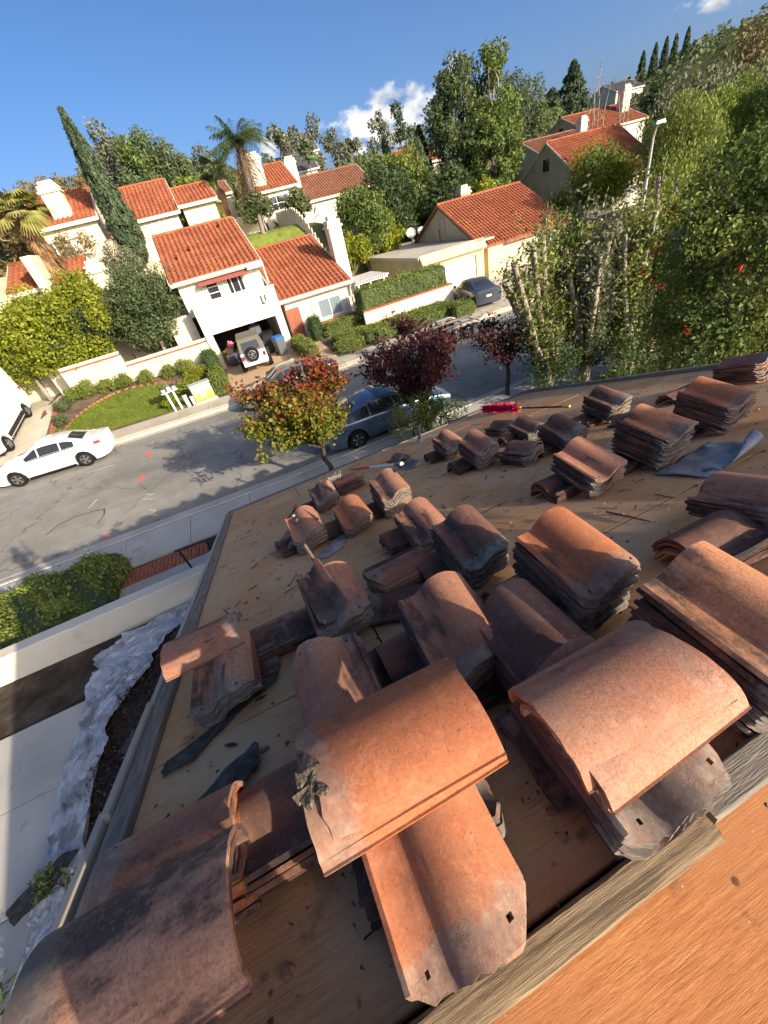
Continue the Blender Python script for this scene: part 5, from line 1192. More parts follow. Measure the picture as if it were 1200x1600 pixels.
VAN = dict(rows=[(-2.95, .90, 1.25, 2.35, .93), (-2.9, .98, 1.3, 2.55, .93), (-2.0, 1.02, 1.3, 2.62, .93), (0.6, 1.02, 1.3, 2.62, .93), (1.2, 1.02, 1.28, 2.56, .92), (1.85, 1.0, 1.25, 1.45, .9), (2.3, .98, 1.15, 1.28, .88), (2.75, .9, .9, 1.0, .85), (2.9, .7, .7, .74, .8)], wheels=(1.95, -1.55), r=.36, side=((.75, 1.55),), ws=(1.24, 1.83), rw=None, mirror=1.5, zb=.25, handles=(.4,))
vz = lambda y: float(yard(-11.8, y))+0.02
van = car('white_van', 'white cargo van nose down on the left driveway', (-12.35, 25.6, vz(25.6)), R(-93), VAN, 'paint_white', pitch=0.155, cat='van')
link('ladder_rack', MB().tube([(-2.4, -.8, 2.75), (0.6, -.8, 2.75)], .025).tube([(-2.4, .8, 2.75), (0.6, .8, 2.75)], .025).tube([(-2.0, -.85, 2.6), (-2.0, -.85, 2.78), (-2.0, .85, 2.78), (-2.0, .85, 2.6)], .025).tube([(0, -.85, 2.6), (0, -.85, 2.78), (0, .85, 2.78), (0, .85, 2.6)], .025), 'alloy', van)
for s in (-1, 1): link('side_moulding', MB().bbox(-1.1, 1.45, s*1.035-.015, s*1.035+.015, .42, .62, .01), 'black_plastic', van)
# ---- open four-wheel drive on the driveway, rear towards us
jp = thing('off_road_car', 'white off-road car with dark soft top and spare wheel on the driveway', 'car', (1.45, 26.5, float(yard(1.4, 26.5))+.03), R(85), 'cars along the street')
link('body', MB().bbox(-1.95, 0.75, -.74, .74, .52, 1.12, .05), 'paint_white', jp)
link('bonnet', MB().bbox(.753, 2.0, -.68, .68, .6, 1.14, .06), 'paint_white', jp)
link('grille', MB().bbox(2.003, 2.06, -.6, .6, .6, 1.08, .02), 'paint_white', jp)
link('soft_top', MB().add([(-1.9, -.72, 1.13), (.55, -.72, 1.13), (.2, -.62, 1.80), (-1.75, -.62, 1.82), (-1.9, .72, 1.13), (.55, .72, 1.13), (.2, .62, 1.80), (-1.75, .62, 1.82)], [(3, 2, 6, 7), (0, 1, 2, 3)[::-1], (4, 5, 6, 7), (0, 3, 7, 4)]).bbox(-1.78, .3, -.66, .66, 1.79, 1.87, .03), 'soft_top', jp)
for s in (-1, 1):
    link('side_window', MB().add([(-1.72, s*.708, 1.2), (-.75, s*.708, 1.2), (-.78, s*.635, 1.72), (-1.62, s*.635, 1.72)], [(0, 1, 2, 3)]), 'glass_dark', jp)
    link('side_window', MB().add([(-.65, s*.708, 1.2), (.36, s*.708, 1.2), (.12, s*.635, 1.72), (-.68, s*.635, 1.72)], [(0, 1, 2, 3)]), 'glass_dark', jp)
    for x in (-1.25, 1.45):
        link('fender', MB().prism([(x-.55, .72), (x-.38, .95), (x+.38, .95), (x+.55, .72), (x+.48, .72), (x+.34, .88), (x-.34, .88), (x-.48, .72)], s*.72-.11 if s > 0 else -.94, s*.72+.22 if s > 0 else -.61), 'black_plastic', jp); wheel(jp, x, s*.80, .40, .27, 'alloy_dark', sgn=s)
    link('taillight', MB().bbox(-2.0, -1.953, s*.62-.07, s*.62+.07, .78, .98, .01), 'lens_red', jp)
    link('headlight', MB().lathe([(0, 2.085), (.1, 2.08), (.11, 2.05)], 16, 'x', (0, s*.42, .92)), 'lens_clear', jp)
link('rear_window', MB().add([(-1.895, -.5, 1.22), (-1.895, .5, 1.22), (-1.80, .47, 1.66), (-1.80, -.47, 1.66)], [(3, 2, 1, 0)]), 'glass_dark', jp)
link('windscreen', MB().add([(.58, -.64, 1.15), (.58, .64, 1.15), (.24, .6, 1.76), (.24, -.6, 1.76)], [(0, 1, 2, 3)]), 'glass_dark', jp)
link('bumper', MB().bbox(-2.16, -1.98, -.72, .72, .45, .62, .03), 'paint_white', jp); link('bumper', MB().bbox(2.07, 2.25, -.75, .75, .5, .66, .03), 'black_plastic', jp)
link('number_plate', MB().box(-2.175, -2.163, -.55, -.25, .5, .62), 'plate', jp)
sw_ = bpy.data.objects.new('spare_wheel', None); COL.objects.link(sw_); sw_.parent = jp; sw_.location = (-2.06, 0.05, 1.0)
link('tyre', MB().lathe([(.24, -.11), (.36, -.12), (.39, -.06), (.39, .06), (.36, .12), (.24, .11)], 28, 'x'), 'rubber', sw_, smooth=40); 
mb = MB().lathe([(0, -.10), (.06, -.10), (.07, -.07)], 14, 'x').lathe([(.25, -.09), (.22, -.10), (.2, -.06)], 24, 'x')
for k in range(5):
    M = Matrix.Rotation(2*math.pi*k/5, 4, 'X'); mb.add([M @ Vector(p) for p in ((-.095, -.025, 0), (-.095, .025, 0), (-.095, .035, .22), (-.095, -.035, .22))], [(0, 1, 2, 3)])
link('rim', mb, 'alloy', sw_); link('hub_plate', MB().lathe([(0, -.04), (.23, -.04)], 20, 'x'), 'black_plastic', sw_)
# ---- boat trailer
tr = thing('boat_trailer', 'empty galvanised boat trailer with twin wheels along the far kerb', 'trailer', (10.6, 19.4, 0.02), R(0))
link('frame', MB().tube([(-3.4, 0, .55), (-1.6, 0, .5), (-.6, .75, .5), (2.3, .75, .55)], .05, 6).tube([(-1.6, 0, .5), (-.6, -.75, .5), (2.3, -.75, .55)], .05, 6), 'galvanised', tr)
for x in (-.3, .6, 1.5, 2.2): link('cross_beam', MB().tube([(x, -.75, .5), (x, .75, .5)], .04, 6), 'galvanised', tr)
for s in (-1, 1):
    for x in (.35, 1.1): wheel(tr, x, s*.95, .32, .2, 'alloy', sgn=s)
    link('fender', MB().prism([(-.1, .4), (.0, .7), (.3, .8), (1.15, .8), (1.45, .7), (1.55, .4), (1.5, .4), (1.4, .66), (1.13, .76), (.32, .76), (.05, .66), (-.05, .4)], s*.95-.13, s*.95+.13), 'galvanised', tr)
    link('bunk', MB().box(-.2, 2.3, s*.45-.05, s*.45+.05, .62, .7), 'wood_grey', tr)
link('winch_post', MB().tube([(-2.2, 0, .5), (-2.0, 0, 1.25)], .045, 6).box(-2.1, -1.9, -.12, .12, 1.2, 1.35), 'galvanised', tr)
link('jack', MB().tube([(-2.9, .12, .15), (-2.9, .12, .95)], .04, 8), 'galvanised', tr); link('jack_wheel', MB().lathe([(0, -.04), (.12, -.04), (.14, 0), (.12, .04), (0, .04)], 16, 'y', (-2.9, .12, .14)), 'rubber', tr)
link('coupler', MB().bbox(-3.6, -3.35, -.06, .06, .5, .62, .015), 'black_plastic', tr)
wheel(tr, -3.2, .35, .32, .2, 'alloy')
# far car glimpsed at right between the trunks
car('parked_hatchback', 'white car glimpsed between trunks up the road at right', (33.5, 26.5, 0.1), R(160), SEDAN, 'paint_white')
# ================================================================== trees and plants
tr_rng = np.random.RandomState(42)
def crown_pts(c, r, nblob, n, rng, br=0.42, shell=0.55, flat=1.0, lower=-0.75):
    """leaf positions on many small clumps spread through an ellipsoid"""
    c = np.array(c, float); r = np.array(r, float)
    d = rng.normal(size=(nblob*3, 3)); d /= np.linalg.norm(d, axis=1)[:, None]; d = d[d[:, 2] > lower][:nblob]
    rad = rng.uniform(0.45, 0.88, (len(d), 1)); B = d*rad*r
    R_ = rng.uniform(0.6, 1.25, len(d))*br*r.mean()
    w_ = R_**2; k = rng.choice(len(d), n, p=w_/w_.sum())
    u = rng.normal(size=(n, 3)); u /= np.linalg.norm(u, axis=1)[:, None]
    q = (shell + (1-shell)*rng.uniform(0, 1, (n, 1))**0.7)*(1+0.12*rng.normal(size=(n, 1)))
    P = c + B[k] + u*q*R_[k][:, None]*np.array([1, 1, flat])
    return P, u, c + B, R_
def limb(mb, a, b, r0, r1, rng, n=5, wob=0.06, sides=6):
    a, b = np.array(a, float), np.array(b, float); L_ = np.linalg.norm(b-a)
    pts = [a + (b-a)*t + (rng.normal(size=3)*wob*L_ if 0 < t < 1 else 0) for t in np.linspace(0, 1, n)]
    mb.tube([tuple(p) for p in pts], [r0+(r1-r0)*t for t in np.linspace(0, 1, n)], sides, cap=False); return pts
def tree(name, label, base, c, r, nblob=22, n=6000, leaf=0.12, mat='leaf_mid', bark='bark_grey', tr=0.15, br=0.42, aspect=0.5, group=None, lower=-0.75, droop=None, shell=0.55, limbs=10, cat='tree', extra=None, fork=0.45, flat=1.0, outw=True):
    rng = np.random.RandomState(abs(hash(label)) % 10000 if False else sum(map(ord, label)) % 9973)
    base = Vector(base); t = thing(name, label, cat, base, 0, group)
    P, u, B, R_ = crown_pts(c, r, nblob, n, rng, br, shell, flat, lower)
    b0 = np.array(base)
    link('crown', quadmesh('crown', leaves(P-b0, leaf, aspect, rng, out=u if outw else None, droop=droop)), mat, t)
    if extra:
        for (m2, n2, s2, f2) in extra:
            P2, u2, _, _ = crown_pts(c, np.array(r)*f2, nblob, n2, rng, br, shell, 1, lower); link('flowers' if 'flower' in m2 else 'crown', quadmesh('crown', leaves(P2-b0, s2, .6, rng, out=u2)), m2, t)
    mb = MB(); top = np.array(c, float) - b0; f = top*fork; f[2] = max(f[2], (c[2]-r[2]*0.6-b0[2])*0.9)
    limb(mb, (0, 0, -0.15), f, tr, tr*.75, rng, 5, .03, 8)
    order = rng.permutation(len(B))[:limbs]
    for k in order: limb(mb, f, B[k]-b0, tr*.5, tr*.10, rng, 5, .07)
    link('trunk', mb, bark, t, smooth=60)
    return t
def T(x, y): return float(terrain(x, y))
# ---- street trees on our side
def street_tree(label, x, y, h, c, r, mat, n, leaf, seed, stems=9, bark='bark_dark', sub=None):
    rng = np.random.RandomState(seed); t = thing('ornamental_pear', label, 'tree', (x, y, 0.12), 0, 'ornamental street trees')
    mb = MB(); pts = []
    fork = np.array([0.02, 0, h*0.33]); limb(mb, (0, 0, -.1), fork, .085, .065, rng, 4, .03, 8)
    for i in range(stems):
        a = 2*math.pi*i/stems + rng.uniform(-.3, .3); q = rng.uniform(.35, 1.0)
        e = np.array([c[0]-x + r[0]*q*math.cos(a), c[1]-y + r[1]*q*math.sin(a), c[2]-.12 + r[2]*rng.uniform(.0, .95)*(1.15-q*.7)])
        ps = limb(mb, fork, e, .035, .008, rng, 6, .05); pts += list(ps[2:])
        for k in range(8):
            s_ = ps[rng.randint(2, 6)]; e2 = s_ + np.array([rng.normal()*.35, rng.normal()*.35, rng.uniform(-.05, .5)])*np.mean(r)*.55
            p2 = limb(mb, s_, e2, .012, .004, rng, 4, .08, 5); pts += list(p2[1:])
    link('trunk', mb, bark, t, smooth=60)
    pts = np.array(pts); k = rng.choice(len(pts), n); P = pts[k] + rng.normal(size=(n, 3))*np.array([.125, .125, .11])
    if sub is None: link('crown', quadmesh('crown', leaves(P, leaf, .72, rng)), mat, t)
    else:
        ctr = np.array([c[0]-x, c[1]-y, c[2]-.12]); s_ = ((P-ctr)/np.array(r)) @ np.array(sub[1]) + rng.normal(size=n)*.28
        for m_, sel in ((mat, s_ <= sub[2]), (sub[0], s_ > sub[2])):
            if sel.sum() > 4: link('crown', quadmesh('crown', leaves(P[sel], leaf, .72, rng)), m_, t)
    return t
leafmat('leaf_gold_green', [(0.07, 0.10, 0.02), (0.15, 0.17, 0.025), (0.28, 0.26, 0.035), (0.34, 0.20, 0.04)], 0.35, big=1.5)
leafmat('leaf_redgold', [(0.22, 0.15, 0.035), (0.27, 0.09, 0.03), (0.28, 0.035, 0.028), (0.14, 0.02, 0.025)], 0.35, big=2)
street_tree('small street tree turning red and gold at the roof eave', 1.4, 10.55, 3.0, (1.2, 10.6, 2.15), (2.0, 1.6, 1.4), 'leaf_gold_green', 15000, .105, 3, 15, sub=('leaf_redgold', (.2, .3, .9), .42))
street_tree('purple leaved street tree behind the green shrub', 4.95, 10.6, 3.3, (4.95, 10.6, 2.4), (1.65, 1.4, 1.45), 'leaf_purple', 9500, .095, 5, 13)
street_tree('sparse purple street tree with dark bare limbs', 8.45, 11.0, 3.0, (8.0, 10.9, 2.05), (1.15, 1.0, 1.0), 'leaf_purple', 2200, .09, 8, 11)
tree('green_shrub', 'tall light green shrub under the purple street tree', (4.3, 10.35, .1), (4.35, 10.35, 1.15), (.75, .6, 1.0), 16, 3200, .07, 'leaf_hedge', 'bark_dark', .04, cat='shrub', limbs=6)
tree('green_shrub', 'dark low shrub at the eave beside the silver sedan', (5.15, 10.2, .1), (5.2, 10.2, .75), (.95, .6, .7), 14, 2600, .07, 'leaf_hedge_dark', 'bark_dark', .04, cat='shrub', limbs=6)
# ---- pollarded trees by the right rake
def pollard(label, base, tops, seed, nl=3000, mats=('leaf_bright', 'leaf_dark'), r0=.17):
    rng = np.random.RandomState(seed); b0 = np.array(base, float); t = thing('pollarded_tree', label, 'tree', base, 0, 'pollarded trees beside the roof')
    mb = MB(); L_ = []; knob = []
    for (tx, ty, tz) in tops:
        e = np.array([tx, ty, tz])-b0; s_ = rng.normal(size=3)*np.array([.12, .12, 0])
        m_ = e*0.5; m_[:2] *= .72; m_ += rng.normal(size=3)*.07
        pts = [s_*.5, s_*.6+m_*.5, m_, (m_+e)/2+rng.normal(size=3)*.05, e]
        mb.tube([tuple(p) for p in pts], [r0*rng.uniform(.75, 1), r0*.72, r0*.58, r0*.5, r0*.42], 8)
        for k in range(4):
            q = pts[2] + (e-pts[2])*rng.uniform(.2, 1); mb.tube([tuple(q), tuple(q+rng.normal(size=3)*np.array([.14, .14, .06])), ], [r0*.3, r0*.16], 6)
        for k in range(60):
            f_ = rng.uniform(.12, 1.0)**.8; q = e*f_ + (m_/.5*f_ - e*f_)*.5
            d_ = np.array([rng.normal()*.33, rng.normal()*.33, rng.uniform(.1, .75)]); pe_ = q + d_
            if k < 22: mb.tube([tuple(q), tuple(q+d_*.5+rng.normal(size=3)*.03), tuple(pe_)], [.014, .01, .004], 4, cap=False)
            for a_ in rng.uniform(.1, 1.05, nl//(len(tops)*60)+1): L_.append(q + d_*a_ + rng.normal(size=3)*.085)
    link('trunk', mb, 'bark_pale', t, smooth=60)
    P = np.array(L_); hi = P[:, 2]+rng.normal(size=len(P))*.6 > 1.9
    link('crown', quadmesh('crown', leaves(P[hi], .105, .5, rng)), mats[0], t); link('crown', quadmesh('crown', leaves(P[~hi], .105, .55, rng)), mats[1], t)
def fan_(cx, cy, w, n, z, seed, dy=.35):
    q = np.random.RandomState(seed); return [(cx - w + 2*w*i/(n-1) + q.normal()*.08, cy + q.normal()*dy, z + q.normal()*.28) for i in range(n)]
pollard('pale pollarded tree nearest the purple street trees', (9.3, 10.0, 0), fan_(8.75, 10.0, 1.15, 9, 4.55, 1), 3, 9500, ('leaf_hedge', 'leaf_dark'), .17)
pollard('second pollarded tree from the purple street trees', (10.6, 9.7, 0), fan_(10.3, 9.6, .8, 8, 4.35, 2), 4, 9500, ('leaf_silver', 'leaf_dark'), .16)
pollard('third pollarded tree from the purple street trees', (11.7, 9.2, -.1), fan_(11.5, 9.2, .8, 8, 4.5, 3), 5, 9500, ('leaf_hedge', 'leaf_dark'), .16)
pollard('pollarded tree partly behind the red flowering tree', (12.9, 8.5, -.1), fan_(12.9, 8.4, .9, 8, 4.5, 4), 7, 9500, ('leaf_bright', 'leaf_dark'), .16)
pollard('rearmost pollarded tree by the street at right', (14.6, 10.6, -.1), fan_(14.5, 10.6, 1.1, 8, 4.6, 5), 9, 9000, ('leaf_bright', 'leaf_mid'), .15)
for i, (x, y, rx, rz, lb) in enumerate(((9.2, 9.3, 1.1, 1.0, 'dark undergrowth at the foot of the first pollarded tree'), (10.6, 8.7, 1.0, 1.25, 'dark undergrowth between the pollarded trunks'), (12.1, 8.0, 1.1, 1.2, 'dark bush in front of the middle pollarded trees'), (13.8, 7.4, 1.3, 1.3, 'dark bush below the red flowering tree'), (13.4, 9.6, 1.2, 1.2, 'green bush behind the middle pollarded trees'))):
    tree('undergrowth', lb, (x, y, -.1), (x, y, rz*.75), (rx, .8, rz), 14, 2600, .085, 'leaf_hedge_dark' if i != 4 else 'leaf_mid', 'bark_dark', .04, cat='shrub', limbs=6, group='undergrowth at the right rake')
for i, (x, y, z, rx, rz, m_, lb) in enumerate(((10.7, 10.9, 2.3, 1.0, 1.7, 'leaf_hedge', 'leafy growth between first and second pollarded trees'), (12.3, 10.4, 2.4, 1.2, 1.9, 'leaf_bright', 'leafy growth behind the second pollarded tree'), (14.0, 9.4, 2.5, 1.3, 2.0, 'leaf_hedge', 'leafy growth behind the red flowering tree'), (16.3, 11.2, 2.6, 1.6, 2.1, 'leaf_bright', 'leafy growth at the kerb beyond the pollarded trees'), (18.6, 11.0, 2.8, 1.8, 2.4, 'leaf_mid', 'last leafy growth along the near kerb'))):
    tree('leafy_growth', lb, (x, y, -.1), (x, y, z), (rx, .8, rz), 40, 6500, .085, m_, 'bark_pale', .07, .26, .5, limbs=14, lower=-1, group='leafy growth along the near kerb', fork=.3)
# ---- red flowering tree at right
tree('coral_tree', 'big leafy tree with red flowers at the right edge', (7.9, 4.0, -.1), (7.7, 4.05, 4.35), (1.75, 1.25, 2.15), 80, 38000, .058, 'leaf_hedge', 'bark_grey', .16, .22, .55, limbs=30, lower=-1, extra=[('leaf_mid', 18000, .058, .95)])
rng = np.random.RandomState(77); ct = [o_ for o_ in bpy.data.objects if o_.name.startswith('coral_tree')][0]; b0 = np.array(ct.location); P = []
for k in range(15):
    d_ = rng.normal(size=3); d_ /= np.linalg.norm(d_); d_[0] = -abs(d_[0])
    q = np.array([7.7, 4.05, 4.35]) + d_*np.array([1.75, 1.25, 1.9])*rng.uniform(.95, 1.08)
    P.append(q + rng.normal(size=(10, 3))*np.array([.035, .035, .025]))
link('flowers', quadmesh('flowers', leaves(np.concatenate(P)-b0, .07, .35, rng)), 'flower_red', ct)['kind'] = 'stuff'
tree('leafy_tree', 'dark leafy tree behind the red flowering tree', (15.5, 7.6, -.1), (15.4, 7.6, 3.2), (1.7, 1.3, 2.6), 44, 12000, .10, 'leaf_mid', 'bark_grey', .14, .27, .6, limbs=16, lower=-1)
# ---- drooping trees further up the road
tree('drooping_tree', 'pale drooping tree behind the street lamp', (34.0, 24.5, .1), (33.8, 25.2, 5.0), (3.3, 3.0, 3.3), 64, 17000, .20, 'leaf_hedge', 'bark_grey', .28, .25, .35, droop=1.0, lower=-.9)
tree('drooping_tree', 'bright drooping tree right of the street lamp', (38.5, 24.8, .1), (38.0, 25, 4.6), (3.8, 3.0, 3.4), 64, 17000, .20, 'leaf_bright', 'bark_grey', .28, .25, .4, droop=.7, lower=-.9)
tree('drooping_tree', 'olive drooping tree before the far hillside houses', (47, 33, .2), (46.5, 33, 6.0), (5.2, 4, 4.6), 64, 15000, .28, 'leaf_silver', 'bark_grey', .3, .25, .4, droop=.7, lower=-.9)
tree('drooping_tree', 'dense green tree at the right edge above the flowers', (40.5, 22, .1), (40, 22, 4.3), (4.2, 3.5, 4.0), 64, 17000, .21, 'leaf_mid', 'bark_grey', .3, .25, .45, droop=.4, lower=-.9)
tree('drooping_tree', 'tall olive tree at the upper right edge', (58, 36, .5), (57, 36, 7.4), (6, 5, 6), 60, 14000, .32, 'leaf_rust', 'bark_grey', .3, .25, .5, lower=-.9)
tree('leafy_tree', 'yellow-green tree in front of the broad beige gable', (33.5, 31.5, .1), (33.3, 31.5, 4.2), (3.1, 2.4, 2.4), 44, 11000, .19, 'leaf_yellow', 'bark_grey', .18, .36, .5, lower=-.85, extra=[('leaf_mid', 3000, .24, .85)])
tree('leafy_tree', 'low green tree left of the yellow-green one', (30.0, 31.5, .1), (29.9, 31.3, 2.4), (1.8, 1.8, 2.0), 20, 4500, .26, 'leaf_mid', 'bark_grey', .12, .4, .6)
# broad leaved banana plant
o = thing('banana_plant', 'banana plant with broad leaves beside the beige gable', 'plant', (30.2, 33.5, .1)); rng = np.random.RandomState(5); mb = MB(); mb.tube([(0, 0, 0), (.05, 0, 2.4)], [.14, .1], 8); link('stem', mb, 'leaf_mid', o)
for i in range(9):
    a = i*2.4; mb = MB()
    def lf(u, v, a=a): q = v*2.0; w0 = .34*math.sin(math.pi*min(1, .08+v*.92))**.6; s_ = (u-.5)*2*w0; return (q*.6*math.cos(a)-s_*math.sin(a), q*.6*math.sin(a)+s_*math.cos(a), 2.2+1.9*v-1.2*v*v-abs(s_)*.35)
    link('leaf', mb.grid(4, 10, lf), 'leaf_bright', o, smooth=60)
# ---- trees of the gardens across the street
tree('olive_tree', 'round grey-green olive tree behind the garden wall', (-3.5, 29.3, 1.4), (-3.45, 29.3, 4.45), (2.5, 2.1, 2.6), 70, 21000, .14, 'leaf_olive', 'bark_grey', .14, .30, .45, lower=-.95, shell=.7, extra=[('leaf_dark', 5000, .16, .8)])
tree('lemon_tree', 'yellow-green rounded tree above the van driveway', (-8.6, 29.0, 1.5), (-8.6, 29.0, 4.55), (2.2, 2.0, 2.4), 60, 16000, .15, 'leaf_yellow', 'bark_grey', .14, .32, .55, lower=-.95, shell=.7, extra=[('leaf_dark', 3500, .16, .75)])
tree('lemon_tree', 'yellow-green tree between olive tree and left edge', (-6.4, 29.4, 1.5), (-6.35, 29.3, 4.8), (1.95, 1.8, 2.2), 54, 14000, .15, 'leaf_yellow', 'bark_grey', .14, .32, .55, lower=-.95, shell=.7, extra=[('leaf_dark', 3000, .16, .75)])
tree('lemon_tree', 'yellow-green tree cut by the left edge above the van', (-10.8, 29.4, 1.5), (-10.6, 29.4, 4.3), (1.7, 1.7, 2.0), 40, 9000, .15, 'leaf_yellow', 'bark_grey', .14, .32, .55, lower=-.95, shell=.7, extra=[('leaf_dark', 2500, .16, .75)])
# ---- conical trees
def spire(name, label, base, h, rmax, n, leaf, mat, seed, power=.75, group=None, droop=-.8, lean=(0, 0), tiers=0, bulge=.25, bark='bark_dark'):
    rng = np.random.RandomState(seed); t = thing(name, label, 'tree', base, 0, group)
    z = rng.uniform(0.02, 1, n)**1.25; z = np.where(rng.uniform(size=n) < .3, rng.uniform(0.02, 1, n), z)
    prof = np.minimum(1, (z+.02)/bulge)**.6*np.maximum(0.02, (1-z))**power
    if tiers: prof = prof*(.72+.28*np.abs(np.sin(z*math.pi*tiers)))
    a = rng.uniform(0, 2*math.pi, n); lob = 1+.13*np.sin(a*5+z*11+seed)+.10*np.sin(a*9-z*23) + .1*np.sin(a*3+z*40)
    rr_ = rmax*prof*lob*(.62+.42*rng.uniform(0, 1, n)**.5)
    P = np.stack([rr_*np.cos(a)+lean[0]*z*h, rr_*np.sin(a)+lean[1]*z*h, z*h], -1)
    out = np.stack([np.cos(a), np.sin(a), .4+0*a], -1)
    link('crown', quadmesh('crown', leaves(P, leaf, .32, rng, droop=droop, out=out)), mat, t)
    link('trunk', MB().tube([(0, 0, -.3), (lean[0]*h*.5, lean[1]*h*.5, h*.5), (lean[0]*h*.93, lean[1]*h*.93, h*.93)], [rmax*.14, rmax*.09, .02], 8), bark, t, smooth=60)
    return t
spire('cypress_tree', 'tall slender leaning cypress beside the upper house', (-3.0, 38.3, 6.6), 8.2, 1.1, 11000, .30, 'leaf_conifer', 3, .62, lean=(-.03, 0))
for i, (x, z, h, lb) in enumerate(((150.8, 19, 7.0, 'leftmost cypress of the hilltop row'), (155.5, 19.2, 8.0, 'second cypress of the hilltop row'), (159.7, 19.6, 8.4, 'middle cypress of the hilltop row'), (163.6, 19.8, 8.4, 'fourth cypress of the hilltop row'), (168.4, 20, 9.2, 'rightmost tallest cypress of the hilltop row'))):
    spire('hill_cypress', lb, (x, 130, z-1), h+1, 1.5, 2600, .55, 'leaf_dark', 20+i, .55, 'cypresses on the hilltop')
# tall feathery conifers in the middle
for i, (x, y, zt, r_, lb, mt) in enumerate(((36.5, 50, 17.9, 3.7, 'tallest feathery tree in the middle background', 'leaf_mid'), (32.4, 50.5, 17.0, 3.9, 'feathery tree left of the tallest one', 'leaf_olive'), (54.4, 68, 18.4, 5.4, 'broad feathery tree right of the tallest one', 'leaf_olive'), (34.5, 47.5, 12.0, 3.4, 'lower feathery tree before the tallest one', 'leaf_mid'))):
    b = T(x, y); h = zt-b; tree('feathery_tree', lb, (x, y, b), (x, y, b+h*.53), (r_, r_*.85, h*.47), 85, 15000, .36, mt, 'bark_grey', .35, .21, .42, group='feathery trees in the middle', lower=-1, limbs=26, fork=.9)
for i, (x, y, zt, r_, lb) in enumerate(((27.0, 50, 11.0, 2.6, 'dark conifer left of the feathery trees'), (24.3, 51, 10.3, 2.4, 'second dark conifer left of the feathery trees'), (29.0, 53, 12.2, 2.4, 'slim dark conifer behind the cottage'), (27.9, 60, 12.8, 2.0, 'narrow far conifer above the mid trees'))):
    b = T(x, y); spire('dark_conifer', lb, (x, y, b), zt-b, r_, 6000, .42, 'leaf_conifer', 60+i, .7, 'dark conifers in the middle', -.3, tiers=7, bulge=.3)
spire('hill_pine', 'big dark pine on the hillside right of the feathery trees', (104.7, 110, T(104.7, 110)), 23.8-T(104.7, 110), 7.0, 8000, .95, 'leaf_conifer', 71, .8, None, -.2, tiers=8)
spire('hill_pine', 'shorter dark pine left of the hillside pine', (93, 104, T(93, 104)), 19.0-T(93, 104), 6.0, 6000, .95, 'leaf_conifer', 72, .7, None, -.2, tiers=7)
# leafy masses between house wing and conifers
tree('leafy_tree', 'big mid green tree behind the chimney', (14.8, 39, 1.5), (14.8, 38.8, 5.6), (2.7, 2.2, 2.7), 40, 10000, .24, 'leaf_mid', 'bark_grey', .18, .33, .5, lower=-.9)
tree('leafy_tree', 'bright low tree right of the chimney', (12.3, 37, 1.0), (12.4, 36.6, 3.6), (1.7, 1.6, 1.6), 24, 5200, .22, 'leaf_yellow', 'bark_grey', .12, .36, .5, lower=-.9)
tree('leafy_tree', 'sunlit bush before the flat garage roof edge', (17.4, 41, 1.5), (17.3, 40.6, 4.2), (2.1, 1.8, 1.9), 26, 6500, .24, 'leaf_yellow', 'bark_grey', .12, .36, .5, lower=-.9)
tree('leafy_tree', 'dark tree behind the flat garage', (20.5, 45, 2), (20.5, 45, 6.0), (3.2, 2.8, 3.6), 34, 9000, .32, 'leaf_dark', 'bark_grey', .18, .36, .5, lower=-.9)
tree('leafy_tree', 'willowy green tree above the flat garage', (23.5, 47, 2), (23.3, 47, 7.3), (2.8, 2.4, 3.4), 34, 8000, .34, 'leaf_hedge', 'bark_grey', .18, .36, .36, lower=-.9, droop=.8)
tree('leafy_tree', 'dark leafy tree left of the gabled house', (27, 45, 2), (26.8, 45.5, 5.2), (3.4, 2.8, 3.4), 34, 9000, .32, 'leaf_dark', 'bark_grey', .18, .36, .5, lower=-.9)
tree('leafy_tree', 'yellow-green bush behind the gabled house roof', (30.5, 44, 1.5), (30.5, 44, 4.3), (2.6, 2, 2.2), 28, 7000, .28, 'leaf_yellow', 'bark_grey', .14, .36, .5, lower=-.9)
tree('leafy_tree', 'olive shrub between red roofs below the palm', (11.5, 46, 6.5), (11.6, 46.5, 7.8), (1.6, 1.4, 1.3), 20, 4200, .24, 'leaf_olive', 'bark_grey', .1, .4, .5)
tree('leafy_tree', 'shrub at the foot of the tall palm', (7.3, 42.2, 6.8), (7.2, 42.4, 8.0), (1.4, 1.3, 1.2), 20, 4200, .22, 'leaf_olive', 'bark_grey', .1, .4, .5)
tree('leafy_tree', 'silvery shrub beside the upper left house', (-3.9, 36, 4.5), (-4.0, 36.0, 6.9), (1.2, 1.0, 1.0), 18, 3600, .16, 'leaf_silver', 'bark_grey', .1, .4, .4)
tree('leafy_tree', 'wispy brown shrub before the left house', (-6.2, 36.2, 4.5), (-6.1, 36.3, 8.2), (1.3, .9, 1.1), 18, 1500, .16, 'leaf_rust', 'bark_grey', .06, .4, .4)
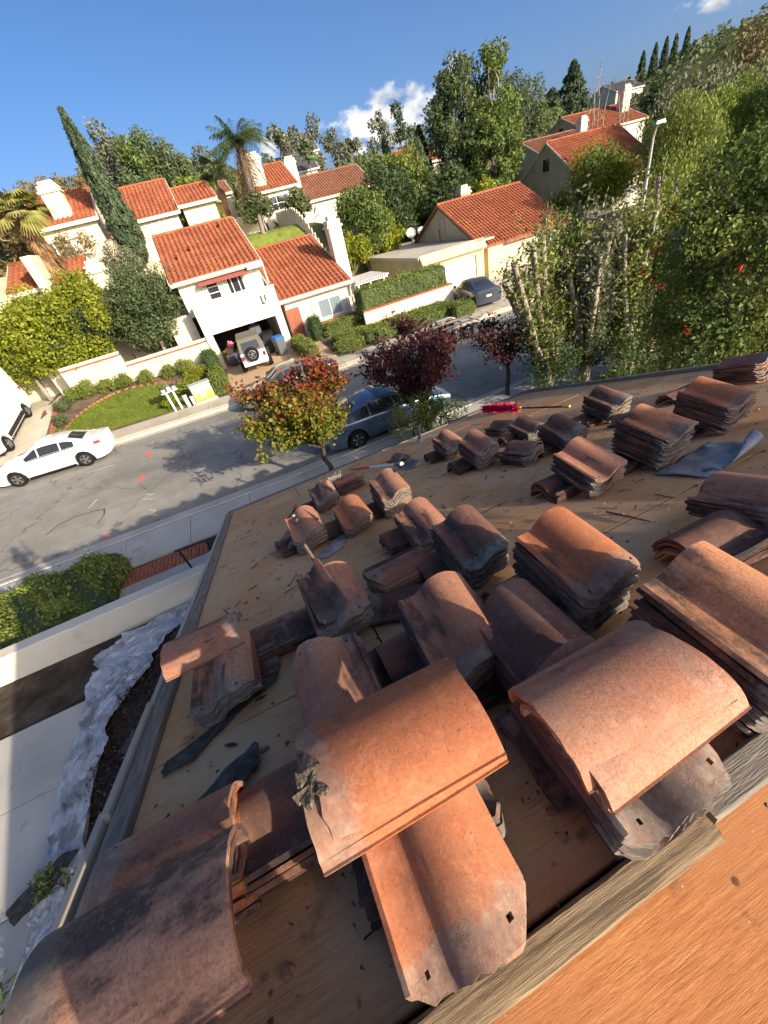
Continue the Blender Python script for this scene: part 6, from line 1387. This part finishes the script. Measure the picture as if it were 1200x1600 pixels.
# ---- background row, left
bk = [(-11.5, 62, 15.8, 3.6, 'leaf_rust', 'brown tree at the far left skyline'), (-8.0, 58, 15.2, 3.4, 'leaf_rust', 'russet tree left of the cypress skyline'), (-5.2, 64, 17.4, 3.2, 'leaf_silver', 'grey tree just left of the cypress'), (-2.6, 66, 19.4, 3.0, 'leaf_silver', 'tall pale gum tree behind the cypress'), (0.2, 62, 18.2, 2.7, 'leaf_mid', 'tall green tree right of the cypress'), (2.8, 62, 17.1, 2.8, 'leaf_olive', 'green gum tree above the stepped roof'), (5.6, 64, 16.2, 3.2, 'leaf_silver', 'grey gum tree left of the palm'), (-1.0, 56, 14.2, 3.0, 'leaf_olive', 'lower olive tree above the upper house'), (-9.6, 50, 12.8, 2.6, 'leaf_rust', 'dry brown tree above the left house'), (-13.5, 55, 14.4, 3.6, 'leaf_rust', 'dry tree at the left picture edge'), (3.6, 54, 13.2, 2.4, 'leaf_bright', 'bright small tree above the stepped roof'), (8.0, 66, 14.6, 2.6, 'leaf_olive', 'dark tree behind the palm trunk'), (-17, 60, 15.5, 4, 'leaf_olive', 'olive tree outside the left edge'), (-5.5, 54, 13.4, 2.6, 'leaf_rust', 'brown tree behind the cypress foot')]
for (x, y, zt, r_, m_, lb) in bk:
    b = T(x, y); h = zt-b; tree('skyline_tree', lb, (x, y, b), (x, y, b+h*.60), (r_, r_*.8, h*.42), 34, 6000, .36, m_, 'bark_pale', .22, .30, .42, lower=-.95, limbs=12, group='trees along the left skyline')
# ---- far gum trees, tall and sparse
gum = [(20.0, 80, 20.0, 'leftmost sparse gum tree right of the palm'), (23.6, 82, 18.8, 'second sparse gum tree right of the palm'), (26.6, 84, 19.9, 'tall sparse gum tree above the grey roof'), (29.6, 84, 18.2, 'sparse gum tree right of the grey roof'), (32.5, 84, 17.3, 'low sparse gum tree in the far centre'), (38.0, 84, 19.0, 'round topped gum tree before the cloud'), (43.3, 86, 19.4, 'slim dark tree against the cloud'), (45.5, 84, 17.3, 'gum tree right of the slim dark tree'), (16.0, 78, 16.4, 'short gum tree near the palm')]
for i, (x, y, zt, lb) in enumerate(gum):
    b = T(x, y); h = zt-b
    tree('gum_tree', lb, (x, y, b), (x+.2, y, b+h*.68), (1.7+.3*(i % 3), 1.6, h*.34), 14, 1800, .5, 'leaf_silver' if i != 6 else 'leaf_dark', 'bark_pale', .16, .32, .4, lower=-.95, limbs=9, group='far gum trees', fork=.8)
fill = [(18, 74, 13.4), (24, 72, 12.6), (30, 74, 13.6), (35, 72, 13), (40, 74, 14.5), (46, 70, 13), (50, 66, 11.5), (44, 62, 11), (38, 60, 11.0), (56, 76, 13), (64, 84, 13.5), (72, 80, 12), (80, 90, 15), (33, 90, 16), (12, 84, 14.8), (56, 60, 8.5), (66, 50, 8), (78, 58, 9.5), (88, 70, 12), (98, 80, 14)]
fl = ['just right of the palm', 'under the gum trees', 'below the tallest gum trees', 'behind the hidden cottage', 'left of the feathery trees', 'behind the feathery trees', 'right behind the feathery trees', 'inside the feathery group', 'beside the hidden cottage', 'right of the feathery trees', 'left of the white gabled house', 'behind the white gabled house', 'below the dark pine', 'beyond the gum trees', 'behind the palm crown', 'behind the brown roofed house', 'behind the lamp', 'above the lamp', 'below the hill houses', 'left of the hill houses']
for i, ((x, y, zt), q) in enumerate(zip(fill, fl)):
    b = T(x, y); h = max(4, zt-b); r_ = min(5, h*.55)
    tree('distant_tree', 'rounded distant tree ' + q, (x, y, b), (x, y, b+h*.55), (r_, r_*.8, h*.46), 26, 3600, .5, ['leaf_dark', 'leaf_olive', 'leaf_mid', 'leaf_silver', 'leaf_dark'][i % 5], 'bark_grey', .25, .34, .5, lower=-.95, limbs=6, group='distant rounded trees')
# bare pale trees before the white house
for i, (x, y, h, lb) in enumerate(((58.0, 56, 11.5, 'bare pale tree before the white gabled house'), (62.5, 56, 9.5, 'second bare tree right of the white gable'))):
    rng = np.random.RandomState(80+i); b = T(x, y); t = thing('bare_tree', lb, 'tree', (x, y, b)); mb = MB()
    for k in range(5):
        e = np.array([rng.normal()*1.0, rng.normal()*.8, h*rng.uniform(.75, 1)]); ps = limb(mb, (0, 0, 0), e, .1, .03, rng, 6, .04)
        for j in range(9): s_ = ps[rng.randint(2, 6)]; limb(mb, s_, s_+np.array([rng.normal()*.9, rng.normal()*.7, rng.uniform(.2, 1.3)]), .035, .012, rng, 4, .1, 4)
    link('trunk', mb, 'bark_pale', t)
# hillside scrub (cannot be counted)
n = 26000; x = rs.uniform(60, 330, n); y = rs.uniform(52, 260, n); z = terrain(x, y); q = np.sin(x*.13)*np.sin(y*.17+1)+.6*np.sin(x*.31+y*.23)
k = q > -.35; x, y, z, q = x[k], y[k], z[k], q[k]
P = np.stack([x, y, z + np.abs(q)*2.6*rs.uniform(0, 1, len(x))**.6], -1)
o = stuff(link('hillside_scrub', quadmesh('hillside_scrub', leaves(P, 1.3, .7, rs)), 'leaf_olive')); tag(o, 'scrub and treetops covering the far hillside', 'scrub')
n = 9000; x = rs.uniform(-60, 14, n); y = rs.uniform(46, 130, n); z = terrain(x, y)
P = np.stack([x, y, z + 2.0*rs.uniform(0, 1, n)**1.5], -1); o = stuff(link('bank_scrub', quadmesh('bank_scrub', leaves(P, .9, .7, rs)), 'leaf_rust')); tag(o, 'dry scrub on the slope behind the left houses', 'scrub')
# ---- palms
def palm(label, base, top, nf, fl_, mat, seed, dead=0, fan=False, tr=.2):
    rng = np.random.RandomState(seed); b0 = np.array(base, float); tp = np.array(top, float)-b0; tp0 = tp.copy(); t = thing('palm_tree', label, 'tree', base)
    mb = MB(); pts = [tp*f for f in np.linspace(0, 1, 8)]; mb.tube([tuple(p) for p in pts], [tr*1.3]+[tr]*6+[tr*1.2], 10); link('trunk', mb, 'bark_grey', t, smooth=60)
    def frond(a, el, L_, sag):
        V = []; d_ = np.array([math.cos(a), math.sin(a), 0]); s_ = np.array([-math.sin(a), math.cos(a), 0]); m_ = 26
        for k in range(m_):
            f = k/(m_-1); q = tp + d_*(L_*f*math.cos(el)) + np.array([0, 0, L_*(f*math.sin(el) - sag*f*f)])
            if fan and f < .55: w0 = .03
            ll = L_*.23*math.sin(math.pi*(.12+.85*f))**.7
            if fan: ll = L_*.02 if f < .5 else L_*.45*(1.05-f)
            for sg in (-1, 1):
                e = q + s_*sg*ll + d_*ll*.55 + np.array([0, 0, -ll*(.55+.2*rng.normal())]); n_ = d_*L_/m_*.55
                V += [q-n_*.5, q+n_*.5, e+n_*.15, e-n_*.1]
            n_ = d_*L_/m_*1.1; V += [q-s_*.02, q+s_*.02, q+s_*.02+n_, q-s_*.02+n_]
        return V
    def fanleaf(a, el, L_, drop):
        nonlocal tp
        V = []; d_ = np.array([math.cos(a)*math.cos(el), math.sin(a)*math.cos(el), math.sin(el)]); s_ = np.array([-math.sin(a), math.cos(a), 0]); q = tp + d_*L_*.45; up_ = np.cross(s_, d_)
        V += [tp-s_*.02, tp+s_*.02, q+s_*.02, q-s_*.02]
        for k in range(15):
            b_ = -1.45 + 2.9*k/14; e = (d_*math.cos(b_) + s_*math.sin(b_)); L2 = L_*.55*(1-.12*abs(b_)); m_ = q + e*L2*.55 + up_*.03; t_ = q + e*L2 + np.array([0, 0, -drop*L2]); w_ = np.cross(e, up_)*L_*.045
            V += [q-w_*.3, q+w_*.3, m_+w_, m_-w_, m_-w_, m_+w_, t_+w_*.15, t_-w_*.15]
        return V
    if fan:
        V = []
        for i in range(nf): V += fanleaf(rng.uniform(0, 6.28), rng.uniform(-.7, 1.3), fl_*rng.uniform(.8, 1.1), rng.uniform(.2, .6))
        link('fronds', quadmesh('fronds', np.array(V)), mat, t)
        V = []
        for i in range(dead*3): tp = tp0 - np.array([0, 0, rng.uniform(.1, 2.2)]); V += fanleaf(rng.uniform(0, 6.28), rng.uniform(-1.5, -1.1), fl_*rng.uniform(.6, .95), .3)
        if dead: link('dead_fronds', quadmesh('dead_fronds', np.array(V)), 'frond_dead', t)
        return
    V = []
    for i in range(nf): V += frond(rng.uniform(0, 6.28), rng.uniform(-.25, 1.25), fl_*rng.uniform(.8, 1.1), rng.uniform(.35, .75))
    link('fronds', quadmesh('fronds', np.array(V)), mat, t)
    if dead:
        V = []
        for i in range(dead): V += frond(rng.uniform(0, 6.28), rng.uniform(-1.5, -1.0), fl_*rng.uniform(.7, 1.15), .25)
        link('dead_fronds', quadmesh('dead_fronds', np.array(V)), 'frond_dead', t)
palm('tall feather palm with hanging brown fronds behind the wing', (7.0, 42.5, 6.5), (7.2, 42.0, 12.4), 46, 2.9, 'leaf_palm', 3, 16, tr=.2)
palm('small palm left of the tall feather palm', (4.9, 46, 7), (5.0, 46, 11.6), 22, 1.5, 'leaf_palm', 5, 4, True, .12)
palm('fan palm with hanging dead skirt at the left edge', (-7.0, 32.6, 2), (-7.35, 33.0, 10.2), 34, 1.7, 'leaf_palm_gold', 7, 14, True, .17)
palm('little palm among the far gum trees', (22.5, 76, 11), (22.5, 76, 14.5), 20, 1.8, 'leaf_palm', 9, 0, True, .12)
# ---- hedges and bushes
def hedge(label, x0, x1, y0, y1, z0, z1, n, leaf=.07, mat='leaf_hedge', core='leaf_dark', wav=.05, name='clipped_hedge', zf=None, group='clipped hedges', lit=None):
    rng = np.random.RandomState(sum(map(ord, label)) % 997); c = ((x0+x1)/2, (y0+y1)/2, z0); t = thing(name, label, 'hedge', c, 0, group)
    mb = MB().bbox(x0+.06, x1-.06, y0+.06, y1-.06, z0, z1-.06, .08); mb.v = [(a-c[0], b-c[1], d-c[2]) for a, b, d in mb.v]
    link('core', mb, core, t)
    ax_, ay_, az_ = x1-x0, y1-y0, z1-z0; A_ = np.array([ax_*ay_*1.15, ax_*az_, ax_*az_, ay_*az_, ay_*az_]); k = rng.choice(5, n, p=A_/A_.sum()); u, v = rng.uniform(0, 1, (2, n))
    P = np.zeros((n, 3)); O = np.zeros((n, 3))
    for f, (fx, fy, fz, o_) in enumerate(((u*ax_, v*ay_, az_+0*u, (0, 0, 1)), (u*ax_, 0*u, v*az_, (0, -1, 0)), (u*ax_, ay_+0*u, v*az_, (0, 1, 0)), (0*u, u*ay_, v*az_, (-1, 0, 0)), (ax_+0*u, u*ay_, v*az_, (1, 0, 0)))):
        s_ = k == f; P[s_] = np.stack([fx, fy, fz], -1)[s_]; O[s_] = o_
    # round the edges a little and roughen
    ctr = np.array([ax_/2, ay_/2, az_*.45]); P = ctr + (P-ctr)*(1 - .10*np.clip(np.abs((P-ctr)/np.array([ax_/2, ay_/2, az_*.55]))[:, [0, 1, 2]].sum(1)-1.9, 0, 1))[:, None]
    P += O*(rng.normal(size=(n, 1))*.03 + np.abs(rng.normal(size=(n, 1)))**3*.012 + wav*np.sin(P[:, :1]*5+P[:, 1:2]*3+P[:, 2:]*6)*.7) + rng.normal(size=(n, 3))*.012
    P += np.array([x0-c[0], y0-c[1], 0])
    link('foliage', quadmesh('foliage', leaves(P, leaf, .6, rng, out=O*1.2)), mat, t); return t
hedge('wide clipped hedge at the left beside the near pavement', -10.2, -4.75, 8.15, 10.35, .15, .72, 24000, .07, 'leaf_hedge', wav=.17)
hedge('two-level hedge left of the open garage driveway', -1.45, -.72, 22.7, 25.2, .2, 1.15, 5200); hedge('higher back part of the hedge by the garage', -1.45, -.75, 25.22, 27.4, .3, 1.75, 4200, mat='leaf_hedge_dark')
hedge('hedge between garage driveway and garden path', 3.95, 4.75, 22.9, 27.2, .15, 1.0, 5200)
hedge('tall clipped hedge behind the brick capped wall', 8.7, 14.9, 25.45, 27.0, .2, 2.55, 15000, .085)
hedge('dark clipped hedge block by the front door', 5.35, 6.05, 26.2, 27.3, .4, 1.75, 3000, mat='leaf_hedge_dark')
hedge('low hedge under the wing window', 6.1, 8.5, 26.0, 27.2, .4, 1.15, 4500)
hedge('long low front hedge along the pavement', 7.6, 14.0, 22.7, 24.9, .1, .75, 12000, .075)
hedge('low hedge curving beside the garden path', 5.7, 7.5, 22.75, 23.5, .1, .65, 3200); hedge('low hedge parallel behind the path hedge', 6.1, 8.4, 23.9, 25.0, .1, .8, 3600)
hedge('hedge corner beside the charcoal sedan', 13.2, 14.6, 21.95, 23.3, .1, .8, 3200, mat='leaf_hedge')
for i, (x, y, r_, lb) in enumerate(((-8.75, 26.75, .42, 'leftmost round bush by the garden wall'), (-7.95, 26.75, .55, 'second round bush by the garden wall'), (-6.95, 26.8, .45, 'third round bush by the garden wall'), (-6.1, 26.85, .5, 'fourth round bush by the garden wall'), (-4.85, 26.7, .45, 'fifth round bush by the garden wall'), (-3.6, 26.8, .45, 'sixth round bush by the garden wall'), (-2.6, 26.7, .55, 'seventh round bush by the garden wall'))):
    z = float(yard(x, y)); tree('round_bush', lb, (x, y, z), (x, y, z+r_*.75), (r_, r_, r_*.9), 40, 4200, .065, 'leaf_hedge', 'bark_dark', .04, .36, .6, cat='bush', limbs=4, group='round bushes along the garden wall', shell=.85)
for i, (x, y, r_, m_, lb) in enumerate(((-1.9, 25.6, .6, 'leaf_yellow', 'yellow flowering bush beside the hedge'), (-2.6, 24.7, .5, 'leaf_yellow', 'yellow bush behind the painted cabinet'), (-3.9, 22.9, .38, 'leaf_yellow', 'yellow tuft at the mailbox foot'), (-3.1, 24.2, .4, 'leaf_bright', 'bright bush behind the mailboxes'), (-9.3, 23.2, .3, 'leaf_bright', 'low plant at the lawn corner'), (-9.35, 24.6, .38, 'leaf_olive', 'grey plant along the van driveway'), (-9.3, 26.0, .45, 'leaf_olive', 'upper plant along the van driveway'), (-9.3, 22.6, .25, 'leaf_bright', 'strappy plant beside the white sedan'))):
    z = float(yard(x, y)); tree('garden_shrub', lb, (x, y, z), (x, y, z+r_*.7), (r_, r_, r_*.85), 16, 1100, .09, m_, 'bark_dark', .03, .45, .45, cat='bush', limbs=4)
# sprigs growing by the plastic sheet
for i, (x, y, lb) in enumerate(((-5.25, 2.15, 'small green sprig on the concrete at the lower left'), (-4.75, 3.05, 'leafy sprig poking through the plastic sheet'), (-4.6, 2.0, 'trailing green sprig on the plastic sheet'), (-5.5, 1.35, 'green sprig at the lower left corner'))):
    tree('sprig', lb, (x, y, .25), (x+.05, y, .55), (.26, .22, .2), 8, 150, .075, 'leaf_mid', 'bark_dark', .012, .5, .4, cat='plant', limbs=6)
# ================================================================== street furniture and household things
def wbin(name, label, loc, rz, body, lid, s=1.0):
    o = thing(name, label, 'bin', loc, rz, 'bins in front of the garage')
    link('body', MB().add([(-.24*s, -.26*s, .08), (.24*s, -.26*s, .08), (.24*s, .26*s, .08), (-.24*s, .26*s, .08), (-.30*s, -.34*s, 1.0*s), (.30*s, -.34*s, 1.0*s), (.30*s, .36*s, 1.05*s), (-.30*s, .36*s, 1.05*s)], [(0, 3, 2, 1), (4, 5, 6, 7), (0, 1, 5, 4), (1, 2, 6, 5), (2, 3, 7, 6), (3, 0, 4, 7)]), body, o)
    link('lid', MB().add([(-.32*s, -.37*s, 1.01*s), (.32*s, -.37*s, 1.01*s), (.32*s, .38*s, 1.06*s), (-.32*s, .38*s, 1.06*s), (-.27*s, -.28*s, 1.08*s), (.27*s, -.28*s, 1.08*s), (.27*s, .32*s, 1.13*s), (-.27*s, .32*s, 1.13*s)], [(4, 5, 6, 7), (0, 1, 5, 4), (1, 2, 6, 5), (2, 3, 7, 6), (3, 0, 4, 7)]), lid, o)
    link('handle', MB().tube([(-.26*s, .40*s, 1.0*s), (-.26*s, .46*s, 1.02*s), (.26*s, .46*s, 1.02*s), (.26*s, .40*s, 1.0*s)], .02, 6), body, o)
    for x in (-.26, .26): link('wheel', MB().lathe([(0, -.03), (.1, -.03), (.12, 0), (.1, .03), (0, .03)], 14, 'x', (x*s, .30*s, .12)), 'rubber', o)
    return o
yz = lambda x, y: float(yard(x, y))+0.02
wbin('wheelie_bin', 'grey wheeled bin with blue lid in front of the garage', (3.15, 26.6, yz(3.1, 26.6)), R(15), 'bin_grey', 'blue_plastic')
wbin('wheelie_bin', 'black wheeled bin standing inside the garage mouth', (2.75, 27.9, yz(2.7, 27.9)), R(-6), 'black_plastic', 'black_plastic', 1.15)
o = thing('tall_cabinet', 'tall dark cabinet with grey panel inside the garage', 'cabinet', (2.2, 28.8, .3)); link('carcass', MB().bbox(-.35, .35, -.3, .3, 0, 1.75, .02), 'steel_dark', o); link('door', MB().bbox(-.33, .33, -.33, -.303, .05, 1.7, .01), 'bin_grey', o); link('handle', MB().box(.2, .23, -.36, -.333, .8, 1.1), 'galvanised', o)
rr = random.Random(4)
def lump(name, label, loc, r, mat, cat, seed, sq=.8):
    q = np.random.RandomState(seed); ph = q.uniform(0, 6.28, 8); n, m = 16, 10; mb = MB(); vs_ = []
    for j in range(m+1):
        th = math.pi*j/m
        for i in range(n):
            a = 2*math.pi*i/n; k = 1 + .16*math.sin(3*a+ph[0]+th*2) + .12*math.sin(5*a+ph[1]+th*3) + .1*math.sin(7*th+ph[2])
            vs_.append((r*k*math.sin(th)*math.cos(a), r*k*math.sin(th)*math.sin(a), r*sq*(1-math.cos(th))*k))
    mb.add(vs_, [(j*n+i, j*n+(i+1) % n, (j+1)*n+(i+1) % n, (j+1)*n+i) for j in range(m) for i in range(n)])
    return tag(link(name, mb, mat, None, loc, smooth=50), label, cat, 'clutter in the garage')
gz = yz(1, 29)
def crate(name, label, loc, sx, sy, sz, mat, lidm, cat):
    o = thing(name, label, cat, loc, rr.uniform(-.3, .3), 'clutter in the garage')
    link('box', MB().add([(-sx*.42, -sy*.42, 0), (sx*.42, -sy*.42, 0), (sx*.42, sy*.42, 0), (-sx*.42, sy*.42, 0), (-sx*.5, -sy*.5, sz*.9), (sx*.5, -sy*.5, sz*.9), (sx*.5, sy*.5, sz*.9), (-sx*.5, sy*.5, sz*.9)], [(0, 3, 2, 1), (0, 1, 5, 4), (1, 2, 6, 5), (2, 3, 7, 6), (3, 0, 4, 7)]), mat, o)
    link('lid', MB().bbox(-sx*.52, sx*.52, -sy*.52, sy*.52, sz*.9, sz, .02), lidm, o)
crate('storage_box', 'large white storage box left of the off-road car', (0.15, 28.7, gz), .6, .5, .5, 'white_bag', 'white_bag', 'box')
crate('storage_box', 'brown cardboard box stacked on the white storage box', (0.18, 28.75, gz+.5), .5, .45, .42, 'cardboard', 'cardboard', 'box')
crate('storage_box', 'small blue lidded box at the garage back', (1.7, 31.0, gz), .6, .5, .45, 'blue_plastic', 'white_bag', 'box')
crate('storage_box', 'brown box at the left garage wall', (-.1, 30.0, gz), .5, .5, .55, 'cardboard', 'cardboard', 'box')
lump('cloth_bundle', 'pink cloth bundle on the boxes in the garage', (0.35, 28.5, gz+.93), .22, 'pink_cloth', 'bundle', 3)
lump('bag', 'white bag in front of the garage boxes', (0.45, 28.2, gz), .32, 'white_bag', 'bag', 5)
lump('bag', 'pale bag heaped right of the boxes in the garage', (1.15, 29.6, gz), .38, 'white_bag', 'bag', 7)
lump('bag', 'white sack beside the tall cabinet', (1.62, 28.9, gz), .34, 'white_bag', 'bag', 8, 1.3)
lump('bag', 'tan sack on the pale bag in the garage', (1.12, 29.6, gz+.6), .25, 'cardboard', 'bag', 9)
lump('toy_pile', 'red toy heap near the left garage jamb', (-.08, 28.1, gz), .2, 'red_paint', 'toy', 11, .6)
lump('dark_bag', 'dark bag beside the red toys', (0.1, 27.75, gz), .26, 'bin_grey', 'bag', 12, .9)
lump('blue_bundle', 'blue bundle on top of the tall cabinet', (2.2, 28.8, gz+1.72), .22, 'blue_plastic', 'bundle', 13, .7)
# mailbox cluster
mz = yz(-3.5, 22.6)
o = thing('mailbox_stand', 'white mailbox stand with dark boxes beside the pavement', 'mailbox', (-3.45, 22.55, mz), R(12))
for x in (-.22, .12): link('post', MB().bbox(x-.05, x+.05, -.05, .05, -.1, .95, .01), 'white_paint', o)
link('shelf', MB().bbox(-.45, .38, -.22, .22, .953, 1.0, .01), 'white_paint', o)
for i, x in enumerate((-.3, -.02, .24)):
    mb = MB().prism([(x-.11, 1.003), (x+.11, 1.003), (x+.11, 1.14), (x+.08, 1.21), (x, 1.24), (x-.08, 1.21), (x-.11, 1.14)], -.25, .22); b_ = link('mailbox', mb, 'steel_dark' if i != 1 else 'galvanised', o); link('flap', MB().box(x-.09, x+.09, -.262, -.252, 1.02, 1.17), 'galvanised', b_)
o = thing('bollard_meter', 'short grey utility post between mailboxes and painted cabinet', 'post', (-2.95, 22.55, mz), R(10)); link('post', MB().bbox(-.1, .1, -.08, .08, -.1, .5, .03), 'concrete', o); link('lid', MB().bbox(-.12, .12, -.1, .1, .503, .55, .015), 'concrete', o)
o = thing('bollard_meter', 'lower grey utility post next to the painted cabinet', 'post', (-2.65, 22.5, mz), R(10)); link('post', MB().bbox(-.09, .09, -.08, .08, -.1, .36, .03), 'concrete', o); link('lid', MB().bbox(-.11, .11, -.1, .1, .363, .4, .015), 'concrete', o)
# painted utility cabinet: landscape in flat paint on the panel
t = MT('painted_panel', 0.6, 0.3); tcn = t.N('ShaderNodeTexCoord'); sp_ = t.N('ShaderNodeSeparateXYZ'); t.L(tcn.outputs['Generated'], sp_.inputs[0])
n_ = t.noise(t.coord('Object'), 4, 4); zz = t.math('ADD', sp_.outputs['Z'], t.math('MULTIPLY', t.math('SUBTRACT', n_, .5), .35))
t.col(t.ramp(zz, [(0.0, (0.17, 0.24, 0.05)), (0.32, (0.30, 0.34, 0.08)), (0.5, (0.42, 0.40, 0.14)), (0.62, (0.30, 0.38, 0.26)), (0.78, (0.36, 0.46, 0.46)), (1.0, (0.42, 0.5, 0.52))])); MATS['painted_panel'] = t.m
o = thing('utility_cabinet', 'utility cabinet painted with a green landscape beside the pavement', 'cabinet', (-2.05, 22.75, yz(-2, 22.7)), R(8))
link('case', MB().bbox(-.52, .52, -.28, .28, -.1, .82, .02), 'painted_panel', o); link('lid', MB().bbox(-.55, .55, -.31, .31, .823, .9, .02), 'painted_panel', o); link('base', MB().bbox(-.6, .6, -.36, .36, -.15, .03, .01), 'concrete', o)
for i, x in enumerate((-.08, .06)): link('painted_figure', MB().add([(x-.06, -.283, .2), (x+.06, -.283, .2), (x+.05, -.283, .33), (x+.02, -.283, .36), (x+.02, -.283, .43), (x-.03, -.283, .43), (x-.03, -.283, .36), (x-.05, -.283, .33)], [tuple(range(8))]), 'chalk_white', o)
# street lamp at right
o = thing('street_lamp', 'tall grey street lamp rising behind the pollarded trees', 'street lamp', (27.0, 21.8, 0.1))
link('pole', MB().tube([(0, 0, 0), (0, 0, 3), (-.05, 0, 6.1)], [.11, .09, .06], 10), 'concrete', o, smooth=60); link('arm', MB().tube([(-.05, 0, 6.0), (-.3, -.3, 6.4), (-1.5, -1.4, 6.55)], [.05, .045, .035], 8), 'concrete', o, smooth=60)
link('lamp_head', MB().add([Vector(p) + Vector((-1.75, -1.6, 6.52)) for p in ((-.32, -.1, 0), (.3, -.14, 0), (.3, .14, 0), (-.32, .1, 0), (-.25, -.06, .11), (.25, -.09, .14), (.25, .09, .14), (-.25, .06, .11))], [(0, 3, 2, 1), (4, 5, 6, 7), (0, 1, 5, 4), (1, 2, 6, 5), (2, 3, 7, 6), (3, 0, 4, 7)]), 'galvanised', o)
link('base', MB().lathe([(.2, 0), (.2, .25), (.12, .35)], 12), 'concrete', o)
# planter pots at the wing door
for i, (x, y) in enumerate(((5.55, 27.2), (5.9, 27.3))):
    pass

# ================================================================== the photographer, standing on the sunny slope behind the camera
def skin(name, V, E, Rr, mat, parent, root=0, sub=1):
    me = bpy.data.meshes.new(name); me.from_pydata(V, E, []); me.update()
    o = bpy.data.objects.new(name, me); COL.objects.link(o); o.parent = parent
    m = o.modifiers.new('skin', 'SKIN'); m.use_smooth_shade = True
    for i, d in enumerate(me.skin_vertices[0].data): d.radius = (Rr[i], Rr[i]) if isinstance(Rr[i], float) else Rr[i]; d.use_root = (i == root)
    s2 = o.modifiers.new('sub', 'SUBSURF'); s2.levels = sub; s2.render_levels = sub
    me.materials.append(MATS[mat]); return o
plain('skin_tone', (0.45, 0.26, 0.18), 0.6, 0.3); plain('shirt_grey', (0.16, 0.17, 0.19), 0.9, 0.1); plain('jeans', (0.06, 0.09, 0.16), 0.9, 0.1); plain('hair_dark', (0.02, 0.016, 0.013), 0.7, 0.3)
foot = back(-0.10, 0.62); pz = foot.z
person = thing('person', 'person in grey shirt and jeans holding up a phone behind the roof ridge', 'person', foot)
J = [(0, 0, .88), (0, .01, 1.08), (0, .02, 1.28), (0, .03, 1.40), (0, .04, 1.48),                       # pelvis, waist, chest, neck base, neck
     (.10, 0, .84), (.12, .05, .48), (.12, 0, .10), (.13, .12, .045),                                     # right leg
     (-.10, 0, .84), (-.13, .03, .48), (-.14, -.03, .10), (-.15, .09, .045),                              # left leg
     (.19, .02, 1.34), (.27, .16, 1.14), (.10, .40, 1.38), (-.19, .02, 1.34), (-.28, .14, 1.14), (-.14, .39, 1.37),   # arms to the phone
     (0, .05, 1.56), (0, .06, 1.66)]
Ed = [(0, 1), (1, 2), (2, 3), (3, 4), (0, 5), (5, 6), (6, 7), (7, 8), (0, 9), (9, 10), (10, 11), (11, 12), (3, 13), (13, 14), (14, 15), (3, 16), (16, 17), (17, 18), (4, 19), (19, 20)]
Rd = [(.16, .12), (.145, .11), (.17, .12), (.11, .09), .055, .095, .065, .045, .035, .095, .065, .045, .035, .065, .045, .03, .065, .045, .03, (.072, .09), (.07, .085)]
skin('body', J, Ed, Rd, 'shirt_grey', person)
for s_ in (1, -1):
    b_ = 5 if s_ > 0 else 9
    skin('trouser_leg', [J[0], J[b_], J[b_+1], J[b_+2]], [(0, 1), (1, 2), (2, 3)], [.13, .105, .078, .06], 'jeans', person)
    skin('shoe', [(J[b_+2][0], J[b_+2][1]-.05, .05), (J[b_+3][0], J[b_+3][1]-.02, .045), (J[b_+3][0], J[b_+3][1]+.08, .04)], [(0, 1), (1, 2)], [.05, .05, .04], 'black_plastic', person)
    w_ = J[15 if s_ > 0 else 18]; wx, wy, wz = w_
    Hv = [(wx, wy, wz), (wx-s_*.015, wy+.05, wz+.05)]; He = [(0, 1)]; Hr = [.028, .032]
    for k in range(4):
        i_ = len(Hv); Hv += [(wx-s_*(.0+.012*k), wy+.085-.006*k, wz+.085-.018*k), (wx-s_*(.03+.008*k), wy+.10-.006*k, wz+.10-.018*k)]; He += [(1, i_), (i_, i_+1)]; Hr += [.009, .008]
    i_ = len(Hv); Hv += [(wx-s_*.05, wy+.03, wz+.07), (wx-s_*.065, wy+.05, wz+.10)]; He += [(1, i_), (i_, i_+1)]; Hr += [.011, .009]
    skin('hand', Hv, He, Hr, 'skin_tone', person)
skin('head', [(0, .05, 1.50), (0, .055, 1.58), (0, .06, 1.67)], [(0, 1), (1, 2)], [(.06, .06), (.078, .098), (.076, .092)], 'skin_tone', person, sub=2)
skin('hair', [(0, .02, 1.62), (0, .035, 1.69), (0, .05, 1.715)], [(0, 1), (1, 2)], [(.083, .09), (.085, .10), (.07, .08)], 'hair_dark', person, sub=2)
link('nose', MB().add([(-.014, .15, 1.575), (.014, .15, 1.575), (0, .185, 1.58), (0, .15, 1.625)], [(0, 1, 2), (1, 3, 2), (3, 0, 2)]), 'skin_tone', person)
for s_ in (1, -1): link('ear', MB().lathe([(0, .012), (.02, .008), (.026, 0)], 10, 'x', (s_*.078, .05, 1.59)), 'skin_tone', person); link('eye', MB().lathe([(0, .012), (.012, .006), (.014, 0)], 10, 'y', (s_*.032, .143, 1.615)), 'black_plastic', person)
link('mouth', MB().box(-.025, .025, .14, .150, 1.535, 1.542), 'lens_red', person)
# phone just behind the lens, square to the view
ph = bpy.data.objects.new('phone', MB().bbox(-.036, .036, -.11, .04, -.0, .008, .003).mesh('phone')); COL.objects.link(ph); ph.data.materials.append(MATS['black_plastic'])
ph.matrix_world = camo.matrix_world @ Matrix.Translation((0, 0, 0.012)); tag(ph, 'black phone held up by the person behind the ridge', 'phone')
